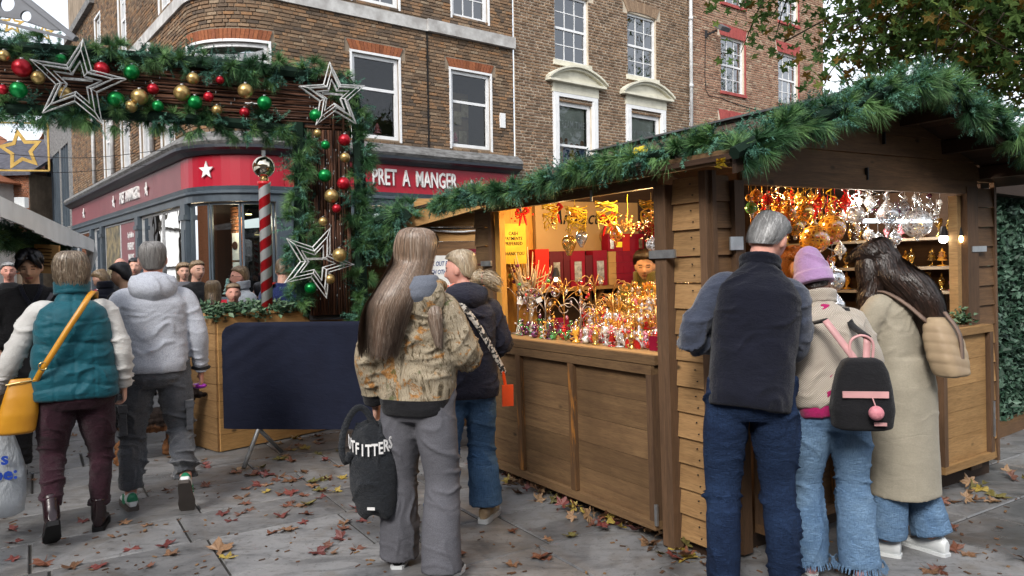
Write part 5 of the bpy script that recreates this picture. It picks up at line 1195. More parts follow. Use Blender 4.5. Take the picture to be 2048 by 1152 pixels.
for (x0, y0, x1, y1, n_, cols, pl_, sz) in ((480, 900, 700, 1010, 34, ['rust', 'crimson', 'brown', 'olive', 'yellow'], 'in the drift before the covered barrier', .13), (560, 1000, 720, 1110, 16, ['crimson', 'rust', 'brown'], 'between the trainers and the black bag', .13), (400, 930, 560, 1060, 12, ['crimson', 'brown', 'rust'], 'around the walking man in gray', .12),
                                         (0, 1040, 420, 1150, 10, ['crimson', 'rust', 'brown'], 'on the near flagstones of the path', .12), (900, 1060, 1150, 1140, 6, ['olive', 'rust', 'brown'], 'in the open by the stall front', .11), (60, 850, 420, 1000, 16, ['brown', 'rust', 'crimson'], 'on the path beyond the couple', .1), (1900, 1000, 2048, 1140, 3, ['brown', 'rust'], 'near the far end of the stall', .13), (200, 780, 330, 880, 12, ['brown', 'rust'], 'by the dark trousered legs', .11), (430, 870, 650, 905, 22, ['rust', 'brown', 'yellow', 'tan'], 'gathered at the foot of the planter', .12)):
    for k in range(n_): p = ground(rng.uniform(x0, x1), rng.uniform(y0, y1)); drop_leaf(p, cols[rng.integers(0, len(cols))], sz * rng.uniform(.75, 1.25), pl_)
for k in range(70):
    t_ = rng.uniform(.0, 2.5); q = sp(-.02 - abs(rng.normal()) * .09, t_, 0); drop_leaf((q.x, q.y), ['brown', 'rust', 'olive', 'tan', 'crimson', 'brown', 'yellow'][rng.integers(0, 7)], rng.uniform(.09, .16), 'heaped along the skirting under the stall shutter', rng.uniform(0, .05), .5)
for k in range(12):
    q = sp(rng.uniform(1.9, 3.1), -.1 - abs(rng.normal()) * .08, 0); drop_leaf((q.x, q.y), ['brown', 'rust', 'olive', 'tan'][rng.integers(0, 4)], rng.uniform(.09, .15), 'heaped under the front shutter behind the trench coat', rng.uniform(0, .04), .5)
m = MB()
for k in range(750):
    p = ground(rng.uniform(0, 2048), rng.uniform(760, 1150)); a = rng.uniform(0, 3.1); L_ = rng.uniform(.01, .035); m.bar((p.x, p.y, .004), (p.x + L_ * math.cos(a), p.y + L_ * math.sin(a), .006), rng.uniform(.003, .016), .003, 0, rng.random())
o = m.build('leaf_litter', leafmat('crumbled_leaf', [(0, (.05, .03, .02)), (.6, (.12, .06, .035)), (1, (.22, .13, .06))], .0, .7)); o['kind'] = 'stuff'
# ------------------------------------------------------------------ ivy screen beyond the stall
a_ = at(1955, 800, 6.6); iv = thing('ivy_screen', 'tall screen densely covered in dark green ivy past the end of the timber stall', 'hedge', (a_.x, a_.y, 0), R(38))
m = MB(); m.box((-.6, .05, 0), (2.6, .1, 2.15)); m.build('panel', MT['dark_green'], iv)
pts_ = [(x, 0, z) for x in np.linspace(-.6, 2.6, 40) for z in np.linspace(.05, 2.1, 30)]
MT['ivy'] = needle('ivy_leaves', (.012, .035, .022), (.03, .075, .045), (.08, .14, .1))
leaf_cloud('foliage', iv, pts_, 9000, .075, .03, MT['ivy'], 5, 1.0)
m = MB(); m.box((-.7, -.15, 2.16), (2.8, .2, 2.34)); m.build('beam', MT['w_dk_x'], iv)
m = MB(); m.box((-.6, -.12, .0), (2.6, .0, .1)); m.build('kick_board', MT['w_brn_x'], iv)
# ------------------------------------------------------------------ canopy stall on the far side of the path
MT['canvas'] = mk('white_canvas', (.85, .86, .85), (.72, .73, .72), 3, rough=.8, bump=.3, bscale=8)
e0 = at(-60, 368, 4.3); e1 = at(188, 486, 8.2)
aw = thing('canopy_stall', 'market stall under a white canvas canopy trimmed with dark pine garland', 'stall', (e0.x, e0.y, 0))
E0 = Vector((0, 0, e0.z - .12)); E1 = Vector((e1.x - e0.x, e1.y - e0.y, e1.z - .1)); ed = (E1 - E0); nrm_ = Vector((-ed.y, ed.x, 0)).normalized()
m = MB(); k = 14
for i in range(k):
    u0, u1 = i / k, (i + 1) / k - .001; a = E0 + ed * u0; b_ = E0 + ed * u1; sg = .02 * math.sin(u0 * 9)
    up = Vector((0, 0, .24)); lf = nrm_ * 1.6 + Vector((0, 0, .62))
    v = [a + Vector((0, 0, -.02 + sg)), b_ + Vector((0, 0, -.02 + sg)), b_ + up * .55, a + up * .55, a + lf + up, b_ + lf + up, a + nrm_ * .015 + Vector((0, 0, -.02 + sg)), b_ + nrm_ * .015 + Vector((0, 0, -.02 + sg)), a + lf + up * .9, b_ + lf + up * .9, b_ + nrm_ * .02 + up * .5, a + nrm_ * .02 + up * .5]
    m.add(v, [(0, 1, 2, 3), (3, 2, 5, 4), (7, 6, 11, 10), (11, 8, 9, 10), (1, 0, 6, 7)])
m.build('canopy', MT['canvas'], aw)
m = MB(); c = E1; v = [c + Vector((0, 0, .12)), c + Vector((.02, .03, -.02)), c + Vector((-.03, 0, -.2)), c + Vector((-.1, .05, -.06)), c + nrm_ * .1 + Vector((0, 0, .1))]; m.add(v, [(0, 1, 2, 3), (0, 3, 4), (1, 4, 3), (0, 4, 1)]); m.build('canopy_flap', MT['canvas'], aw)
def gp(u, n, z): q = E0 + ed * u + nrm_ * n; return Vector((q.x, q.y, z))
for u_ in (.55, .97): m = MB(); m.bar(gp(u_, .5, 0), gp(u_, .5, E0.z + .02), .05, .05); m.build('post', MT['lead'], aw)
m = MB(); m.bar(gp(-.2, 1.6, 1.2), gp(1, 1.6, 1.2), .05, 2.4); m.build('stall_back', MT['w_dk'], aw)
m = MB(); m.bar(gp(.45, .9, .45), gp(1, .9, .45), .4, .9); m.build('counter', MT['w_brn'], aw)
garland('pine_garland', 'dark pine garland with tiny lights hanging below the white canopy', [tuple(gp(u, .3, 0) + Vector((e0.x, e0.y, z))) for u, z in ((.0, 1.98), (.3, 1.9), (.6, 1.88), (.98, 1.84))], .09, 120, .14, 31, 'pine garlands')
q0 = at(43, 404, 6.6); m = MB(); m.box((-.045, -.03, -.05), (.045, .03, .04)); tag(m.build('canopy_bracket_box', MT['canvas'], None, loc=q0), 'white box sign standing on the canvas canopy edge', 'sign')
q0 = at(92, 518, 6.3); sb = thing('wooden_menu_board', 'tilted orange pine board with burnt lettering behind the dark haired young man', 'sign', tuple(q0), R(-6)); sb.rotation_euler = (0, R(4), R(-6))
m = MB(); m.box((-.11, 0, -.12), (.11, .02, .12)); m.build('board', MT['w_new'], sb)
for k in range(6): m = MB(); m.box((-.08, -.004, .08 - k * .028), (.05 + .02 * math.sin(k * 3), -.001, .088 - k * .028)); m.build('text_line', MT['w_dk'], sb)
# ------------------------------------------------------------------ steel bracket with holes and hanging gold stars
def fill_shape(name, outer, holes, th, mat, parent, M):
    cu = bpy.data.curves.new(name, 'CURVE'); cu.dimensions = '2D'; cu.fill_mode = 'BOTH'; cu.extrude = th
    for poly in [outer] + holes:
        s_ = cu.splines.new('POLY'); s_.points.add(len(poly) - 1); s_.use_cyclic_u = True
        for q, (x, y) in zip(s_.points, poly): q.co = (x, y, 0, 1)
    o = bpy.data.objects.new(name, cu); tmpS.collection.objects.link(o); dg = tmp_dg(); me = bpy.data.meshes.new_from_object(o.evaluated_get(dg))
    tmpS.collection.objects.unlink(o); bpy.data.objects.remove(o); me.materials.clear(); me.materials.append(mat); me.transform(M); return put(name, me, parent)
def circ(x, y, r, n=20): return [(x + r * math.cos(a), y + r * math.sin(a)) for a in np.linspace(0, 2 * PI, n + 1)[:-1]]
cB = at(60, 30, 5.6); sc_ = 5.6 / F_PX
pxl = lambda x, y: ((x - 60) * sc_, (30 - y) * sc_)
bt = thing('steel_arm', 'grey steel arm pierced with round holes above the archway end', 'bracket', tuple(cB))
fill_shape('perforated_plate', [pxl(-60, -70), pxl(-20, -60), pxl(128, 62), pxl(100, 60), pxl(40, 38), pxl(-60, 25)], [[pxl(x, y) for x, y in circ(17, 8, 15)], [pxl(x, y) for x, y in circ(53, 33, 11)], [pxl(x, y) for x, y in circ(-24, -18, 18)]], .01, MT['steel_g'], bt, RX(R(90)))
m = MB(); m.bar(at(-40, -75, 5.6) - cB, at(152, 78, 5.6) - cB, .05, .035); m.build('top_chord', MT['steel_g'], bt)
m = MB(); m.bar(at(-60, 28, 5.6) - cB, at(150, 80, 5.6) - cB, .02, .02); m.build('bottom_chord', MT['steel_g'], bt)
MT['gold'] = mk('gold_painted_metal', (.5, .33, .08), (.35, .22, .05), 8, rough=.45, Metallic=.3)
def starpoly(ro, ri, rot=0.0): return [((ro if i % 2 == 0 else ri) * math.cos(PI / 2 + i * PI / 5 + rot), (ro if i % 2 == 0 else ri) * math.sin(PI / 2 + i * PI / 5 + rot)) for i in range(10)]
gs = at(42, 300, 14); s5 = thing('gold_street_star', 'large flat gold star in a square gold frame strung across the lane', 'star', tuple(gs), R(10))
fill_shape('star', starpoly(.4, .2, R(8)), [starpoly(.27, .13, R(8))], .012, MT['gold'], s5, RX(R(90)))
for a, b_ in (((-.5, -.38), (.47, -.38)), ((.47, -.38), (.47, .5)), ((-.5, .5), (.47, .5)), ((-.5, -.38), (-.5, .5))): m = MB(); m.bar((a[0], 0, a[1]), (b_[0], 0, b_[1]), .03, .03); m.build('frame_bar', MT['gold'], s5)
for px, py, r_, lb in ((24, 48, .2, 'gold star hanging in the sky just over the archway beam end'), (88, 66, .16, 'smaller gold star hanging between the steel arm and the pine')):
    g1 = at(px, py, 13); s6 = thing('gold_street_star', lb, 'star', tuple(g1), R(20)); fill_shape('star', starpoly(r_, r_ * .45), [starpoly(r_ * .6, r_ * .27)], .01, MT['gold'], s6, RX(R(90)))
m = MB(); m.tube(catmull([tuple(at(-80, 300, 14)), tuple(at(150, 316, 14)), tuple(at(330, 300, 14.6))], 6), .006, 4); m.tube(catmull([tuple(at(-80, 330, 14)), tuple(at(120, 345, 15)), tuple(at(300, 330, 17))], 6), .006, 4)
tag(m.build('overhead_wire', MT['metal_d']), 'thin black wires strung across the lane holding the gold star', 'wire')
# ------------------------------------------------------------------ inside the timber stall
SI = SM.inverted()
def on_plane(px, py, axis, val):       # point of the stall's own plane (x or y = val) seen along a measured sight line
    o = SI @ Vector((0, 0, EYE)); e = SI @ (Vector((0, 0, EYE)) + ray(px, py)); d = e - o; i = 'xyz'.index(axis); return SM @ (o + d * ((val - o[i]) / d[i]))
SR = SM.to_3x3().to_4x4()
def inst(name, mesh, loc, label, cat, group=None, rz=0.0, s=1.0):
    o = put(name, mesh); o.matrix_world = T(*loc) @ SR @ RZ(rz) @ Matrix.Scale(s, 4); return tag(o, label, cat, group)
def lamp(p, w, col, r=.04, nm='stall_light'):
    l = bpy.data.lights.new(nm, 'POINT'); l.energy = w; l.color = col; l.shadow_soft_size = r; o = bpy.data.objects.new(nm, l); C.objects.link(o); o.location = p
WARM, COOL = (1, .62, .26), (1, .9, .76)
for x, y, z, w in ((.32, .8, 1.98, 17), (.32, 1.75, 1.98, 14), (.95, 1.3, 2.0, 8)): lamp(sp(x, y, z), w, WARM, .05)
for x, y, z, w, c in ((.95, .3, 1.97, 7, WARM), (1.7, .25, 1.97, 8, COOL), (2.5, .5, 1.93, 9, COOL)): lamp(sp(x, y, z), w, c, .05)
bulb_w, bulb_o = emit('white_bulb', (1, .95, .85), 22), emit('warm_bulb', (1, .68, .3), 22)
for px, py, mt_, xl, lb in ((1887, 478, bulb_w, 2.5, 'bright white spot bulb in the stall, beside the orange one'), (1918, 478, bulb_o, 2.55, 'bright orange tinted spot bulb next to the white one'), (1921, 596, bulb_w, 2.6, 'white spot bulb under the shelf of gold ornaments'), (1112, 559, bulb_o, 0, 'tiny spot lamp shining among the antler branches')):
    p = on_plane(px, py, 'x', xl) if xl else on_plane(px, py, 'x', .3)
    b_ = thing('spot_lamp', lb, 'lamp', tuple(p)); m = MB(); m.ball((0, 0, 0), .03 if xl else .014, 16, 10); m.build('bulb', mt_, b_, True); m = MB(); m.lathe([(.032, .02), (.02, .07), (.012, .09)], 12); m.build('holder', MT['metal_d'], b_)
m = MB(); m.box((1.9, .3, 1.83), (2.5, .33, 1.855)); o = m.build('led_strip', emit('led_strip_white', (.8, .93, 1), 3)); o.matrix_world = SM; tag(o, 'white light strip hung behind the big clear glass bauble', 'lamp')
m = MB(); m.box((2.52, .3, 1.83), (2.75, .33, 1.855)); o = m.build('led_strip', bpy.data.materials['led_strip_white']); o.matrix_world = SM; tag(o, 'shorter white light strip by the frame of the front opening', 'lamp')
# backdrop, notice and shelf
m = MB(); m.box((.5, SL - .1, 1.72), (1.62, SL - .06, 2.14)); bd_ = m.build('name_board', mk('cream_board', (.34, .24, .13), (.3, .21, .11), 3)); bd_.matrix_world = SM; tag(bd_, 'cream board with the stall name Artifactual in black script', 'sign')
text_mesh('lettering', 'Artifactual', .17, mk('black_ink', (.01, .01, .01)), .001, .95, bd_, T(1.0, SL - .105, 2.0) @ RX(R(90)), shear=.35, off=.0005)
m = MB(); m.lathe([(.075, 0), (.07, .012)], 24); q = m.build('emblem', mk('green_brown_emblem', (.12, .12, .05), (.3, .1, .04), 20), bd_); q.matrix_local = T(1.24, SL - .105, 1.84) @ RX(R(90))
m = MB(); m.box((.12, SL - .16, 1.63), (.36, SL - .155, 1.95)); nt = m.build('notice', mk('yellow_card', (.62, .45, .05), rough=.6)); nt.matrix_world = SM; tag(nt, 'yellow notice asking for cash payments at the end of the trinket counter', 'notice')
for z_, tx in ((1.87, 'CASH'), (1.83, 'PAYMENTS'), (1.79, 'PREFERRED'), (1.71, 'THANK YOU')): text_mesh('lettering', tx, .038, bpy.data.materials['black_ink'], .0005, .9, nt, T(.24, SL - .1615, z_) @ RX(R(90)), off=.0006)
shf = thing('back_shelf', 'pine shelf on brackets along the back of the stall carrying crimson boxes', 'shelf'); shf.matrix_world = SM
m = MB(); m.box((.35, SL - .32, 1.395), (1.75, SL - .06, 1.42)); m.build('board', MT['w_pale'], shf)
for x in (.6, 1.05, 1.5): m = MB(); m.bar((x, SL - .08, 1.2), (x, SL - .26, 1.39), .03, .03); m.bar((x, SL - .08, 1.1), (x, SL - .08, 1.39), .03, .03); m.build('bracket', MT['w_pale'], shf)
MT['crim'] = mk('crimson_card', (.24, .006, .03), (.17, .004, .02), 3, rough=.5); MT['scar'] = mk('scarlet_card', (.5, .02, .015), rough=.5); MT['tanc'] = mk('tan_card', (.5, .33, .15), rough=.6); MT['orangec'] = mk('orange_card', (.55, .12, .02), rough=.5); MT['plum'] = mk('plum_paper', (.1, .015, .03), rough=.6); MT['silv'] = mk('silver_foil', (.5, .48, .42), (.2, .19, .17), 30, rough=.3, Metallic=.6)
def gbox(x, y, z, w, h, mt_, label, win=False, d=.09):
    b_ = thing('gift_box', label, 'box', group='gift boxes on the back shelf'); b_.matrix_world = SM @ T(x, y, z)
    m = MB(); m.box((0, 0, 0), (w, d, h * .8)); m.build('base', MT[mt_], b_); m = MB(); m.box((-.002, -.002, h * .8 - .02), (w + .002, d + .002, h)); m.build('lid', MT[mt_], b_)
    if win: m = MB(); m.box((w * .25, -.004, h * .15), (w * .75, -.0025, h * .7)); m.build('window', MT['silv'], b_)
rowz = ('bottom', 'second', 'third', 'fourth')
for r_ in range(4):
    for c_ in range(6):
        x = 1.18 + c_ * .082; 
        if r_ == 3 and c_ > 4: continue
        mt_ = 'tanc' if c_ == 0 and r_ < 3 else ('scar' if (r_ == 3 and c_ in (2,)) else 'crim')
        gbox(x, SL - .2, 1.421 + r_ * .096, .08, .094 if r_ < 3 else .15, mt_, '%s box in the %s row of the stacked boxes, %s from the cream board side' % ({'tanc': 'tan', 'scar': 'scarlet', 'crim': 'crimson'}[mt_], rowz[r_], ('first', 'second', 'third', 'fourth', 'fifth', 'sixth')[c_]), r_ == 3 and c_ in (0, 4))
for k, (x, h, w, mt_, w2, lb) in enumerate(((.42, .32, .13, 'scar', False, 'orange printed gift box at the notice end of the back shelf'), (.56, .3, .13, 'plum', True, 'plum gift box with silver window beside the orange one on the shelf'), (.7, .3, .06, 'plum', False, 'slim dark plum box beside the orange boxes'), (.77, .3, .15, 'crim', True, 'large crimson box with silver window under the cream board'), (.93, .26, .07, 'plum', False, 'plum box behind the hanging glass balloons'), (1.01, .3, .15, 'crim', True, 'crimson windowed box next to the stacked small ones'))): gbox(x, SL - .2, 1.421, w, h, mt_, lb, w2)
m = MB(); m.box((1.66, SL - .5, 1.5), (1.86, SL - .4, 1.86)); m.tube([(1.7, SL - .45, 1.86), (1.7, SL - .45, 1.95), (1.82, SL - .45, 1.95), (1.82, SL - .45, 1.86)], .004, 5); o = m.build('carrier_bag', MT['plum']); o.matrix_world = SM; tag(o, 'dark plum paper carrier bag hanging beside the stacked boxes', 'bag')
# tiers of trinkets
for k, (x0, x1, z0, z1, y0, y1) in enumerate(((.2, .34, 1.09, 1.17, .4, 1.45), (.341, .48, 1.09, 1.27, .4, 1.35), (.481, .62, 1.09, 1.37, .42, 1.22))):
    m = MB(); m.box((x0, y0, z0 + .001), (x1, y1, z1)); o = m.build('display_step', mk('peach_cloth', (.6, .36, .16), (.5, .28, .1), 8) if k == 0 else bpy.data.materials['peach_cloth']); o.matrix_world = SM; tag(o, ('lowest', 'middle', 'highest')[k] + ' peach cloth step of the trinket display', 'step')
GL = {'amber': bauble_glass('amber_glass', (1, .72, .3), (.8, .4, .05), .4), 'clear': bauble_glass('clear_blown_glass', (.97, .98, 1), (.8, .82, .85), .12), 'silver': bauble_glass('silvered_glass', (.85, .88, .92), (.8, .82, .86), .45, .8, 55), 'gold': bauble_glass('gold_flecked_glass', (1, .82, .5), (.75, .5, .12), .6, .8, 45),
      'pink': bauble_glass('pink_glass', (1, .6, .65), (.8, .3, .4), .3), 'red': bauble_glass('red_glass', (.9, .15, .12), (.6, .02, .02), .5), 'purple': bauble_glass('purple_glass', (.55, .3, .5), (.15, .03, .1), .5), 'green': bauble_glass('green_glass', (.5, .85, .5), (.1, .4, .12), .4), 'white': bauble_glass('milk_glass', (.95, .95, .95), (.8, .78, .74), .8)}
def curl(m, x0, y0, z0, r, turns, h, rad, n=30, grow=0.0):
    m.tube([(x0 + (r + grow * t) * math.cos(t * turns * 2 * PI), y0 + (r + grow * t) * math.sin(t * turns * 2 * PI), z0 + h * t) for t in np.linspace(0, 1, n)], rad, 5)
def trinket(kind, rq):
    m = MB()
    if kind == 0: m.lathe([(.016, 0), (.018, .004), (.005, .012), (.012, .03), (.016, .042), (.01, .055), (.003, .062), (.005, .07), (.001, .078)], 10)
    elif kind == 1: curl(m, 0, 0, 0, .014, 2.5, .06, .0028, 26); m.ball((0, 0, .065), .008, 8, 6)
    elif kind == 2: m.ball((0, 0, .014), (.014, .02, .013), 10, 6); m.ball((0, .018, .03), .008, 8, 6); [m.tube([(a, b, .012), (a, b, 0)], .002, 4) for a in (-.008, .008) for b in (-.012, .012)]; curl(m, 0, -.02, .02, .006, 1.2, .02, .0018, 12)
    elif kind == 3: m.ball((0, 0, .016), .016, 10, 8); m.ball((0, 0, .04), .011, 10, 8); m.lathe([(.013, .049), (.013, .051), (.007, .0515), (.007, .062)], 8)
    elif kind == 4:
        for k in range(6): a = k * 1.05; m.tube([(0, 0, .0), (.006 * math.cos(a), .006 * math.sin(a), .02), (.018 * math.cos(a), .018 * math.sin(a), .04), (.024 * math.cos(a), .024 * math.sin(a), .036)], (.003, .0025, .002, .0035), 5)
    elif kind == 5: m.lathe([(.02, 0), (.02, .003), (.002, .006), (.002, .02), (.02, .022), (.012, .035), (.017, .036), (.009, .05), (.013, .051), (.001, .07)], 10)
    elif kind == 6: m.lathe([(.01, 0), (.012, .002), (.003, .01), (.003, .03), (.012, .045), (.014, .065), (.012, .066), (.009, .046), (.001, .035)], 10)
    else:
        for k in range(4): a = k * 1.57 + .4; m.tube([(0, 0, 0), (.01 * math.cos(a), .01 * math.sin(a), .03), (.004 * math.cos(a), .004 * math.sin(a), .055), (.018 * math.cos(a + 1), .018 * math.sin(a + 1), .07)], (.002, .002, .0016, .0016), 5); m.ball((.018 * math.cos(a + 1), .018 * math.sin(a + 1), .07), .0045, 6, 5)
    return m
rq = random.Random(77); shapeN = ['finial', 'spiral', 'little animal', 'snowman', 'coral sprig', 'tiny tree', 'goblet', 'curly branch']
shpn = ['glass_finial', 'glass_spiral', 'glass_animal', 'glass_snowman', 'glass_coral', 'glass_tree', 'glass_goblet', 'glass_branch']
cols_ = ['amber', 'clear', 'gold', 'pink', 'red', 'purple', 'white', 'green']
tm = {}
def tmesh(k, c_):
    if (k, c_) not in tm: tm[(k, c_)] = trinket(k, rq).mesh('glass_ornament', GL[c_]); tm[(k, c_)].polygons.foreach_set('use_smooth', np.ones(len(tm[(k, c_)].polygons), bool))
    return tm[(k, c_)]
zones = [('along the front edge of the counter by the red box', .03, .17, .38, 1.25, 1.091, 95, ['amber', 'white', 'red', 'clear', 'gold', 'pink']), ('on the lowest step of the trinket display', .21, .33, .42, 1.43, 1.171, 85, ['amber', 'gold', 'pink', 'clear', 'red', 'amber']), ('on the middle step of the trinket display', .35, .47, .42, 1.33, 1.271, 80, ['gold', 'clear', 'pink', 'amber', 'gold']),
         ('on the highest step of the trinket display', .49, .61, .44, 1.2, 1.371, 60, ['gold', 'clear', 'amber', 'gold', 'green']), ('on the counter below the wire trees', .03, .3, 1.28, 2.05, 1.091, 62, ['purple', 'red', 'white', 'green', 'amber', 'purple'])]
for (pl_, x0, x1, y0, y1, z, n_, cs) in zones:
    for k in range(n_):
        kd = rq.randrange(8); c_ = rq.choice(cs)
        inst(shpn[kd], tmesh(kd, c_), sp(rq.uniform(x0, x1), rq.uniform(y0, y1), z), '%s glass %s %s' % (c_, shapeN[kd], pl_), 'ornament', 'glass ornaments crowded ' + pl_, rq.uniform(0, 6.3), rq.uniform(1.0, 1.85))
for (px, py, w, h, lb, mt_) in ((1277, 690, .13, .075, 'open scarlet box of glass at the front edge of the trinket counter', 'scar'), (1323, 690, .1, .11, 'dark crimson box at the counter end against the post', 'crim'), (1120, 648, .1, .09, 'crimson pot at the foot of the golden wire tree', 'crim')):
    p = on_plane(px, py, 'x', .1 if px > 1200 else .4); m = MB(); m.box((-.05, -w / 2, -h / 2), (.05, w / 2, h / 2)); inst('display_box', m.mesh('display_box', MT[mt_]), p, lb, 'box')
# wire trees with curled branches and dangling beads
def wire_tree(px, py, xl, h, n_, mt_, bead, label, seed, spread=.16, thick=.0032):
    r = random.Random(seed); p = on_plane(px, py, 'x', xl); z0 = SI @ p; base = sp(z0.x, z0.y, 1.092); t_ = thing('ornament_tree', label, 'ornament stand', tuple(base)); sc = h
    m = MB(); m.tube([(0, 0, 0), (.005, 0, sc * .5), (0, 0, sc * .8)], (.007, .006, .004), 6); m.lathe([(.05, 0), (.05, .006), (.01, .012)], 14); m.build('stem', mt_, t_, True)
    for k in range(n_):
        a = r.uniform(0, 6.28); z = sc * r.uniform(.3, .8); L_ = spread * r.uniform(.6, 1.1); P = [(0, 0, z)]
        for q in np.linspace(.2, 1, 5): P.append((L_ * q * math.cos(a), L_ * q * math.sin(a), z + sc * .22 * math.sin(q * 2.2)))
        cx, cz = L_ * .82, z + sc * .22 * math.sin(2.2) - .0
        for q in np.linspace(0, 1.6 * PI, 9): rr_ = .035 * (1 - q / (2.4 * PI)); P.append(((cx + rr_ * math.sin(q) + .03 * (1 - q / 5)) * math.cos(a), (cx + rr_ * math.sin(q) + .03 * (1 - q / 5)) * math.sin(a), cz - .035 + rr_ * math.cos(q)))
        m = MB(); m.tube(P, thick, 5); m.build('branch', mt_, t_, True)
        for j in range(2):
            q = P[r.randrange(3, len(P))]; m = MB(); zz = q[2] - .02; m.tube([q, (q[0], q[1], zz)], .0008, 3); m.lathe([(.001, zz - .035), (.009, zz - .022), (.011, zz - .014), (.006, zz - .004), (.002, zz)], 8, (q[0], q[1], 0)); m.build('bead', GL[bead if r.random() < .7 else 'clear'], t_, True)
    return t_
MT['gw'] = mk('gilt_wire', (.7, .42, .14), rough=.3, Metallic=.8); MT['sw'] = mk('pewter_wire', (.4, .33, .28), rough=.35, Metallic=.7); MT['antl'] = mk('bleached_antler', (.62, .5, .35), (.45, .34, .2), 20, rough=.5)
wire_tree(1127, 650, .4, .42, 9, MT['gw'], 'amber', 'golden wire tree with curled arms rising from the crimson pot', 1, .17)
wire_tree(1090, 660, .2, .36, 7, MT['sw'], 'purple', 'pewter wire tree hung with purple beads at the counter middle', 2, .12)
wire_tree(1035, 650, .15, .4, 7, MT['sw'], 'red', 'pewter wire tree hung with red beads at the notice end', 3, .13)
wire_tree(1022, 655, .35, .3, 6, MT['gw'], 'amber', 'low gilt wire tree in the corner under the yellow notice', 4, .1)
wire_tree(1190, 640, .3, .44, 8, MT['gw'], 'red', 'tall gilt wire tree with red beads before the crimson boxes', 5, .1)
wire_tree(1310, 640, .2, .34, 5, MT['gw'], 'clear', 'gilt wire stand by the counter post under the seller', 6, .08)
wire_tree(1160, 655, .15, .3, 7, MT['sw'], 'pink', 'pewter wire tree with pink beads near the counter front', 8, .11)
wire_tree(1225, 650, .35, .4, 7, MT['gw'], 'amber', 'gilt wire tree with amber beads rising among the display steps', 9, .12)
wire_tree(1275, 650, .15, .28, 5, MT['gw'], 'red', 'low gilt wire tree with red beads behind the scarlet box', 10, .09)
wire_tree(1255, 640, .5, .24, 5, MT['gw'], 'gold', 'short gilt wire stand on the back of the display steps', 7, .09)
# antler tree
p = on_plane(1058, 590, 'x', .3); q = SI @ p; at_ = thing('antler_tree', 'bleached branching antler tree hung with ornaments below the yellow notice', 'ornament stand', tuple(sp(q.x, q.y, 1.092)))
m = MB(); m.tube([(0, 0, 0), (.01, 0, .2), (0, 0, .42)], (.02, .014, .012), 8); m.lathe([(.07, 0), (.06, .012), (.02, .02)], 14); m.build('stem', MT['antl'], at_, True)
r = random.Random(9)
for k in range(26):
    a = r.uniform(0, 6.28); L_ = r.uniform(.08, .24); z = r.uniform(.32, .46); e = (L_ * math.cos(a), L_ * math.sin(a), z + r.uniform(.0, .16)); m = MB(); mid = (e[0] * .55, e[1] * .55, z - .02)
    m.tube(catmull([(0, 0, z - .05), mid, e, (e[0] * 1.1, e[1] * 1.1, e[2] + .06)], 3), np.linspace(.009, .003, 10), 6); m.tube([mid, (mid[0] * 1.4, mid[1] * 1.2, mid[2] + .1)], (.006, .002), 5); m.build('branch', MT['antl'], at_, True)
    if k % 2: m = MB(); m.ball((e[0], e[1], e[2] - .04), .016, 10, 8); m.tube([e, (e[0], e[1], e[2] - .03)], .001, 3); m.build('bead', GL[r.choice(['purple', 'green', 'clear', 'red'])], at_, True)
for px, py, rz_, lb in ((1040, 604, .2, 'small white price tag hanging from the wire tree nearer the notice'), (1078, 600, -.4, 'white price tag tilted beside the antler tree stem'), (1238, 489, 0, 'yellow price tag hanging before the crimson boxes'), (1326, 600, .1, 'white price tag with red edge beside the post')):
    m = MB(); m.box((-.022, -.001, -.018), (.022, .001, .018)); o = m.build('price_tag', MT['paper'] if py != 489 else bpy.data.materials['yellow_card']); p = on_plane(px, py, 'x', .12 if py != 489 else .35); o.matrix_world = T(*p) @ RZ(.2) @ RY(rz_); tag(o, lb, 'price tag')
# ribbons and things hanging in the side opening
MT['rib_y'] = mk('yellow_satin_ribbon', (.75, .55, .03), (.6, .42, .02), 5, rough=.35); MT['rib_r'] = mk('red_satin_ribbon', (.55, .01, .015), rough=.35); MT['rib_s'] = mk('silver_ribbon', (.6, .6, .62), rough=.25, Metallic=.6); MT['berry'] = mk('red_berries', (.5, .01, .01), rough=.25)
for k, (px, py, w, lb) in enumerate(((1100, 422, .07, 'over the mid counter'), (1153, 430, .09, 'over the glass balloons'), (1213, 420, .09, 'above the yellow angel'), (1300, 420, .08, 'above the red berry wreath beside the post'))):
    p = on_plane(px, py, 'x', .12); m = MB(); r = random.Random(k)
    for j in range(4): P = [(w * math.cos(t * 2 * PI * 2 + j) * (1 - .3 * t), .5 * w * math.sin(t * 2 * PI * 2 + j), .06 - .16 * t * r.uniform(.8, 1.3)) for t in np.linspace(0, 1, 26)]; m.tube(P, .0035, 5)
    inst('curled_ribbon', m.mesh('curled_ribbon', MT['rib_y']), p, 'bunch of curled yellow ribbon hanging ' + lb, 'ribbon')
for k, (px, py, lb) in enumerate(((1045, 425, 'by the notice end of the side opening'), (1110, 418, 'over the name board start'), (1215, 440, 'behind the yellow angel'), (1315, 450, 'against the post over the seller'))):
    p = on_plane(px, py, 'x', .2); m = MB()
    for s_ in (-1, 1): m.tube([(0, 0, 0), (0, s_ * .05, .035), (0, s_ * .08, .01), (0, s_ * .04, -.01), (0, 0, 0)], (.004, .012, .016, .012, .004), 6); m.tube([(0, 0, 0), (0, s_ * .03, -.05), (0, s_ * .05, -.1)], (.006, .01, .006), 5)
    inst('red_bow', m.mesh('red_bow', MT['rib_r']), p, 'red satin bow hanging ' + lb, 'bow')
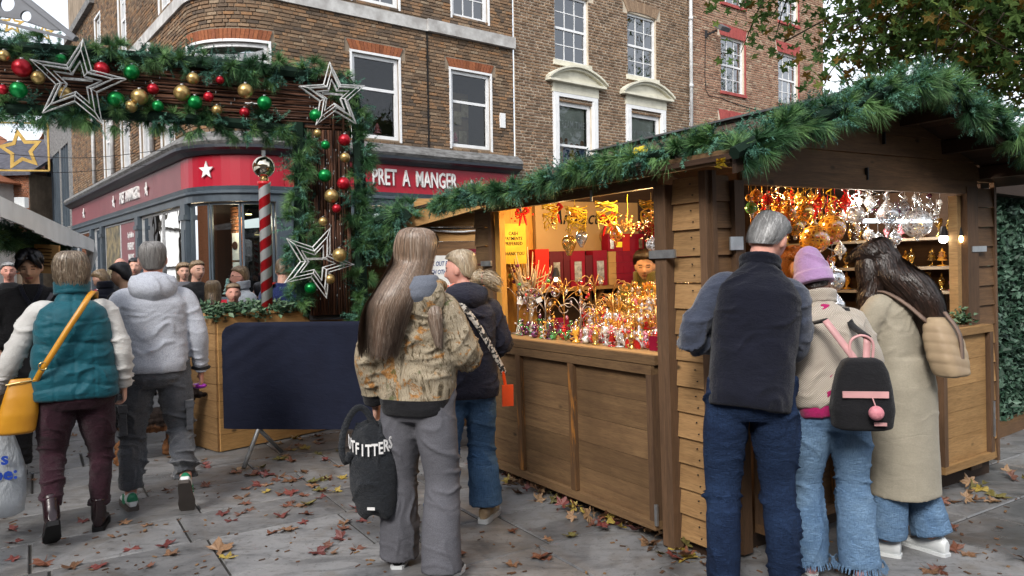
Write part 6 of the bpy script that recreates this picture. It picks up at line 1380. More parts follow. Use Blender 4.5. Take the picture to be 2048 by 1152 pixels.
def sprig_thing(px, py, xl, label, mt2, seed, n_=60, rad=.07, ax='x'):
    p = on_plane(px, py, ax, xl); r = np.random.default_rng(seed); t_ = thing('hanging_sprig', label, 'decoration', tuple(p)); m = MB(); m2 = MB()
    for k in range(n_):
        d = r.normal(size=3) * rad * (1, 1, .8); m2.ball(d, .007, 6, 5); 
        if k % 3 == 0: m.tube([(0, 0, 0), tuple(d)], .0015, 4)
    m.build('twigs', MT['gw'], t_); o = m2.build('berries', mt2, t_); o['kind'] = 'stuff'; m = MB(); m.tube([(0, 0, .02), (0, 0, .2)], .0015, 4); m.build('string', MT['rib_y'], t_)
sprig_thing(1302, 452, .15, 'hanging wreath of red berries with gold leaves beside the post', MT['berry'], 1, 110, .045); sprig_thing(1040, 425, .15, 'hanging red and gold berry sprig near the yellow notice', MT['berry'], 2, 45, .04); sprig_thing(1255, 450, .3, 'gold sprig hanging between the ribbons', MT['gw'], 3, 50, .04)
def hang(px, py, rp, mt_, label, ax='y', val=.12, shape='ball', ribbon='rib_s', sq=1.0, up=.12):
    p = on_plane(px, py, ax, val); d_ = (p - Vector((0, 0, EYE))).length; r_ = rp / F_PX * d_; t_ = thing('glass_bauble', label, 'bauble', group=None); t_.matrix_world = T(*p) @ SR
    m = MB()
    if shape == 'ball': m.ball((0, 0, 0), (r_, r_, r_ * sq), 28, 18)
    elif shape == 'balloon': m.lathe([(.001, r_ * 1.3), (r_ * .6, r_ * 1.15), (r_ * .95, r_ * .7), (r_, r_ * .2), (r_ * .8, -r_ * .4), (r_ * .4, -r_ * 1.1), (r_ * .3, -r_ * 1.4)], 24)
    elif shape == 'drop': m.lathe([(.001, r_ * 1.6), (r_ * .25, r_ * 1.2), (r_ * .9, r_ * .3), (r_, -.1 * r_), (r_ * .7, -r_ * .7), (r_ * .2, -r_), (r_ * .25, -r_ * 1.3), (.001, -r_ * 1.7)], 24)
    m.build('glass', GL[mt_], t_, True)
    m = MB(); m.lathe([(r_ * .28, r_ * sq * .94), (r_ * .3, r_ * sq * 1.1), (r_ * .1, r_ * sq * 1.22), (r_ * .16, r_ * sq * 1.35), (.001, r_ * sq * 1.45)], 12); m.build('cap', GL['gold' if mt_ in ('amber', 'gold') else 'silver'], t_, True)
    m = MB(); m.tube([(0, 0, r_ * sq * 1.4), (0, 0, r_ * sq * 1.4 + up)], .0018, 4); 
    if r_ > .04: curl(m, .01, 0, r_ * sq * 1.4, .02, 1.6, up, .003, 22, .015)
    m.build('ribbon', MT[ribbon], t_)
    if shape == 'ball' and r_ > .035: m = MB(); m.ball((0, 0, -r_ * sq - .012), .012, 12, 8); m.lathe([(.01, -r_ * sq - .004), (.018, -r_ * sq + .004)], 10); m.build('drop', GL['red' if mt_ == 'amber' else 'clear'], t_, True)
    return t_
for px, py, r_, mt_, sh_, lb in ((1138, 490, 15, 'gold', 'balloon', 'lower glass balloon bauble over the antler tree side'), (1163, 478, 12, 'silver', 'balloon', 'slimmer glass balloon bauble before the crimson boxes'), (1305, 489, 13, 'clear', 'ball', 'clear glass bauble with white cap under the red berry wreath'), (1232, 470, 13, 'amber', 'drop', 'yellow glass angel bell hanging before the boxes'), (1150, 425, 10, 'amber', 'ball', 'small amber ball within the curled yellow ribbon')):
    hang(px, py, r_, mt_, lb, 'x', .1, sh_, 'rib_y')
big_ = [(1629, 479, 27, 'amber', 'ball', 'rib_r', 'largest amber glass bauble with red top, above the lilac beanie'), (1663, 456, 25, 'amber', 'ball', 'rib_y', 'amber bauble with scrolled sides next to the largest one'), (1608, 425, 18, 'gold', 'ball', 'rib_y', 'gold bauble with red glow high over the largest amber one'), (1590, 454, 17, 'gold', 'ball', 'rib_y', 'quilted gold bauble beside the gray haired head'), (1557, 408, 13, 'gold', 'ball', 'rib_s', 'gold bauble at the top over the gray haired head'), (1577, 425, 14, 'amber', 'ball', 'rib_y', 'amber bauble half behind the quilted gold one'),
        (1712, 430, 16, 'clear', 'ball', 'rib_r', 'clear bauble holding a gold star, above the dark hair'), (1775, 428, 19, 'silver', 'drop', 'rib_s', 'leaf textured silver drop next to the big clear bauble'), (1834, 447, 25, 'clear', 'ball', 'rib_s', 'big clear bauble with etched band near the light strips'), (1789, 478, 12, 'silver', 'ball', 'rib_s', 'small silver bauble hanging low before the dark shelf'), (1756, 478, 10, 'silver', 'ball', 'rib_s', 'small silver bauble beside the low hanging one'), (1737, 470, 10, 'clear', 'ball', 'rib_s', 'small clear bauble just above the dark hair'),
        (1503, 416, 12, 'green', 'ball', 'rib_y', 'green glass bauble at the post end of the front opening'), (1512, 392, 12, 'amber', 'ball', 'rib_s', 'amber bauble at the very top by the post'), (1535, 400, 11, 'red', 'ball', 'rib_s', 'red bauble near the top over the gray haired man'), (1690, 405, 12, 'red', 'drop', 'rib_r', 'red glass drop in the middle of the front opening'), (1740, 405, 11, 'silver', 'drop', 'rib_s', 'silver drop high in the middle of the front opening'), (1805, 415, 12, 'silver', 'ball', 'rib_s', 'silver bauble high between the leaf drop and the big clear one'),
        (1640, 405, 11, 'red', 'drop', 'rib_r', 'red glass drop above the two amber baubles'), (1680, 500, 11, 'clear', 'drop', 'rib_s', 'clear glass trumpet hanging between beanie and dark hair'), (1665, 560, 22, 'silver', 'ball', 'rib_s', 'silver swirl bauble low between the beanie and the dark hair'), (1670, 610, 18, 'silver', 'drop', 'rib_s', 'lowest silver drop between the beanie and the dark hair'), (1596, 597, 14, 'gold', 'ball', 'rib_y', 'gold bauble low between the dark vest and the beanie')]
for px, py, r_, mt_, sh_, rb_, lb in big_: hang(px, py, r_, mt_, lb, 'y', .13 + .1 * (r_ < 14), sh_, rb_)
hd = random.Random(8); hm = {}
for k in range(150):
    x = 1500 + (k % 95) * 4.05 + hd.uniform(-4, 4); y = hd.uniform(388, 425 + 25 * hd.random()) if k < 95 else hd.uniform(420, 475); c_ = hd.choice(['amber', 'gold', 'red', 'gold', 'amber'] if x < 1680 else (['silver', 'clear', 'red', 'silver', 'gold'] if x < 1740 else ['silver', 'clear', 'silver', 'purple'])); kd = hd.randrange(3)
    if (c_, kd) not in hm:
        m = MB()
        if kd == 0: m.ball((0, 0, 0), .022, 14, 10); m.tube([(0, 0, .02), (0, 0, .09)], .0015, 4)
        elif kd == 1: m.lathe([(.001, .04), (.006, .03), (.02, .005), (.018, -.01), (.004, -.02), (.008, -.035), (.001, -.06)], 12); m.tube([(0, 0, .04), (0, 0, .1)], .0015, 4)
        else: curl(m, 0, 0, -.05, .012, 3, .11, .003, 34, .01)
        hm[(c_, kd)] = m.mesh('hanging_ornament', GL[c_]); hm[(c_, kd)].polygons.foreach_set('use_smooth', np.ones(len(hm[(c_, kd)].polygons), bool))
    pl_ = 'near the post' if x < 1570 else 'over the lilac beanie' if x < 1680 else 'over the dark hair' if x < 1790 else 'near the light strips'
    inst('hanging_ornament', hm[(c_, kd)], on_plane(x, y, 'y', hd.uniform(.15, .45)), '%s glass %s in the top rows of the front opening %s' % (c_, ('ball', 'drop', 'spiral')[kd], pl_), 'ornament', 'hanging glass in the front opening ' + pl_, hd.uniform(0, 6), hd.uniform(.7, 1.2))
# shelves of golden glass along the far end
for k, z in enumerate((1.32, 1.5, 1.72)):
    m = MB(); m.box((2.62, .08, z - .02), (2.9, 1.9, z)); o = m.build('glass_shelf', mk('pale_shelf', (.4, .34, .26), (.3, .25, .2), 5) if k == 0 else bpy.data.materials['pale_shelf']); o.matrix_world = SM; tag(o, ('lowest', 'middle', 'highest')[k] + ' shelf of gold glass at the far end of the stall', 'shelf')
    for j in range(15):
        kd = hd.choice([0, 5, 6, 0]); c_ = hd.choice(['gold', 'amber', 'gold', 'gold', 'pink']); inst(shpn[kd], tmesh(kd, c_), sp(hd.uniform(2.68, 2.86), .14 + j * .11, z + .001), '%s glass %s on the %s shelf at the far end' % (c_, shapeN[kd], ('lowest', 'middle', 'highest')[k]), 'ornament', 'glass on the %s end shelf' % ('lowest', 'middle', 'highest')[k], hd.uniform(0, 6), hd.uniform(1.3, 2.1))
leaf_cloud('counter_greenery', None, [sp(2.5 + .01 * k, .0, 1.13) for k in range(6)], 160, .04, .03, MT['leafg'], 8)
tag(C.objects['counter_greenery'], 'sprig of green leaves on the counter end beside the beige backpack', 'greenery', kind='thing')
# ------------------------------------------------------------------ people
def sn(p, k, ph=0.0):
    x, y, z = p[:, 0] * k, p[:, 1] * k, p[:, 2] * k
    return (np.sin(x * 1.7 + 1.3 * np.sin(y * 1.1 + ph) + ph) + np.sin(y * 2.1 + 1.2 * np.sin(z * 1.3 + 2 * ph)) + np.sin(z * 1.9 + 1.4 * np.sin(x * .9 + ph * 3))) / 3
def elli(c, rx, ry, n=20, M=None, pw=2.0):
    a = np.arange(n) * 2 * PI / n; ca, sa = np.cos(a), np.sin(a)
    x = np.sign(ca) * np.abs(ca) ** (2 / pw) * rx; y = np.sign(sa) * np.abs(sa) ** (2 / pw) * ry
    v = np.stack([x, y, np.zeros(n)], 1)
    if M is not None: v = v @ np.array(M).T
    return v + np.array(c)
def limb(mb, pts, rad, n=14, k=5, flat=1.0):
    P = catmull(pts, k); t = np.linspace(0, len(pts) - 1, len(P)); r = np.interp(t, range(len(pts)), rad); mb.tube(P, r, n)
def head_mb(mb, M, sc=1.0, nose=1.0, fem=False):
    nu, nv = 40, 30; v = []
    for i in range(nv + 1):
        th = max(min(PI * i / nv, PI - .02), .02)
        for j in range(nu):
            ph = 2 * PI * j / nu; x, y, z = .076 * math.sin(th) * math.cos(ph), .098 * math.sin(th) * math.sin(ph), .118 * math.cos(th)
            if z < 0: 
                f = -z / .118; x *= 1 - .3 * f ** 1.6
                if y < 0: y *= 1 - .3 * f
                else: y *= 1 - .02 * f
            if y > 0: y *= .93
            if y > 0:
                g = lambda cx, cz, sx, sz: math.exp(-((x - cx) / sx) ** 2 - ((z - cz) / sz) ** 2)
                y += .024 * nose * g(0, -.028, .012, .016) + .013 * nose * g(0, -.008, .009, .022) + .005 * g(0, .028, .05, .012) - .009 * (g(-.031, .008, .015, .011) + g(.031, .008, .015, .011)) + .007 * g(0, -.066, .02, .009) - .003 * g(0, -.06, .024, .003) + .01 * g(0, -.1, .024, .016) + .004 * (g(-.04, -.03, .02, .02) + g(.04, -.03, .02, .02))
            v.append((x * sc, y * sc, z * sc))
    v = np.array(v).reshape(nv + 1, nu, 3)
    mb.rings([tf(q, M) for q in v])
    for s_ in (-1, 1):
        e = MB(); e.ball((s_ * .079 * sc, -.006 * sc, -.004 * sc), (.011 * sc, .019 * sc, .031 * sc), 12, 10); mb.add(tf(np.concatenate(e.v), M), e.f)
def hand_mb(mb, w, d, pn, side, curl=.5, s=1.0, spread=.0):
    d = Vector(d).normalized(); pn = Vector(pn); pn = (pn - d * pn.dot(d)).normalized(); a = d.cross(pn) * side; w = Vector(w)
    rg = []
    for t_, ra, rb in ((-.01, .026, .02), (.02, .032, .017), (.05, .04, .015), (.085, .042, .013)):
        c = w + d * t_ * s; ang = np.linspace(0, 2 * PI, 13)[:-1]
        rg.append(np.array([tuple(c + a * (math.cos(q) * ra * s) + pn * (math.sin(q) * rb * s)) for q in ang]))
    mb.rings(rg)
    for k, (off, L_) in enumerate(((.031, .068), (.011, .078), (-.011, .072), (-.031, .056))):
        p = w + d * .08 * s + a * off * s; dr = d.copy(); P = [p - d * .02, p]; c_ = curl * (1 + .12 * k)
        for q in range(3): dr = (Matrix.Rotation(-c_ * (.8 if q else .5), 3, d.cross(pn)) @ dr) if False else (dr * math.cos(c_ * .8) + pn * math.sin(c_ * .8) if q == 0 else (dr + pn * math.tan(min(c_, 1.2)) * .8 - d * (.35 * q * min(c_, 1))).normalized()); dr.normalize(); p = p + dr * L_ * s * (.42, .32, .26)[q]; P.append(p)
        mb.tube(P, np.array([.0095, .0095, .009, .008, .0068]) * s, 8)
    p = w + d * .015 * s + a * .026 * s; t_ = (d * .75 + a * .6 + pn * .45).normalized(); p2 = p + t_ * .035 * s; t2 = (d * .9 + pn * .5 + a * .1).normalized(); mb.tube([p - t_ * .01, p2, p2 + t2 * .03 * s], np.array([.013, .0115, .008]) * s, 8)
def loft(mb, secs, n=24, tr=None, pw=2.3):
    out = []
    for q in secs:
        z, rx, ry, cx, cy = q[:5]; e = elli((cx, cy, z), rx, ry, n, None, pw)
        if tr is not None: e = np.array([tuple(tr(Vector(p))) for p in e])
        out.append(e)
    mb.rings(out)
SK = {'fair': skinmat('fair_skin', (.56, .33, .25)), 'pink': skinmat('ruddy_skin', (.55, .28, .22)), 'tan': skinmat('light_tan_skin', (.5, .31, .21))}
MT['lip'] = mk('lips', (.36, .12, .1), rough=.45); MT['brow'] = mk('brow_and_lash', (.035, .02, .015), rough=.7); MT['white_eye'] = mk('eye_white', (.6, .58, .56), rough=.2)
def folds(co, no, zones, seed=0.0):
    d = .002 * sn(co, 8, seed) + .001 * sn(co, 21, seed + 2); ph = 2.6 * sn(co, 5, seed + 1) + 1.3 * sn(co, 15, seed + 2)
    for i, (c, r, amp, fr, ax) in enumerate(zones):
        c = np.array(c, float); ax = np.array(ax, float); ax /= np.linalg.norm(ax); w = np.exp(-(((co - c) ** 2).sum(1)) / (r * r)); u = co @ ax
        wv = 1 - np.abs(np.sin(u * fr * .42 + ph + i)); mk_ = np.clip((sn(co, 11, seed + i * .7) + .25) * 2.2, 0, 1)
        d += w * amp * 2.3 * (wv ** 3.4 * 2.1 - .35) * mk_
    return co + no * d[:, None]
def person(label, X, Y, head_deg, H=1.72, pose=None, top=None, legs=None, skin='fair', hair=None, head=(0, 0, 0), lean=0, side=0, fine=True, twist=0, z=0.0, hand_on=(1, 1), curl=(.5, .5), hscale=1.0, nose=1.0, shoes=None, group=None):
    s = H / 1.75; root = thing('person', label, 'person', (X, Y, z), R(head_deg), group=group)
    J = dict(hipL=(-.09, 0, .93), hipR=(.09, 0, .93), knL=(-.105, .02, .5), knR=(.105, .02, .5), anL=(-.11, 0, .09), anR=(.11, 0, .09), shL=(-.17, 0, 1.385), shR=(.17, 0, 1.385), elL=(-.235, -.02, 1.13), elR=(.235, -.02, 1.13), wrL=(-.245, .06, .88), wrR=(.245, .06, .88), yawL=8, yawR=-8, pitL=0, pitR=0)
    J.update(pose or {})
    UM = T(0, 0, .95) @ Matrix.Rotation(R(side), 4, 'Y') @ Matrix.Rotation(R(-lean), 4, 'X') @ RZ(R(twist)) @ T(0, 0, -.95)
    sc = lambda p: Vector(p) * s
    U_ = lambda p: (UM @ Vector(p)) * s
    for k in ('shL', 'shR', 'elL', 'elR', 'wrL', 'wrR'):
        J[k] = (Vector(J[k][:3]) * s) if len(J[k]) > 3 else U_(J[k])
    for k in ('hipL', 'hipR', 'knL', 'knR', 'anL', 'anR'): J[k] = sc(J[k])
    # head: yaw, pitch(+ = down), roll
    nb = U_((0, .0, 1.47)); HM = T(*U_((0, .01, 1.53))) @ Matrix.Rotation(R(side * .5), 4, 'Y') @ Matrix.Rotation(R(-lean * .5), 4, 'X') @ RZ(R(head[0])) @ Matrix.Rotation(R(-head[1]), 4, 'X') @ Matrix.Rotation(R(head[2]), 4, 'Y') @ T(0, .02, .1 * s * hscale)
    hs_ = s * hscale
    b = MB(); ut = lambda p: U_((p.x, p.y, p.z))
    loft(b, [(.84, .13, .1, 0, 0), (.95, .14, .1, 0, 0), (1.1, .12, .09, 0, 0), (1.3, .15, .1, 0, 0), (1.42, .14, .08, 0, 0), (1.48, .06, .055, 0, 0)], 20, ut)
    limb(b, [U_((0, -.01, 1.42)), U_((0, -.005, 1.5)), HM @ Vector((0, -.02, -.05))], [.07 * s, .058 * s, .056 * s], 16)
    head_mb(b, HM, hs_, nose)
    for k, sd_ in (('L', -1), ('R', 1)):
        limb(b, [U_((sd_ * .08, 0, 1.38)), J['sh' + k], J['el' + k], J['wr' + k]], [.05 * s, .05 * s, .038 * s, .026 * s], 12)
        if hand_on[0 if sd_ < 0 else 1]:
            d_ = (J['wr' + k] - J['el' + k]).normalized(); pn = J.get('pn' + k, (-sd_, .15, 0)); dd = Vector(J.get('hd' + k, d_)); hand_mb(b, J['wr' + k], dd, pn, 1 if sd_ > 0 else -1, curl[0 if sd_ < 0 else 1], s)
        limb(b, [J['hip' + k] + Vector((-sd_ * .03, 0, .0)), J['hip' + k], J['kn' + k], J['an' + k]], [.07 * s, .075 * s, .05 * s, .035 * s], 12)
    me = remesh(b, .0065 if fine else .01, 2); co = co_of(me)
    me.materials.append(SK[skin]); me.materials.append(MT['lip']); me.materials.append(MT['brow']); smooth_on(me)
    nf = len(me.polygons); cen = np.empty(nf * 3, np.float32); me.polygons.foreach_get('center', cen); cen = cen.reshape(-1, 3).astype(float)
    hl = tf(cen, HM.inverted()) / hs_; mi = np.zeros(nf, np.int32); ax_, hy, hz = np.abs(hl[:, 0]), hl[:, 1], hl[:, 2]
    near = (np.linalg.norm(hl, axis=1) < .16) & (hy > .05)
    mi[near & (ax_ < .024) & (np.abs(hz + .066) < .0085)] = 1
    mi[near & (np.abs(ax_ - .033) < .017) & (np.abs(hz - .026 + .12 * (ax_ - .033)) < .0042)] = 2
    mi[near & (np.abs(ax_ - .031) < .013) & (np.abs(hz - .006) < .0035)] = 2
    me.polygons.foreach_set('material_index', mi); put('body', me, root)
    # trousers
    if legs:
        b = MB(); rr_ = legs.get('r', (.1, .075, .07)); hw = legs.get('hip', .165)
        loft(b, [(.8, hw * .85, hw * .6, 0, -.0), (.86, hw, hw * .72, 0, -.012), (.92, hw * .98, hw * .7, 0, -.012), (.97, hw * .8, hw * .55, 0, 0), (1.02, hw * .6, hw * .4, 0, 0)], 24, lambda p: p * s)
        zn = []
        for k, sd_ in (('L', -1), ('R', 1)):
            hp, kn, an = J['hip' + k], J['kn' + k], J['an' + k]; en = an + (kn - an).normalized() * legs.get('up', .0)
            mid = (hp + kn) / 2 + Vector((0, -.01, 0)); sh_ = (kn + en) / 2 + Vector((0, -.025 * s, 0)) * (1 if rr_[2] < .09 else .3)
            limb(b, [hp + Vector((-sd_ * .01, 0, .05)), mid, kn, sh_, en], [rr_[0] * s, (rr_[0] * .9 + rr_[1] * .12) * s, rr_[1] * s, (rr_[1] * .5 + rr_[2] * .52) * s, rr_[2] * s], 20)
            w_ = legs.get('wr', 1.0); zn += [(tuple(kn), .12, .006 * w_, 85, (0.2, 0, 1)), (tuple(en + Vector((0, 0, .07))), .1, legs.get('stack', .006) * w_, 110, (.1, 0, 1)), (tuple(hp), .13, .006 * w_, 60, (sd_ * .6, 0, 1)), (tuple((kn + en) / 2), .2, .004 * w_, 38, (.7, .2, .6)), (tuple(mid), .2, .0035 * w_, 30, (.8, .2, .5))]
        me = remesh(b, .0095 if fine else .016, 3); c_ = co_of(me); n0 = no_of(me); c_ = folds(c_, n0, zn, X * 3 + 1)
        if legs.get('pockets'):
            q = c_ / s; xx = np.abs(np.abs(q[:, 0]) - .085); e_ = np.maximum(xx - .06, np.maximum(q[:, 2] - .86, .72 + xx * .5 - q[:, 2])); c_ = c_ + n0 * (((q[:, 1] < -.03) * (e_ < 0)) * .004)[:, None]
        set_co(me, c_); me.materials.append(legs['mat']); smooth_on(me); tr_ = put('trousers', me, root)
    # upper garments
    tops = top if isinstance(top, list) else [top]
    for gi, g in enumerate(tops):
        if not g: continue
        b = MB(); hem = g.get('hem', .88); ch, wa, hm = g.get('chest', .19), g.get('waist', .18), g.get('hemw', .19); dp = g.get('deep', .125)
        secs = [(hem, hm * .97, dp * 1.0, 0, -.005), (hem + .04, hm, dp * 1.05, 0, -.008), ((hem + 1.1) / 2, (hm + wa) / 2 * 1.01, dp, 0, -.005), (1.12, wa, dp * .97, 0, 0), (1.25, ch, dp * 1.02, 0, -.005), (1.35, ch * .99, dp, 0, -.01), (1.41, ch * .84, dp * .82, 0, -.008), (1.455, ch * .58, dp * .65, 0, 0), (1.495, ch * .36, .07, 0, .0)]
        ck = g.get('collar')
        if ck: secs += [(1.5 + .04 * ck, .072, .075, 0, .005), (1.5 + .07 * ck, .078, .08, 0, .008)]
        if hem < .8:   # long coat: hang straight below the hips, do not lean
            low = [q for q in secs if q[0] < 1.0]; 
            loft(b, [(hem, hm, g.get('hemd', .16), 0, g.get('hy', 0)), ((hem + .95) / 2, hm * .93, g.get('hemd', .16) * .92, 0, g.get('hy', 0) * .5), (.95, wa * 1.12, dp * 1.15, 0, 0), (1.1, wa, dp, 0, .0)], 28, lambda p: p * s)
            secs = [(.9, wa, dp, 0, 0)] + [q for q in secs if q[0] > 1.0]
        loft(b, secs, 28, ut, g.get('pw', 2.5)); zn = []
        sl = g.get('sleeve', (.075, .062, .05))
        if sl:
            for k, sd_ in (('L', -1), ('R', 1)):
                w_ = J['wr' + k]; el = J['el' + k]; cu = el + (w_ - el) * g.get('cuff', .97); mid = (J['sh' + k] + el) / 2
                limb(b, [U_((sd_ * .09, 0, 1.385)), J['sh' + k] + Vector((-sd_ * .012, 0, -.012)), mid, el, (el + cu) / 2, cu], [sl[0] * .95 * s, sl[0] * s, (sl[0] + sl[1]) / 2 * s, sl[1] * s, (sl[1] + sl[2]) / 2 * 1.05 * s, sl[2] * s], 18)
                ax1 = tuple((w_ - el).normalized()); ax2 = tuple((el - J['sh' + k]).normalized()); wf = g.get('wr', 1.0)
                zn += [(tuple(el), .1, .006 * wf, 95, ax1), (tuple(cu), .09, .006 * wf, 120, ax1), (tuple(mid), .12, .0045 * wf, 60, (ax2[0] + .5, ax2[1], ax2[2])), (tuple((el + cu) / 2), .1, .005 * wf, 80, (ax1[0] + .3, ax1[1], ax1[2]))]
        wf = g.get('wr', 1.0)
        for zz in (.97, 1.08, 1.2, 1.32): zn.append((tuple(U_((.06, -.12, zz))), .17, .004 * wf, 48, (.35, 0, 1))); zn.append((tuple(U_((-.08, -.12, zz + .04))), .15, .0035 * wf, 55, (-.5, 0, 1)))
        me = remesh(b, g.get('vox', .0095 if fine else .016), g.get('sm', 3)); c_ = co_of(me); n_ = no_of(me)
        if g.get('quilt'):
            q = tf(c_ / s, UM.inverted()); zz = q[:, 2] + .02 * np.sin(np.abs(q[:, 0]) * 14 + q[:, 2] * 5) + .03 * np.abs(q[:, 0]) * np.sign(np.sin(q[:, 2] * 31)); u = np.abs(np.sin(zz * PI / g['quilt'])); c_ = c_ + n_ * ((u ** .45) * .017 - .008)[:, None]
            if g.get('vq', 1): xx = np.abs(np.abs(q[:, 0]) - .0); c_ = c_ - n_ * (np.exp(-(xx / .006) ** 2) * .007)[:, None] - n_ * (np.exp(-((xx - .105) / .006) ** 2) * .004)[:, None]
        c_ = folds(c_, n_, zn, X * 5 + gi); set_co(me, c_); me.materials.append(g['mat']); smooth_on(me)
        if g.get('mat2'):      # second cloth on a hem band and the cuffs, or on the sleeves
            me.materials.append(g['mat2']); nf = len(me.polygons); cen = np.empty(nf * 3, np.float32); me.polygons.foreach_get('center', cen); cen = cen.reshape(-1, 3).astype(float); q = tf(cen / s, UM.inverted())
            mi = (q[:, 2] < hem + g.get('band', .06)).astype(np.int32)
            for k in 'LR': mi |= (np.linalg.norm(cen - np.array(J['wr' + k]), axis=1) < .065 * s).astype(np.int32)
            me.polygons.foreach_set('material_index', mi)
        jk = put(g.get('name', 'jacket'), me, root)
        if g.get('hood'):
            hc = g['hood']; b = MB(); hx, hz, hr = hc.get('x', 0), hc.get('z', 1.42), hc.get('r', .13)
            rg = []
            for t_ in np.linspace(0, 1, 9):     # a bag hanging down the back from the neck
                zz = 1.53 - t_ * hc.get('len', .22); w_ = hr * (math.sin(PI * (.28 + .62 * t_)) ** .6); dpt = .035 + .05 * math.sin(PI * min(1, t_ * 1.1)) 
                rg.append(np.array([tuple(U_((hx + w_ * math.cos(a), -.1 + .035 * abs(math.cos(a)) * (1 - t_ * .4) - dpt * math.sin(a) * (1 if math.sin(a) > 0 else .5), zz))) for a in np.linspace(0, 2 * PI, 25)[:-1]]))
            b.rings(rg); P = [U_((hx + .098 * math.sin(a), .02 - .115 * math.cos(a), 1.525 + .012 * math.cos(a) - .05 * abs(math.sin(a / 2)) ** 2)) for a in np.linspace(-2.6, 2.6, 19)]; b.tube(P, .02 * s, 12)
            me = remesh(b, .01, 4); c_ = co_of(me); c_ = folds(c_, no_of(me), [(tuple(U_((hx, -.17, 1.45))), .12, .004, 60, (.3, 0, 1)), (tuple(U_((hx + .06, -.15, 1.5))), .08, .004, 90, (.8, 0, .8))], X); set_co(me, c_); me.materials.append(hc.get('mat', g['mat'])); smooth_on(me); put('hood', me, jk)
        if g.get('collar'):
            b = MB(); P = [U_((.085 * math.sin(a), .015 - .088 * math.cos(a), 1.505 + .04 * ck + .01 * math.cos(a))) for a in np.linspace(-2.7, 2.7, 21)]; ps = np.array([tuple(p) for p in P])
            for dz in (-.03, 0, .028 * ck): b.tube(ps + (0, 0, dz * s), (.008 + .012 * ck) * s, 10)
            me = remesh(b, .009, 4); me.materials.append(g['mat']); smooth_on(me); put('collar', me, jk)
    if hair: hair_of(root, HM, hs_, s, U_, **hair)
    for k, sd_ in (('L', -1), ('R', 1)):
        if shoes: shoe(root, J['an' + k], J['yaw' + k], J['pit' + k], s, **shoes)
    return root, J, HM, U_, s
def shoe(root, an, yaw, pit, s, mat, sole, heel=None, boot=False, stripes=None, laces=None):
    M = T(*an) @ RZ(R(yaw)) @ Matrix.Rotation(R(-pit), 4, 'X') @ T(0, 0, -.09 * s) @ Matrix.Scale(s * 1.06, 4)
    ys = [(-.075, .024), (-.06, .033), (-.02, .036), (.04, .037), (.1, .045), (.15, .042), (.185, .026)]
    P = [(w, y) for y, w in ys] + [(-w, y) for y, w in reversed(ys)]
    m = MB(); n = len(P)
    for z0, z1, g_ in ((0, .028, 1.04),):
        v = [(x * g_, y, z0) for x, y in P] + [(x * g_, y, z1) for x, y in P]
        m.add(v, [tuple(range(n))[::-1], tuple(range(n, 2 * n))] + [(i, (i + 1) % n, (i + 1) % n + n, i + n) for i in range(n)])
    so = m.build('shoe', sole, root); so.matrix_local = M
    b = MB(); hh = [(-.07, .024, .07), (-.05, .032, .085), (-.01, .035, .09), (.03, .036, .08), (.08, .042, .058), (.13, .042, .042), (.17, .03, .03)]
    b.rings([np.array([(w * math.cos(a), y, .02 + h * .5 + h * .55 * math.sin(a)) for a in np.linspace(0, 2 * PI, 17)[:-1]]) for y, w, h in hh])
    if boot: b.rings([np.array([((.042 + .004 * (k > 2)) * math.cos(a), -.022 + .05 * math.sin(a), .06 + k * .045) for a in np.linspace(0, 2 * PI, 17)[:-1]]) for k in range(4)])
    me = remesh(b, .007, 3); me.materials.append(mat); smooth_on(me)
    if heel:
        me.materials.append(heel); nf = len(me.polygons); c = np.empty(nf * 3, np.float32); me.polygons.foreach_get('center', c); c = c.reshape(-1, 3); me.polygons.foreach_set('material_index', ((c[:, 1] < -.045) & (c[:, 2] > .062)).astype(np.int32))
    up = put('upper', me, so)
    if stripes:
        for k in range(3):
            for sd_ in (-1, 1): m = MB(); y = .0 + k * .022; m.bar((sd_ * .0395, y, .035), (sd_ * .032, y + .022, .082), .004, .009, up=(1, 0, 0)); m.build('stripe', stripes, so)
    return so
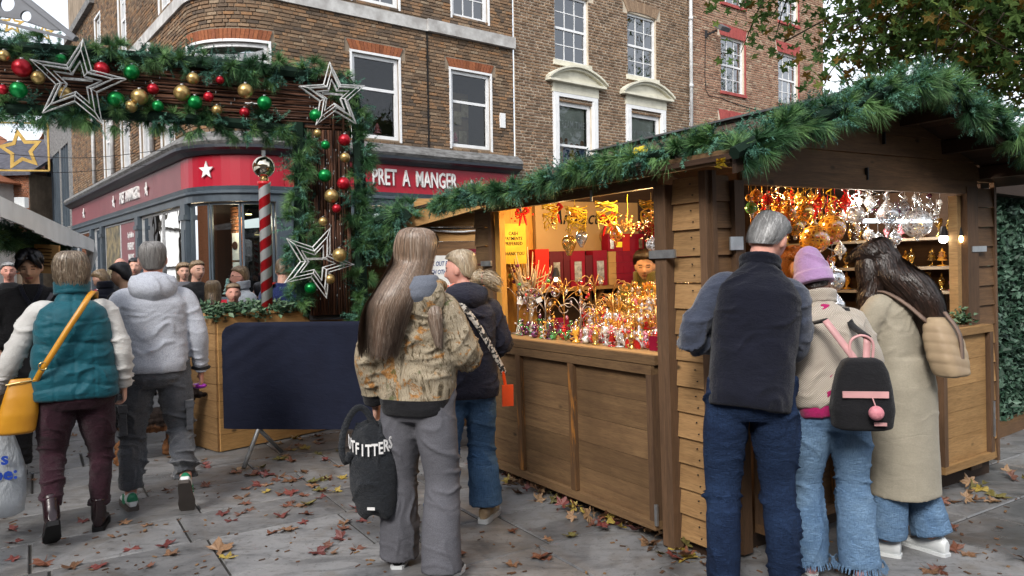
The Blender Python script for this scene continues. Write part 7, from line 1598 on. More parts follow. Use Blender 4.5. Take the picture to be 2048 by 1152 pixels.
def strands(rows, n, seed, w=.0035, wave=0.0, t0=(0, .2), t1=(.7, 1), out=.0, jit=.012, phi=None, lift=0.0):
    r = np.random.default_rng(seed); rows = np.array(rows); nr, k, _ = rows.shape; vs, rs = [], []
    cen = rows.mean(1)
    for i in range(n):
        ph = r.uniform(*(phi or (0, 1))) * k; a = r.uniform(*t0) * (nr - 1); b_ = r.uniform(*t1) * (nr - 1); seg = max(6, int((b_ - a) * 1.6)); tt = np.linspace(a, b_, seg); drift = r.normal() * 1.1; rr_ = 1 + r.uniform(-.7, 1) * jit * 2.4 + (.05 if r.random() < .04 else 0); wf = r.uniform(15, 28); wp = r.uniform(0, 6); P = []
        for q, t_ in enumerate(tt):
            i0 = min(int(t_), nr - 2); f = t_ - i0; pp = (ph + drift * (q / seg)) % k; j = int(pp); g = pp - j; j2 = (j + 1) % k
            p = (rows[i0, j] * (1 - g) + rows[i0, j2] * g) * (1 - f) + (rows[i0 + 1, j] * (1 - g) + rows[i0 + 1, j2] * g) * f; c = cen[i0] * (1 - f) + cen[i0 + 1] * f
            o_ = (p - c); p = c + o_ * rr_ + o_ / (np.linalg.norm(o_) + 1e-6) * (out + lift * (q / seg) ** 2 * r.uniform(.2, 1))
            if wave: p = p + np.array((math.cos(wp), math.sin(wp), 0)) * wave * math.sin(t_ / nr * wf + wp) * min(1, q / 3)
            P.append(p)
        P = np.array(P); Tn = np.gradient(P, axis=0); o_ = P - cen[np.clip(tt.astype(int), 0, nr - 1)]; sd_ = np.cross(Tn, o_); sd_ /= np.linalg.norm(sd_, axis=1)[:, None] + 1e-9
        wd = w * (np.linspace(1, .35, seg))[:, None] * r.uniform(.6, 1.3); A_, B_ = P - sd_ * wd, P + sd_ * wd
        v = np.empty(((seg - 1) * 6, 3)); v[0::6] = A_[:-1]; v[1::6] = B_[:-1]; v[2::6] = B_[1:]; v[3::6] = A_[:-1]; v[4::6] = B_[1:]; v[5::6] = A_[1:]; vs.append(v); rs.append(np.full((seg - 1) * 2, r.uniform(.01, 1)))
    return vs, rs
def hair_of(root, HM, hs, s, U_, mat, style='short', n=900, long=None, wave=.0, seed=1, w=.0035, hl=1.0, name='hair', jit=.02, lift=0.004):
    K = 28
    def hr(cx, cy, cz, rx, ry, tilt=0):
        e = elli((0, 0, 0), rx, ry, K); M3 = np.array(Matrix.Rotation(R(tilt), 3, 'X')); return tf((e @ M3.T + (cx, cy, cz)) * hs, HM)
    st_ = {'short': [(0, -.02, .132, .01, .01), (0, -.018, .128, .035, .04), (0, -.015, .117, .056, .068), (0, -.012, .099, .072, .087), (0, -.014, .077, .08, .092, 4), (0, -.026, .05, .082, .088, 17), (0, -.036, .022, .081, .082, 30), (0, -.044, -.008, .077, .068, 36), (0, -.056, -.045, .064, .048, 26)],
           'mop': [(0, -.02, .15, .01, .01), (0, -.016, .146, .034, .04), (0, -.01, .132, .06, .072), (0, -.006, .106, .08, .095), (0, -.004, .084, .087, .101, 4), (0, -.018, .056, .087, .096, 15), (0, -.032, .026, .084, .086, 28), (0, -.044, -.005, .077, .068, 34), (0, -.056, -.045, .062, .046, 24)],
           'crop': [(0, -.02, .123, .012, .012), (0, -.015, .12, .045, .055), (0, -.012, .1, .065, .085), (0, -.014, .075, .078, .095), (0, -.032, .045, .081, .077, 8), (0, -.045, .01, .08, .06, 14), (0, -.055, -.03, .072, .046, 14), (0, -.06, -.06, .056, .035, 10)],
           'thick': [(0, -.02, .142, .012, .012), (0, -.015, .14, .05, .06), (0, -.012, .118, .078, .1), (0, -.014, .082, .093, .108, 4), (0, -.026, .05, .097, .098, 14), (0, -.038, .012, .096, .088, 22), (0, -.05, -.03, .088, .068, 22), (0, -.058, -.072, .07, .05, 14)],
           'fringe': [(0, -.02, .14, .012, .012), (0, -.012, .137, .05, .06), (0, -.006, .115, .078, .1), (0, -.002, .08, .093, .112), (0, -.004, .048, .096, .108), (0, -.04, .015, .092, .074, 10), (0, -.05, -.02, .082, .058, 12), (0, -.055, -.05, .066, .045, 10)],
           'cap': [(0, -.02, .132, .012, .012), (0, -.015, .129, .045, .055), (0, -.012, .108, .07, .092), (0, -.014, .078, .086, .104), (0, -.03, .045, .091, .09, 8), (0, -.045, .01, .092, .075, 12), (0, -.055, -.03, .092, .064, 10)]}[style]
    rows = [hr(*q) for q in (st_ if long is None else st_[:-2])]
    if long is not None:      # rings of falling hair: (x, y, z, rx, ry) in the person's own measures
        for q in long: rows.append(np.array([tuple(U_((p[0], p[1], p[2]))) for p in elli((q[0], q[1], q[2]), q[3], q[4], K, None, 2.0)]))
    R_ = np.array(rows); fine = []
    for i in range(len(R_) - 1):
        p0 = R_[max(i - 1, 0)]; p1 = R_[i]; p2 = R_[i + 1]; p3 = R_[min(i + 2, len(R_) - 1)]
        for t_ in (0, .5): fine.append(.5 * (2 * p1 + (p2 - p0) * t_ + (2 * p0 - 5 * p1 + 4 * p2 - p3) * t_ ** 2 + (3 * p1 - p0 - 3 * p2 + p3) * t_ ** 3))
    fine.append(R_[-1]); c = [f.mean(0) for f in fine]
    b = MB(); L_ = len(fine); m_end = L_ if long is None else L_ - 5
    b.rings([c_ + (f - c_) * (.93 + .02 * math.sin(i * 2.1) if long is None else .93 - .45 * (i / L_) ** 2) for i, (f, c_) in enumerate(zip(fine, c))][:m_end])
    o = b.build(name, mat, root, True)
    vs, rs = strands(fine, int(n * 1.6), seed, w * s * .72, wave, t0=(0, .5 if long is None else .3), t1=(.55, 1) if long is None else (.62, .97), jit=jit, out=.001, lift=lift)
    q = put('strands', tri_mesh('hair_strands', vs, rs, mat), o); q['kind'] = 'stuff'; q.data.polygons.foreach_set('use_smooth', np.ones(len(q.data.polygons), bool))
    return o
# ------------------------------------------------------------------ cloth set
MT['teal'] = fabric('teal_quilted_nylon', (.004, .085, .115), (.003, .066, .092), weave=300, sheen=.15, bump=.1, fold=-.1); MT['teal'].node_tree.nodes['Principled BSDF'].inputs['Roughness'].default_value = .5
MT['knit_w'] = fabric('off_white_knit', (.56, .55, .53), (.46, .45, .43)); MT['burg'] = fabric('burgundy_trouser', (.035, .01, .018), (.025, .008, .014), fold=.15, sheen=.1)
MT['boot'] = mk('black_red_boot_leather', (.02, .008, .01), (.012, .006, .008), 8, rough=.22, bump=.2); MT['rub'] = mk('dark_rubber', (.012, .012, .013), rough=.6)
def marl(name, c, d):
    t = NT(name); v = t.co(); n = t.noise(v, 230, 2, .5); col = t.mix(t.maprange(n, .4, .62, 0, 1), c, d); col = t.mix(t.maprange(t.noise(v, 6, 4), .4, .7, 0, .25), col, d)
    nr = t.bump(n, .2, .002); nr = t.bump(t.noise(t.co((1, 1, 2.2)), 8, 5, .6, .6), .5, .012, nr); return t.fin(col, .95, nr, Specular_IOR_Level=.2)
MT['marl'] = marl('grey_marl_fleece', (.42, .44, .49), (.27, .285, .33)); MT['sweatg'] = marl('grey_sweatpants', (.115, .115, .13), (.085, .085, .098)); MT['cargo'] = fabric('charcoal_cargo_cotton', (.065, .07, .082), (.05, .054, .065), fold=.2)
MT['trainer'] = mk('white_trainer_leather', (.62, .64, .64), (.55, .57, .58), rough=.4); MT['green'] = mk('green_heel_leather', (.01, .17, .08), rough=.45); MT['gum'] = mk('grey_gum_sole', (.075, .065, .06), rough=.7)
MT['navy'] = fabric('navy_fleece', (.006, .007, .016), (.004, .005, .011), sheen=.12); MT['navyj'] = fabric('navy_shell', (.022, .022, .036), (.016, .016, .028), weave=200, sheen=.1, fold=.2); MT['bluegrey'] = fabric('blue_grey_knit', (.045, .055, .085), (.035, .042, .066), weave=160)
MT['den_d'] = denim('dark_indigo_denim', (.008, .018, .05), (.02, .042, .1), (.004, .008, .02)); MT['den_m'] = denim('mid_blue_denim', (.05, .12, .25), (.12, .22, .36), (.02, .05, .12)); MT['den_l'] = denim('light_blue_denim', (.11, .2, .34), (.2, .31, .44), (.05, .1, .19))
def waffle():
    t = NT('cream_waffle_knit'); v = t.co((1, 1, 1)); sep = t.n('SeparateXYZ', Vector=v)
    a = t.math('MULTIPLY', t.math('SINE', t.math('MULTIPLY', sep.outputs[0], 620)), t.math('SINE', t.math('MULTIPLY', sep.outputs[2], 620))); col = t.mix(t.maprange(a, -.6, .8, 0, 1), (.3, .26, .215), (.52, .46, .39)); nr = t.bump(a, .5, .004); nr = t.bump(t.noise(t.co((1, 1, 2.2)), 8, 4), .5, .012, nr); return t.fin(col, .95, nr, Sheen_Weight=.3)
MT['waffle'] = waffle(); MT['beige'] = fabric('beige_trench_cotton', (.35, .315, .245), (.3, .27, .21), weave=400, sheen=.1, fold=-.25); MT['magenta'] = fabric('magenta_cotton', (.38, .01, .11)); MT['olive'] = fabric('olive_jacket_cloth', (.13, .11, .03), (.09, .075, .02)); MT['black'] = fabric('black_cloth', (.012, .012, .014), (.009, .009, .011), sheen=.1)
def camo():
    t = NT('woodland_leaf_print'); v = t.co(); n1 = t.noise(v, 6, 6, .65, 2.2); n2 = t.noise(t.co((1, 1, .4), rot=(0, .6, .2)), 15, 7, .72, 2.6); n3 = t.vor(t.co((1, 1, .8)), 13, 'SMOOTH_F1'); n4 = t.noise(v, 55, 3, .6, 1)
    col = t.ramp(n2, [(.36, (.045, .035, .022)), (.43, (.16, .125, .08)), (.53, (.35, .3, .22)), (.6, (.2, .15, .09)), (.68, (.55, .5, .42))])
    col = t.mix(t.maprange(n1, .56, .6, 0, .9), col, t.ramp(n4, [(.35, (.15, .06, .012)), (.55, (.36, .17, .05)), (.7, (.48, .28, .11))])); n5 = t.noise(v, 7, 5, .6, 1.5)
    col = t.mix(t.maprange(n5, .62, .66, 0, .8), col, (.07, .085, .03)); col = t.mix(t.maprange(n4, .62, .72, 0, .7), col, (.03, .022, .015)); nr = t.bump(t.noise(t.co((1, 1, 2)), 8, 4), .5, .012); return t.fin(col, .85, nr)
MT['camo'] = camo(); MT['must'] = mk('mustard_leather', (.5, .23, .015), (.42, .18, .01), 6, rough=.4, bump=.2, bscale=120); MT['buckle'] = mk('brass_buckle', (.6, .45, .2), rough=.25, Metallic=.9)
MT['pinkl'] = mk('pink_leather', (.62, .33, .33), rough=.45); MT['lilac'] = fabric('lilac_ribbed_knit', (.42, .26, .47), (.37, .22, .42), weave=350, sheen=.4); MT['orangep'] = mk('orange_plastic', (.75, .07, .01), rough=.35); MT['purp'] = mk('purple_foil', (.35, .03, .4), rough=.3, Metallic=.4); MT['fur'] = mk('pink_fur', (.62, .25, .28), (.5, .18, .22), 60, rough=.9, bump=.8, bscale=90); MT['sandy'] = mk('sandy_suede', (.5, .46, .38), (.35, .25, .15), 12, rough=.8); MT['skarf'] = mk('patterned_scarf', (.6, .55, .5), (.5, .15, .1), 30, rough=.8, lo=.48, hi=.52)
HM_ = {'ash': hairmat('ash_brown_hair', (.15, .105, .07), (.19, .14, .09), (.45, .38, .28), 1.2, 1.6), 'grey': hairmat('short_grey_hair', (.17, .16, .155), (.2, .19, .18), (.4, .39, .38), 1.5, 1.8, .6), 'greyl': hairmat('silver_grey_hair', (.2, .2, .2), (.3, .3, .3), (.5, .5, .5), 1.5, 1.8), 'brl': hairmat('long_brown_faded_hair', (.23, .15, .1), (.085, .055, .045), (.4, .33, .27), 1.0, 1.6), 'blond': hairmat('blond_streaked_hair', (.34, .26, .17), (.3, .19, .08), (.62, .55, .42), 1.3, 1.65), 'dk': hairmat('dark_brown_wavy_hair', (.02, .012, .009), (.055, .027, .019), (.075, .04, .028), .9, 1.5), 'blk': hairmat('black_hair', (.008, .008, .011), (.008, .008, .012), (.03, .03, .045), 1.3, 1.7), 'ginger': hairmat('ginger_curls', (.3, .09, .02), (.35, .12, .03), (.5, .25, .07), 1.2, 1.6), 'lbr': hairmat('light_brown_hair', (.2, .13, .07), (.2, .13, .07), (.4, .3, .18), 1.2, 1.6)}
def WMx(X, Y, h): return T(X, Y, 0) @ RZ(R(h))
def band(mb, pts, w, t=.004, out=(0, -1, 0), m=0, k=4):
    P = catmull(pts, k); Tn = np.gradient(P, axis=0); rg = []; outs = out if callable(out) else (lambda p: out)
    for p, tn in zip(P, Tn):
        o = np.array(outs(p), float); tn = tn / np.linalg.norm(tn); sd_ = np.cross(tn, o); sd_ /= np.linalg.norm(sd_) + 1e-9; o = np.cross(sd_, tn)
        rg.append(np.array([p - sd_ * w / 2 - o * t, p + sd_ * w / 2 - o * t, p + sd_ * w / 2 + o * t, p - sd_ * w / 2 + o * t]))
    mb.rings(rg, True, m); return mb
# ------------------------------------------------------------------ 1 woman in teal body warmer
X1, Y1, h1_ = -2.64, 4.5, 30
r1, J1, HM1, U1, s1 = person('person walking away in quilted teal body warmer, burgundy trousers and dark boots', X1, Y1, h1_, 1.70,
    pose=dict(anL=(-.14, -.2, .2), knL=(-.13, .03, .52), hipL=(-.1, 0, .93), hipR=(.1, 0, .93), knR=(.13, .1, .5), anR=(.11, .08, .09), shL=(-.185, 0, 1.41), shR=(.185, 0, 1.41), elL=(-.32, .02, 1.13), wrL=(-.42, .1, .92), elR=(.26, -.03, 1.14), wrR=(.27, .04, .9), pitL=38, yawL=6),
    top=[dict(name='sweater', mat=MT['knit_w'], hem=1.1, chest=.15, waist=.15, hemw=.15, deep=.1, sleeve=(.07, .062, .05), cuff=.96), dict(name='body_warmer', mat=MT['teal'], hem=.87, chest=.208, waist=.225, hemw=.24, deep=.15, sleeve=None, quilt=.135, collar=True, vox=.009, sm=2, pw=2.7, wr=.9)],
    legs=dict(mat=MT['burg'], r=(.11, .074, .055), hip=.2, up=.06, stack=.007), hair=dict(mat=HM_['ash'], style='thick', n=1500, jit=.03, lift=.01, seed=4), skin='fair', shoes=dict(mat=MT['boot'], sole=MT['rub'], boot=True), curl=(.8, .7), lean=2)
W1 = WMx(X1, Y1, h1_)
bag = thing('handbag', 'mustard yellow leather shoulder bag worn at the hip of the teal body warmer', 'bag'); bag.matrix_world = W1
b = MB(); b.rings([np.array([(-.27 + w * math.cos(a) + dx, -.07 + .05 * math.sin(a) * f, z) for a in np.linspace(0, 2 * PI, 21)[:-1]]) for z, w, f, dx in ((.665, .08, .6, -.03), (.68, .098, .85, -.03), (.78, .1, 1.0, -.015), (.88, .088, .8, .0), (.97, .075, .4, .015), (.985, .07, .25, .015))]); me = remesh(b, .008, 4); me.materials.append(MT['must']); smooth_on(me); put('body', me, bag)
m = MB(); band(m, [(-.2, -.1, .96), (-.16, -.168, 1.04), (-.1, -.183, 1.14), (-.03, -.186, 1.26), (.045, -.172, 1.38), (.09, -.13, 1.455), (.12, -.04, 1.475), (.12, .06, 1.42)], .032, .003, lambda p: (p[0] * .8, -1 if p[2] < 1.44 else -.3, .25 if p[2] < 1.42 else 1.2)); m.build('strap', MT['must'], bag, True)
m = MB(); m.tube([(-.155 + .022 * math.cos(a), -.178, 1.06 + .022 * math.sin(a)) for a in np.linspace(0, 2 * PI, 14)[:-1]], .0035, 6, closed=True); m.build('buckle', MT['buckle'], bag, True)
m = MB(); m.tube([(-.34, -.09, .955), (-.27, -.105, .968), (-.2, -.09, .972)], .004, 5); m.build('zip', MT['buckle'], bag)
# plastic bag
t = NT('thin_white_plastic'); v = t.co(); nb = t.bump(t.noise(t.co((1, 1, .5)), 12, 6, .7, 1), 1.0, .02); t.fin((.5, .53, .56), .3, nb); tr_ = t.n('BsdfTransparent', Color=(.85, .87, .9, 1)); mx_ = t.n('MixShader'); mx_.inputs[0].default_value = .4; t.l(t.b.outputs[0], mx_.inputs[1]); t.l(tr_.outputs[0], mx_.inputs[2]); t.l(mx_.outputs[0], t.out.inputs[0]); MT['plas'] = t.mat
hp = W1 @ J1['wrL']; pbp = Vector((hp.x - .0, hp.y - .03, 0)); pb = thing('carrier_bag', 'crinkled clear plastic carrier bag with blue print hanging from the hand', 'bag', tuple(pbp), R(30))
m = MB(); r_ = np.random.default_rng(5); rgs = []
for z, w, d in ((.16, .1, .03), (.18, .14, .07), (.28, .16, .09), (.42, .15, .08), (.56, .13, .06), (.66, .1, .05), (.74, .05, .03), (.82, .025, .02), (.86, .02, .015)): rgs.append(np.array([((w + .008 * r_.normal()) * math.cos(a), (d + .008 * r_.normal()) * math.sin(a), z) for a in np.linspace(0, 2 * PI, 25)[:-1]]))
m.rings(rgs); m.build('bag_skin', MT['plas'], pb, True)
MT['blueprint'] = mk('blue_print', (.02, .06, .35), rough=.5)
for z_, tx, sz in ((.52, 's', .1), (.43, 'be:', .1)): text_mesh('lettering', tx, sz, MT['blueprint'], .001, 1, pb, T(.06, -.09, z_) @ RX(R(90)), off=.003)
# ------------------------------------------------------------------ 2 man in grey hoodie
X2, Y2, h2_ = -2.4, 5.02, 25
r2, J2, HM2, U2, s2_ = person('person walking away in light gray hoodie, charcoal joggers and white trainers', X2, Y2, h2_, 1.79,
    pose=dict(hipL=(-.1, 0, .93), knL=(-.15, .08, .5), anL=(-.17, .05, .09), knR=(.14, .05, .5), anR=(.16, -.2, .2), hipR=(.1, 0, .93), shL=(-.195, 0, 1.38), shR=(.195, 0, 1.38), elL=(-.265, -.03, 1.13), wrL=(-.29, .0, .88), elR=(.265, -.03, 1.13), wrR=(.275, .05, .87), pitR=58, yawL=12, yawR=-8),
    top=dict(name='hoodie', mat=MT['marl'], hem=.9, chest=.205, waist=.208, hemw=.196, deep=.14, sleeve=(.074, .06, .045), hood=dict(len=.19, r=.15), cuff=.96, mat2=None, wr=.7),
    legs=dict(mat=MT['cargo'], r=(.108, .082, .07), hip=.18, up=.05, stack=.012, wr=1.6), hair=dict(mat=HM_['grey'], style='crop', n=700, w=.0025, seed=6), skin='pink', shoes=dict(mat=MT['trainer'], sole=MT['gum'], heel=MT['green'], stripes=MT['green']), curl=(.8, 1.0))
W2 = WMx(X2, Y2, h2_)
for (x, y, z, k) in ((-.2, .02, .62, 'L'), (.2, .02, .62, 'R')):
    m = MB(); m.box((x - .02, y - .1, z - .1), (x + .02, y + .08, z + .09)); m.box((x - .025, y - .105, z + .05), (x + .025, y + .085, z + .1)); me = m.mesh('cargo_pocket', MT['cargo']); o = put('cargo_pocket', me, [c for c in r2.children if c.name.startswith('trousers')][0])
m = MB(); m.tube([(J2['wrR'] + Vector((0, .0, .03)) + Vector((.052 * math.cos(a), .052 * math.sin(a), 0))) for a in np.linspace(0, 2 * PI, 16)[:-1]], .012, 8, closed=True); m.build('watch_strap', MT['black'], r2, True)
hp = W2 @ (J2['wrR'] + Vector((-.01, .02, -.1))); m = MB(); m.ball((0, 0, 0), (.05, .035, .02), 14, 8); o = tag(m.build('sweet_packet', MT['purp'], None, True, tuple(hp)), 'shiny purple packet held in the hand of the hoodie wearer', 'packet')
# ------------------------------------------------------------------ 3 woman in leaf print jacket
X3, Y3, h3_ = -.5, 3.88, -16
r3, J3, HM3, U3, s3_ = person('person with very long brown hair in a leaf print camouflage jacket and gray sweatpants', X3, Y3, h3_, 1.76,
    pose=dict(hipL=(-.09, .0, .93), knL=(-.12, .04, .5), anL=(-.15, .07, .08), knR=(.13, .0, .5), anR=(.15, -.08, .08), elL=(-.24, -.05, 1.12), wrL=(-.25, .02, .86), elR=(.25, .04, 1.14), wrR=(.2, .28, 1.1), yawL=14, yawR=-10),
    top=dict(mat=MT['camo'], mat2=MT['black'], band=.085, hem=.84, chest=.205, waist=.22, hemw=.185, deep=.14, sleeve=(.082, .08, .058), hood=dict(len=.24, r=.15, x=.05), wr=1.6, cuff=.95), side=0, lean=-2,
    legs=dict(mat=MT['sweatg'], r=(.108, .09, .105), hip=.175, up=-.03, stack=.004), head=(-4, 2, 4), hscale=1.06, skin='fair', shoes=dict(mat=MT['black'], sole=MT['trainer']), curl=(1.0, .6),
    hair=dict(mat=HM_['brl'], style='thick', n=3000, w=.0042, seed=8, hscale=1.0 if 0 else None) if 0 else dict(mat=HM_['brl'], style='thick', n=3400, w=.0036, seed=8, jit=.04, long=[(-.01, -.05, 1.56, .108, .095), (-.03, -.11, 1.49, .11, .09), (-.055, -.165, 1.42, .115, .065), (-.08, -.185, 1.35, .115, .045), (-.1, -.19, 1.27, .11, .036), (-.115, -.19, 1.19, .1, .03), (-.125, -.185, 1.12, .09, .025)]))
fine_ = [np.array([tuple(U3((q[0], q[1], q[2]))) for q in elli((x, y, z), rx, ry, 20)]) for x, y, z, rx, ry in ((.08, -.02, 1.56, .03, .05), (.12, -.07, 1.46, .04, .05), (.15, -.11, 1.36, .04, .035), (.165, -.11, 1.26, .03, .03), (.17, -.1, 1.18, .015, .02))]
vs, rs = strands(fine_, 500, 3, .0036, 0, (0, .2), (.7, 1)); q = put('hair_lock', tri_mesh('hair_strands', vs, rs, HM_['brl']), r3); q['kind'] = 'stuff'
gh = MB(); gh.rings([np.array([tuple(U3((.055 + w * math.cos(a), -.07 - d * math.sin(a), z))) for a in np.linspace(0, 2 * PI, 21)[:-1]]) for z, w, d in ((1.55, .1, .07), (1.5, .12, .11), (1.45, .115, .12), (1.41, .09, .1), (1.39, .05, .07))]); me = remesh(gh, .01, 4); me.materials.append(marl('grey_inner_hood', (.14, .155, .19), (.1, .11, .135))); smooth_on(me); put('inner_hood', me, r3)
W3 = WMx(X3, Y3, h3_); hp = W3 @ J3['wrL']; bg3 = thing('drawstring_bag', 'black bag printed OUTFITTERS in white, carried low by its broad strap', 'bag', (hp.x + .0, hp.y - .1, 0), R(-6)); hz = hp.z
MT['nylon'] = fabric('black_nylon', (.02, .023, .028), (.014, .016, .02), weave=250, sheen=.1, fold=.3)
b = MB(); b.rings([np.array([(w * math.cos(a) + dx, d * math.sin(a), z + .02 * math.sin(3 * a)) for a in np.linspace(0, 2 * PI, 29)[:-1]]) for z, w, d, dx in ((hz - .56, .07, .05, .02), (hz - .53, .1, .075, .015), (hz - .4, .125, .09, .0), (hz - .25, .125, .08, .0), (hz - .14, .115, .05, .0), (hz - .1, .095, .035, .0), (hz - .07, .04, .025, 0.01))]); me = remesh(b, .008, 2); c_ = co_of(me); c_ = folds(c_, no_of(me), [((0, -.05, hz - .15), .15, .006, 80, (1, 0, .3)), ((0, 0, hz - .4), .15, .004, 40, (.6, 0, .7))], 1); set_co(me, c_); me.materials.append(MT['nylon']); smooth_on(me); put('body', me, bg3)
m = MB(); band(m, [(.03, -.02, hz - .1), (-.03, -.03, hz + .0), (-.08, -.04, hz + .0), (-.13, -.05, hz - .09), (-.15, -.05, hz - .2), (-.13, -.05, hz - .27), (-.1, -.06, hz - .22)], .034, .003, (0, -1, 0)); m.build('strap', MT['nylon'], bg3, True)
for k, ch in enumerate('OUTFITTERS'):
    a = -1.25 + k * .26; rr = .125; zt = hz - .17 - .03 * math.cos(a * 1.5); M_ = frame(Vector((math.cos(a), math.sin(a) * .8, 0)).normalized(), Vector((0, 0, 1)), Vector((math.sin(a), -math.cos(a), 0)), Vector((rr * .98 * math.sin(a), -.088 * math.cos(a) - .008, zt))); text_mesh('lettering', ch, .085, MT['letter'], .001, .62, bg3, M_, off=.002)
m = MB(); m.box((-.005, -.102, hz - .5), (.035, -.1, hz - .485)); m.build('badge', MT['letter'], bg3)
# ------------------------------------------------------------------ 4 blonde woman
X4, Y4, h4_ = -.29, 4.62, 12
r4, J4, HM4, U4, s4_ = person('person with streaked blonde tied hair in dark navy jacket, looking sideways', X4, Y4, h4_, 1.69,
    pose=dict(hipL=(-.09, 0, .93), knL=(-.13, .02, .52), anL=(-.2, -.16, .14), knR=(.1, .05, .5), anR=(.12, .02, .09), elL=(-.25, .05, 1.15), wrL=(-.2, .25, 1.05), elR=(.24, .05, 1.15), wrR=(.19, .28, 1.05), yawL=18, yawR=-30, pitL=25),
    top=dict(mat=MT['navyj'], hem=.82, chest=.19, waist=.19, hemw=.21, deep=.15, sleeve=(.075, .068, .052), hood=dict(len=.16, r=.14), wr=1.3), legs=dict(mat=MT['den_m'], r=(.1, .088, .11), hip=.17, up=.02, stack=.004), head=(62, 6, 0), skin='pink', shoes=dict(mat=MT['sandy'], sole=MT['trainer']),
    hair=dict(mat=HM_['blond'], style='short', n=1500, seed=9, w=.004))
m = MB(); C4 = HM4 @ Vector((0, -.12, -.01)); d4 = (HM4.to_3x3() @ Vector((0, -1, 0)))
rows = [np.array([tuple(C4 + d4 * t_ + Vector((0, 0, -.05 - 3.0 * t_ * t_)) + (HM4.to_3x3() @ Vector((1, 0, 0))) * (r_ * math.cos(a)) + Vector((0, 0, r_ * math.sin(a)))) for a in np.linspace(0, 2 * PI, 21)[:-1]]) for t_, r_ in ((-.07, .02), (-.03, .045), (.01, .05), (.035, .03), (.06, .045), (.1, .055), (.15, .03))]
vs, rs = strands(rows, 700, 5, .0035, .006, (0, .4), (.5, 1), jit=.05, lift=.02); q = put('ponytail', tri_mesh('hair_strands', vs, rs, HM_['blond']), r4); q['kind'] = 'stuff'; m.rings([r.mean(0) + (r - r.mean(0)) * .85 for r in rows[:6]]); m.build('hair_bun', HM_['blond'], r4, True)
m = MB(); m.tube([(C4 + d4 * .035 + Vector((0, 0, -.055)) + (HM4.to_3x3() @ Vector((1, 0, 0))) * (.033 * math.cos(a)) + Vector((0, 0, .033 * math.sin(a)))) for a in np.linspace(0, 2 * PI, 12)[:-1]], .013, 8, closed=True); m.build('hair_tie', mk('leopard_scrunchie', (.35, .2, .15), (.05, .03, .03), 60, lo=.48, hi=.52), r4, True)
m = MB(); m.tube([U4((.1 * math.sin(a), .02 - .1 * math.cos(a), 1.51 + .01 * math.sin(5 * a))) for a in np.linspace(0, 2 * PI, 22)[:-1]], .028, 8, closed=True); m.build('scarf', MT['skarf'], r4, True)
W4 = WMx(X4, Y4, h4_); ph = thing('phone_pouch', 'orange phone case on a black and cream patterned crossbody strap', 'pouch'); ph.matrix_world = W4
m = MB(); band(m, [(-.11, -.02, 1.42), (-.06, -.14, 1.38), (.03, -.175, 1.27), (.12, -.168, 1.12), (.2, -.11, .98), (.22, -.1, .93)], .036, .003, lambda p: (p[0] * 1.3, -1, .3)); m.build('strap', mk('snake_print_strap', (.6, .55, .48), (.03, .03, .03), 55, lo=.49, hi=.51), ph, True)
m = MB(); band(m, [(.21, -.105, .95), (.225, -.105, .86)], .018, .004, (.6, -1, 0)); m.box((.2, -.125, .74), (.27, -.112, .87)); m.build('case', MT['orangep'], ph)
# ------------------------------------------------------------------ 5 man in navy body warmer
X5, Y5, h5_ = 1.13, 3.56, -12
r5, J5, HM5, U5, s5_ = person('person with silver hair in a dark navy fleece body warmer and dark jeans', X5, Y5, h5_, 1.87,
    pose=dict(hipL=(-.1, 0, .93), knL=(-.12, .03, .5), anL=(-.12, -.02, .08), hipR=(.1, 0, .93), knR=(.12, .06, .5), anR=(.15, .04, .08), shL=(-.175, 0, 1.38), shR=(.165, 0, 1.37), elL=(-.27, .03, 1.13), wrL=(-.12, .26, 1.13), elR=(.2, .13, 1.15), wrR=(.1, .35, 1.1)),
    top=[dict(name='sweater', mat=MT['bluegrey'], hem=1.1, chest=.15, waist=.15, hemw=.15, deep=.1, sleeve=(.074, .062, .048), wr=1.5), dict(name='body_warmer', mat=MT['navy'], hem=.84, chest=.19, waist=.185, hemw=.18, deep=.14, sleeve=None, collar=.3, wr=1.0)],
    legs=dict(mat=MT['den_d'], r=(.1, .078, .072), hip=.165, up=-.04, stack=.007, wr=1.5, pockets=True), head=(-32, 22, 6), lean=12, side=6, skin='pink', shoes=dict(mat=MT['black'], sole=MT['rub']), hair=dict(mat=HM_['greyl'], style='short', n=1100, w=.003, seed=11))
# ------------------------------------------------------------------ 6 lilac beanie
X6, Y6, h6_ = 1.63, 3.82, -8
r6, J6, HM6, U6, s6_ = person('person in lilac beanie, cream waffle jacket and light flared jeans leaning to the stall opening', X6, Y6, h6_, 1.62,
    pose=dict(hipL=(-.09, 0, .93), knL=(-.13, .05, .5), anL=(-.13, .0, .07), knR=(.12, .04, .5), anR=(.13, -.05, .07), elL=(-.27, .05, 1.17), wrL=(-.2, .28, 1.2), elR=(.25, .08, 1.16), wrR=(.17, .3, 1.1)),
    top=[dict(name='shirt', mat=MT['magenta'], hem=.865, chest=.1, waist=.15, hemw=.19, deep=.14, sleeve=None), dict(mat=MT['waffle'], hem=.92, chest=.21, waist=.21, hemw=.205, deep=.15, sleeve=(.085, .072, .055), collar=.7)],
    legs=dict(mat=MT['den_l'], r=(.106, .09, .11), hip=.172, up=-.02, stack=.003), head=(-8, 22, -8), lean=11, side=-4, skin='fair', shoes=dict(mat=MT['pinkl'], sole=MT['trainer']),
    hair=dict(mat=HM_['dk'], style='short', n=500, seed=13))
b = MB(); K = 26
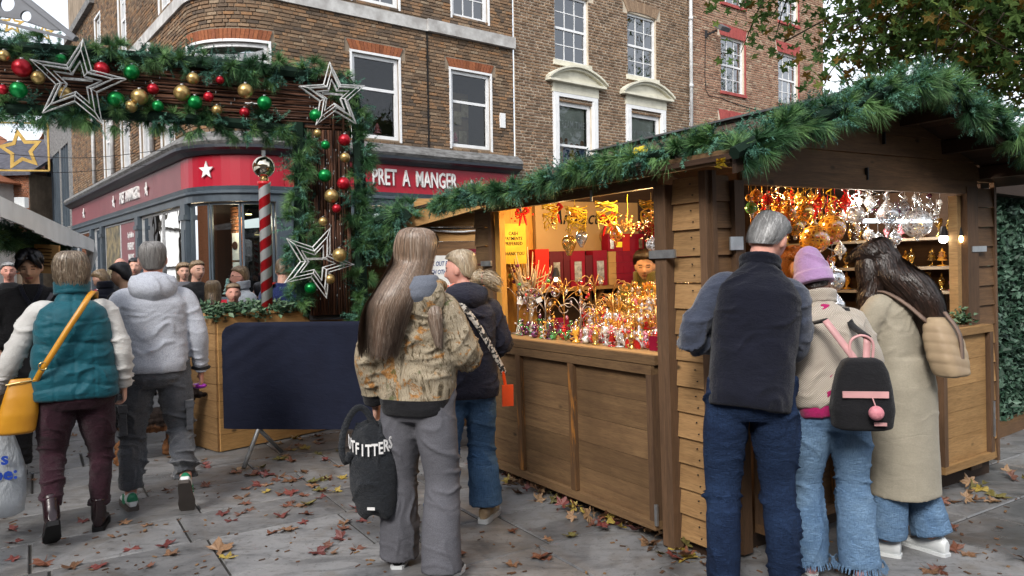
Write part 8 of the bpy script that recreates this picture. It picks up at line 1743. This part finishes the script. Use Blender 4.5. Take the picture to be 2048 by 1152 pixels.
rg = [tf((elli((0, 0, 0), rx, ry, K) @ np.array(Matrix.Rotation(R(tl), 3, 'X')).T + (0, cy, cz)), HM6) for cy, cz, rx, ry, tl in ((-.035, .19, .015, .015, -8), (-.035, .187, .04, .045, -8), (-.03, .165, .064, .075, -4), (-.02, .12, .082, .1, 0), (-.018, .07, .09, .11, 6), (-.022, .03, .092, .112, 10), (-.024, .0, .093, .112, 12))]
b.rings(rg); b.rings([tf((elli((0, 0, 0), rx, ry, K) @ np.array(Matrix.Rotation(R(12), 3, 'X')).T + (0, -.024, cz)), HM6) for cz, rx, ry in ((.05, .096, .115), (.048, .102, .122), (-.01, .102, .122), (-.014, .095, .114))]); me = remesh(b, .007, 2); c_ = co_of(me); c_ = folds(c_, no_of(me), [(tuple(HM6 @ Vector((.02, -.08, .1))), .08, .005, 70, (.6, 0, 1))], 2); set_co(me, c_); me.materials.append(MT['lilac']); smooth_on(me); put('beanie', me, r6)
W6 = WMx(X6, Y6, h6_); UM6 = lambda x, y, z: U6((x, y, z))
bp = thing('backpack', 'black nylon backpack with pink trim and a pink pompom on the cream waffle jacket', 'bag'); bp.matrix_world = W6
b = MB(); bc6 = Vector((.07, -.245, 0)); zb = .79
b.rings([np.array([(bc6.x + w * math.copysign(abs(math.cos(a)) ** .55, math.cos(a)), bc6.y + .065 * f * math.copysign(abs(math.sin(a)) ** .6, math.sin(a)) - (z - zb) * .0, z) for a in np.linspace(0, 2 * PI, 37)[:-1]]) for z, w, f in ((zb - .0, .1, .7), (zb + .012, .135, 1), (zb + .1, .145, 1.15), (zb + .2, .132, 1.05), (zb + .28, .115, .95), (zb + .33, .09, .8), (zb + .345, .06, .5))]); me = remesh(b, .008, 3); me.materials.append(MT['black']); smooth_on(me); put('body', me, bp)
m = MB(); m.box((-.04, -.327, zb + .165), (.165, -.318, zb + .195)); m.build('trim', MT['pinkl'], bp); m = MB(); m.box((.1, -.332, zb + .035), (.155, -.324, zb + .05)); m.build('badge', MT['pinkl'], bp)
m = MB(); m.ball((.1, -.355, zb + .1), .034, 18, 12); o = m.build('pompom', MT['fur'], bp, True); m = MB(); m.tube([(.09, -.33, zb + .17), (.1, -.345, zb + .13)], .003, 5); m.build('cord', MT['pinkl'], bp)
m = MB(); m.tube(catmull([(.02, -.24, zb + .33), (.02, -.24, zb + .42), (.07, -.24, zb + .45), (.12, -.24, zb + .42), (.12, -.24, zb + .33)], 4), .007, 6); m.build('grab_handle', MT['pinkl'], bp, True)
for sx, P in ((0, [(.05, -.24, zb + .32), (-.02, -.235, zb + .42), (-.085, -.2, zb + .52)]), (1, [(.09, -.24, zb + .32), (.1, -.23, zb + .44)])): m = MB(); band(m, P, .032, .004, (0, -1, .4)); m.build('strap', MT['pinkl'], bp, True)
for P in ([(-.085, -.2, zb + .52), tuple(UM6(-.12, -.13, 1.38)), tuple(UM6(-.13, -.04, 1.46)), tuple(UM6(-.13, .06, 1.42))], [(.1, -.23, zb + .44), tuple(UM6(.11, -.14, 1.36)), tuple(UM6(.12, -.05, 1.455)), tuple(UM6(.12, .05, 1.42))]): m = MB(); band(m, P, .034, .005, (0, -1, .9)); m.build('strap', MT['black'], bp, True)
m = MB()
for k in range(200):
    for an in (J6['anL'], J6['anR']): a = k * .0314 + random.random(); rr = .128 * s6_ + random.uniform(-.003, .006); z = an.z + .012; m.bar((an.x + rr * math.cos(a), an.y + rr * math.sin(a), z), (an.x + (rr + .012) * math.cos(a), an.y + (rr + .012) * math.sin(a), z - random.uniform(.018, .035)), .003, .002)
o = m.build('frayed_hem', MT['den_l'], r6); o['kind'] = 'stuff'
# ------------------------------------------------------------------ 7 trench coat
X7, Y7, h7_ = 2.12, 4.05, 34
r7, J7, HM7, U7, s7_ = person('person with very long dark wavy hair in a long beige trench coat at the stall', X7, Y7, h7_, 1.71,
    pose=dict(hipL=(-.08, 0, .93), knL=(-.1, .02, .5), anL=(-.11, .04, .08), knR=(.1, .02, .5), anR=(.13, -.1, .08), elL=(-.24, .1, 1.17), wrL=(-.15, .35, 1.15), elR=(.22, .1, 1.16), wrR=(.15, .33, 1.1), yawL=20, yawR=-5),
    top=dict(name='trench_coat', mat=MT['beige'], hem=.34, chest=.18, waist=.175, hemw=.205, hemd=.175, deep=.125, sleeve=(.074, .066, .054), wr=.7), legs=dict(mat=MT['den_l'], r=(.075, .08, .105), hip=.12, up=.03, stack=.002), head=(34, 26, 0), lean=8, skin='fair', shoes=dict(mat=MT['trainer'], sole=MT['trainer']),
    hair=dict(mat=HM_['dk'], style='thick', n=3200, w=.0042, wave=.02, seed=15, jit=.05, long=[(.0, -.05, 1.55, .12, .1), (.02, -.1, 1.47, .125, .09), (.04, -.14, 1.39, .115, .075), (.07, -.155, 1.3, .1, .055), (.095, -.17, 1.19, .085, .04), (.11, -.17, 1.1, .06, .03), (.115, -.165, 1.03, .03, .015)]))
fine_ = [tf(elli((x, y, z), rx, ry, 20), HM7) for x, y, z, rx, ry in ((-.04, .0, .1, .05, .06), (-.07, .03, .04, .04, .07), (-.08, .05, -.05, .04, .075))] + [np.array([tuple(HM7 @ Vector((-.07, .05, -.05)) + Vector((0, 0, -dz)) + Vector(tuple(q))) for q in elli((0, 0, 0), rx, ry, 20)]) for dz, rx, ry in ((.1, .06, .075), (.25, .06, .07), (.42, .055, .06), (.56, .02, .03))]
vs, rs = strands(fine_, 1100, 3, .004, .012, (0, .3), (.65, 1)); q = put('hair_lock', tri_mesh('hair_strands', vs, rs, HM_['dk']), r7); q['kind'] = 'stuff'
m = MB(); m.rings([f.mean(0) + (f - f.mean(0)) * .85 for f in fine_]); m.build('hair_fill', HM_['dk'], r7, True)
W7 = WMx(X7, Y7, h7_); bp = thing('backpack', 'beige quilted backpack with dark fittings worn over the trench coat', 'bag'); bp.matrix_world = W7
b = MB(); q0 = U7((.0, -.245, 1.15))
b.rings([np.array([(q0.x + w * math.copysign(abs(math.cos(a)) ** .6, math.cos(a)), q0.y + .075 * f * math.copysign(abs(math.sin(a)) ** .6, math.sin(a)) + z * .25, q0.z + z) for a in np.linspace(0, 2 * PI, 33)[:-1]]) for z, w, f in ((-.16, .07, .6), (-.15, .095, .9), (-.07, .11, 1.0), (.03, .105, 1.0), (.1, .09, .8), (.14, .055, .5))]); me = remesh(b, .008, 3); c_ = co_of(me); n_ = no_of(me); c_ = c_ + n_ * ((np.abs(np.sin(c_[:, 2] * 60 + c_[:, 0] * 12)) ** .5 * .004 - .002))[:, None]; set_co(me, c_); me.materials.append(mk('tan_quilted_nylon', (.36, .27, .17), (.3, .22, .14), 8, rough=.5, bump=.2)); smooth_on(me); put('body', me, bp)
m = MB(); band(m, [tuple(q0 + Vector((.0, -.09, -.1))), tuple(q0 + Vector((0, -.075, .06))), tuple(q0 + Vector((0, -.0, .17)))], .03, .004, (0, -1, .2)); m.build('strap', mk('taupe_strap', (.2, .14, .11), rough=.6), bp, True)
for sx in (-1, 1): m = MB(); band(m, [tuple(q0 + Vector((sx * .06, .06, .12))), tuple(U7((sx * .12, -.12, 1.4))), tuple(U7((sx * .13, -.0, 1.47))), tuple(U7((sx * .13, .1, 1.4)))], .035, .005, (0, -1, .8)); m.build('strap', bpy.data.materials['taupe_strap'], bp, True)
m = MB(); m.tube([tuple(q0 + Vector((.13, .0, .02))), tuple(q0 + Vector((.15, -.01, -.06))), tuple(q0 + Vector((.15, -.01, -.13)))], .008, 6); m.box(tuple(q0 + Vector((.135, -.02, -.17))), tuple(q0 + Vector((.165, .0, -.12)))); m.build('padlock', MT['metal_d'], bp)
# ------------------------------------------------------------------ 8 young man facing us, and the people beyond
def px_at(px, Y): p = at(px, 560, Y); return p.x
r8, J8, HM8, U8, s8_ = person('person with black parted hair facing this way, looking down, with an earring', px_at(62, 5.9), 5.9, 212, 1.76, pose=dict(elL=(-.27, .0, 1.15), wrL=(-.22, .2, 1.0), elR=(.27, .0, 1.15), wrR=(.22, .15, .98)),
    top=[dict(name='shirt', mat=MT['navy'], hem=.9, chest=.17, waist=.17, hemw=.17, deep=.115, sleeve=None), dict(mat=MT['black'], hem=.78, chest=.21, waist=.21, hemw=.22, deep=.135, sleeve=(.09, .08, .065))], legs=dict(mat=MT['black'], r=(.1, .085, .08)), head=(-6, 14, 0), skin='tan', shoes=dict(mat=MT['trainer'], sole=MT['rub']), hair=dict(mat=HM_['blk'], style='mop', n=1100, seed=21, w=.004, jit=.03))
m = MB(); 
for sx in (-1, 1): band(m, [U8((sx * .07, .06, 1.49)), U8((sx * .05, .118, 1.42)), U8((.0, .135, 1.32))], .028, .006, (sx * .3, 1, .3))
m.build('collar', MT['navy'], r8, True)
for sx in (-1, 1):
    rws = [tf(elli((0, 0, 0), rx, ry, 16) + (sx * x, y, z), HM8) for x, y, z, rx, ry in ((.012, .03, .142, .02, .02), (.02, .075, .125, .03, .02), (.04, .1, .09, .034, .018), (.062, .088, .055, .026, .018), (.078, .06, .02, .014, .018), (.08, .045, .0, .006, .01))]
    vs, rs = strands(rws, 260, 40 + sx, .003, 0, (0, .3), (.7, 1)); q = put('fringe', tri_mesh('hair_strands', vs, rs, HM_['blk']), r8); q['kind'] = 'stuff'
m = MB(); m.ball(HM8 @ Vector((.086, .0, -.032)), .009, 8, 6); m.build('earring', MT['letter'], r8); m = MB(); band(m, [U8((-.14, .1, 1.42)), U8((-.04, .15, 1.25)), U8((.12, .15, 1.0))], .03, .004, (0, 1, 0)); m.build('bag_strap', MT['sweatg'], r8, True)
crowd = [
    (250, 7.6, 80, 1.66, 'blk', 'mop', 'black', 'black', 'tan', (15, 8, 0), 'person in profile with thick black hair and dark coat standing between the walking couple', 1),
    (212, 8.9, 60, 1.62, 'lbr', 'short', 'puff', 'black', 'fair', (30, 25, 0), 'person with short fair hair and dark puffer jacket looking down beside the crimson panel', 1),
    (272, 10.2, 198, 1.76, 'blk', 'short', 'black', 'black', 'fair', (0, 0, 0), 'person with dark hair and beard facing this way in front of the FOOD panel', 1),
    (243, 9.8, 190, 1.76, None, None, 'black', 'black', 'pink', (0, 0, 0), 'bald person half hidden behind the thick black hair', 0),
    (393, 9.0, -118, 1.70, 'lbr', 'short', 'black', 'black', 'fair', (-10, 0, 0), 'person with hair tied back in a dark scarf and coat, looking towards the shop window', 1),
    (368, 10.4, 200, 1.68, 'lbr', 'thick', 'grey', 'black', 'fair', (10, 0, 0), 'person with light brown hair seen just past the gray hood', 0),
    (425, 8.1, 15, 1.46, 'lbr', 'thick', 'plum', 'black', 'fair', (0, 0, 0), 'person with bobbed light brown hair and plum coat seen from behind over the planter', 1),
    (484, 8.0, 140, 1.62, 'lbr', 'short', 'lgrey', 'black', 'pink', (-20, 0, 0), 'bespectacled person with ginger brown hair and pale gray coat by the striped pole', 1),
    (466, 7.55, 196, 1.45, 'lbr', 'short', 'grn', 'black', 'pink', (8, 0, 0), 'smiling person with hair pulled back in a green jacket, lower than the bespectacled one', 1),
    (520, 8.3, 30, 1.44, 'blk', 'short', 'black', 'black', 'fair', (0, 0, 0), 'person in a dark coat turned away right behind the striped pole', 0),
    (566, 7.9, 10, 1.7, 'lbr', 'short', 'nvr', 'black', 'fair', (0, 20, 0), 'person in a navy and red sports jacket behind the low wire star', 0),
    (18, 9.5, 215, 1.72, 'greyl', 'short', 'black', 'black', 'pink', (0, 0, 0), 'gray haired person in dark clothes under the canvas canopy', 0),
    (318, 9.6, 20, 1.66, 'greyl', 'thick', 'lgrey', 'black', 'pink', (0, 0, 0), 'gray haired person just beside the neck of the hoodie wearer', 0)]
cm = {'black': MT['black'], 'puff': MT['navy'], 'grey': MT['sweatg'], 'plum': fabric('plum_coat', (.05, .012, .045)), 'lgrey': fabric('pale_grey_coat', (.28, .31, .35)), 'grn': fabric('dark_green_jacket', (.025, .04, .03)), 'nvr': fabric('sports_navy', (.01, .02, .09))}
for k, (px, Y, hd_, H_, hc, hst, tm_, lm, sk_, hy_, lb, dt) in enumerate(crowd):
    rr = person(lb, px_at(px, Y), Y, hd_, H_, top=dict(mat=cm[tm_], hem=.78, chest=.2, waist=.2, hemw=.205, sleeve=(.085, .075, .06), quilt=(.09 if tm_ == 'puff' else None), vq=0, collar=tm_ in ('puff', 'plum', 'lgrey')), legs=dict(mat=MT[lm], r=(.1, .08, .07)), skin=sk_, head=hy_, fine=False, hair=(dict(mat=HM_[hc], style=hst, n=500, seed=30 + k, w=.005, long=[(0, -.06, 1.47, .1, .07), (0, -.07, 1.42, .08, .05)] if hst == 'thick' and hc == 'lbr' else None) if hc else None), shoes=dict(mat=MT['black'], sole=MT['rub']))
    if 'bespectacled' in lb[:12]:
        HMg = rr[2]; m = MB()
        for sx in (-1, 1): m.tube([HMg @ Vector((sx * .033 + .022 * math.cos(a), .1, .004 + .018 * math.sin(a))) for a in np.linspace(0, 2 * PI, 13)[:-1]], .002, 5, closed=True); m.bar(HMg @ Vector((sx * .055, .098, .01)), HMg @ Vector((sx * .083, .0, .01)), .003, .003)
        m.bar(HMg @ Vector((-.011, .102, .006)), HMg @ Vector((.011, .102, .006)), .003, .003); m.build('glasses', MT['metal_d'], rr[0])
    if tm_ == 'nvr': m = MB(); [m.bar(rr[3]((sx * .08, -.03, 1.49)), rr[3]((sx * .2, -.02, 1.4)), .16, .02) for sx in (-1, 1)]; m.build('shoulder_panel', MT['scar'], rr[0])
# sellers inside the stall
ps = on_plane(1292, 540, 'y', 1.6); person('stall keeper with dark hair in an olive hooded jacket and patterned scarf behind the trinkets', ps.x, ps.y, 150, 1.62, pose=dict(elL=(-.24, .1, 1.15), wrL=(-.1, .25, 1.1), elR=(.24, .1, 1.15), wrR=(.1, .25, 1.1)), top=dict(mat=MT['olive'], hem=.8, chest=.22, waist=.22, hemw=.22, deep=.15, sleeve=(.1, .09, .065), hood=dict(len=.2, r=.15), collar=True, wr=1.6), legs=dict(mat=MT['black']), skin='tan', head=(15, 10, 0), hair=dict(mat=HM_['dk'], style='thick', n=700, seed=51), z=.07)
ps = on_plane(1588, 520, 'y', .75); person('stall keeper with long curly ginger hair inside the front opening', ps.x, ps.y, 165, 1.62, top=dict(mat=MT['black'], hem=.8, sleeve=(.08, .07, .055)), legs=dict(mat=MT['black']), skin='fair', head=(15, 18, 0), hair=dict(mat=HM_['ginger'], style='thick', n=1600, wave=.02, seed=52, w=.004, jit=.05, long=[(0, -.05, 1.47, .13, .1), (0, -.04, 1.38, .14, .09), (0, -.04, 1.28, .1, .06)]), z=.07)
# ------------------------------------------------------------------ dog
dp_ = ground(300, 918); dg_ = thing('dog', 'small curly ginger and black dog walking beyond the hoodie wearer', 'dog', (dp_.x, dp_.y, 0), R(-55))
b = MB(); limb(b, [(0, -.22, .33), (0, -.1, .34), (0, .08, .33), (0, .2, .37), (0, .27, .47)], [.07, .1, .105, .085, .06], 14); b.ball((0, .33, .52), (.06, .08, .06), 14, 10); b.ball((0, .41, .5), (.03, .06, .028), 10, 8)
for sx in (-1, 1):
    b.ball((sx * .06, .3, .51), (.018, .035, .055), 8, 6)
    limb(b, [(sx * .06, .16, .3), (sx * .065, .17, .17), (sx * .065, .17 + .04 * sx, .05), (sx * .065, .2 + .04 * sx, .02)], [.05, .032, .024, .028], 10); limb(b, [(sx * .06, -.18, .3), (sx * .07, -.14, .2), (sx * .07, -.24, .12), (sx * .07, -.22 - .04 * sx, .03), (sx * .07, -.18 - .04 * sx, .02)], [.065, .045, .024, .022, .028], 10)
limb(b, [(0, -.27, .35), (0, -.36, .42), (0, -.38, .5)], [.03, .04, .03], 8)
me = remesh(b, .012, 2); c_ = co_of(me); c_ = c_ + no_of(me) * (.012 * sn(c_, 60, 1) + .006 * sn(c_, 130, 2))[:, None]; set_co(me, c_)
t = NT('curly_dog_coat'); v = t.co(); sep = t.n('SeparateXYZ', Vector=v); n = t.noise(v, 40, 4); col = t.mix(t.maprange(t.math('ADD', sep.outputs[2], t.math('MULTIPLY', n, .12)), .3, .36, 0, 1), (.2, .09, .04), (.02, .014, .012)); t.fin(col, .9, t.bump(t.noise(v, 90, 4), .8, .01)); me.materials.append(t.mat); smooth_on(me); put('body', me, dg_)
bpy.data.scenes.remove(tmpS)
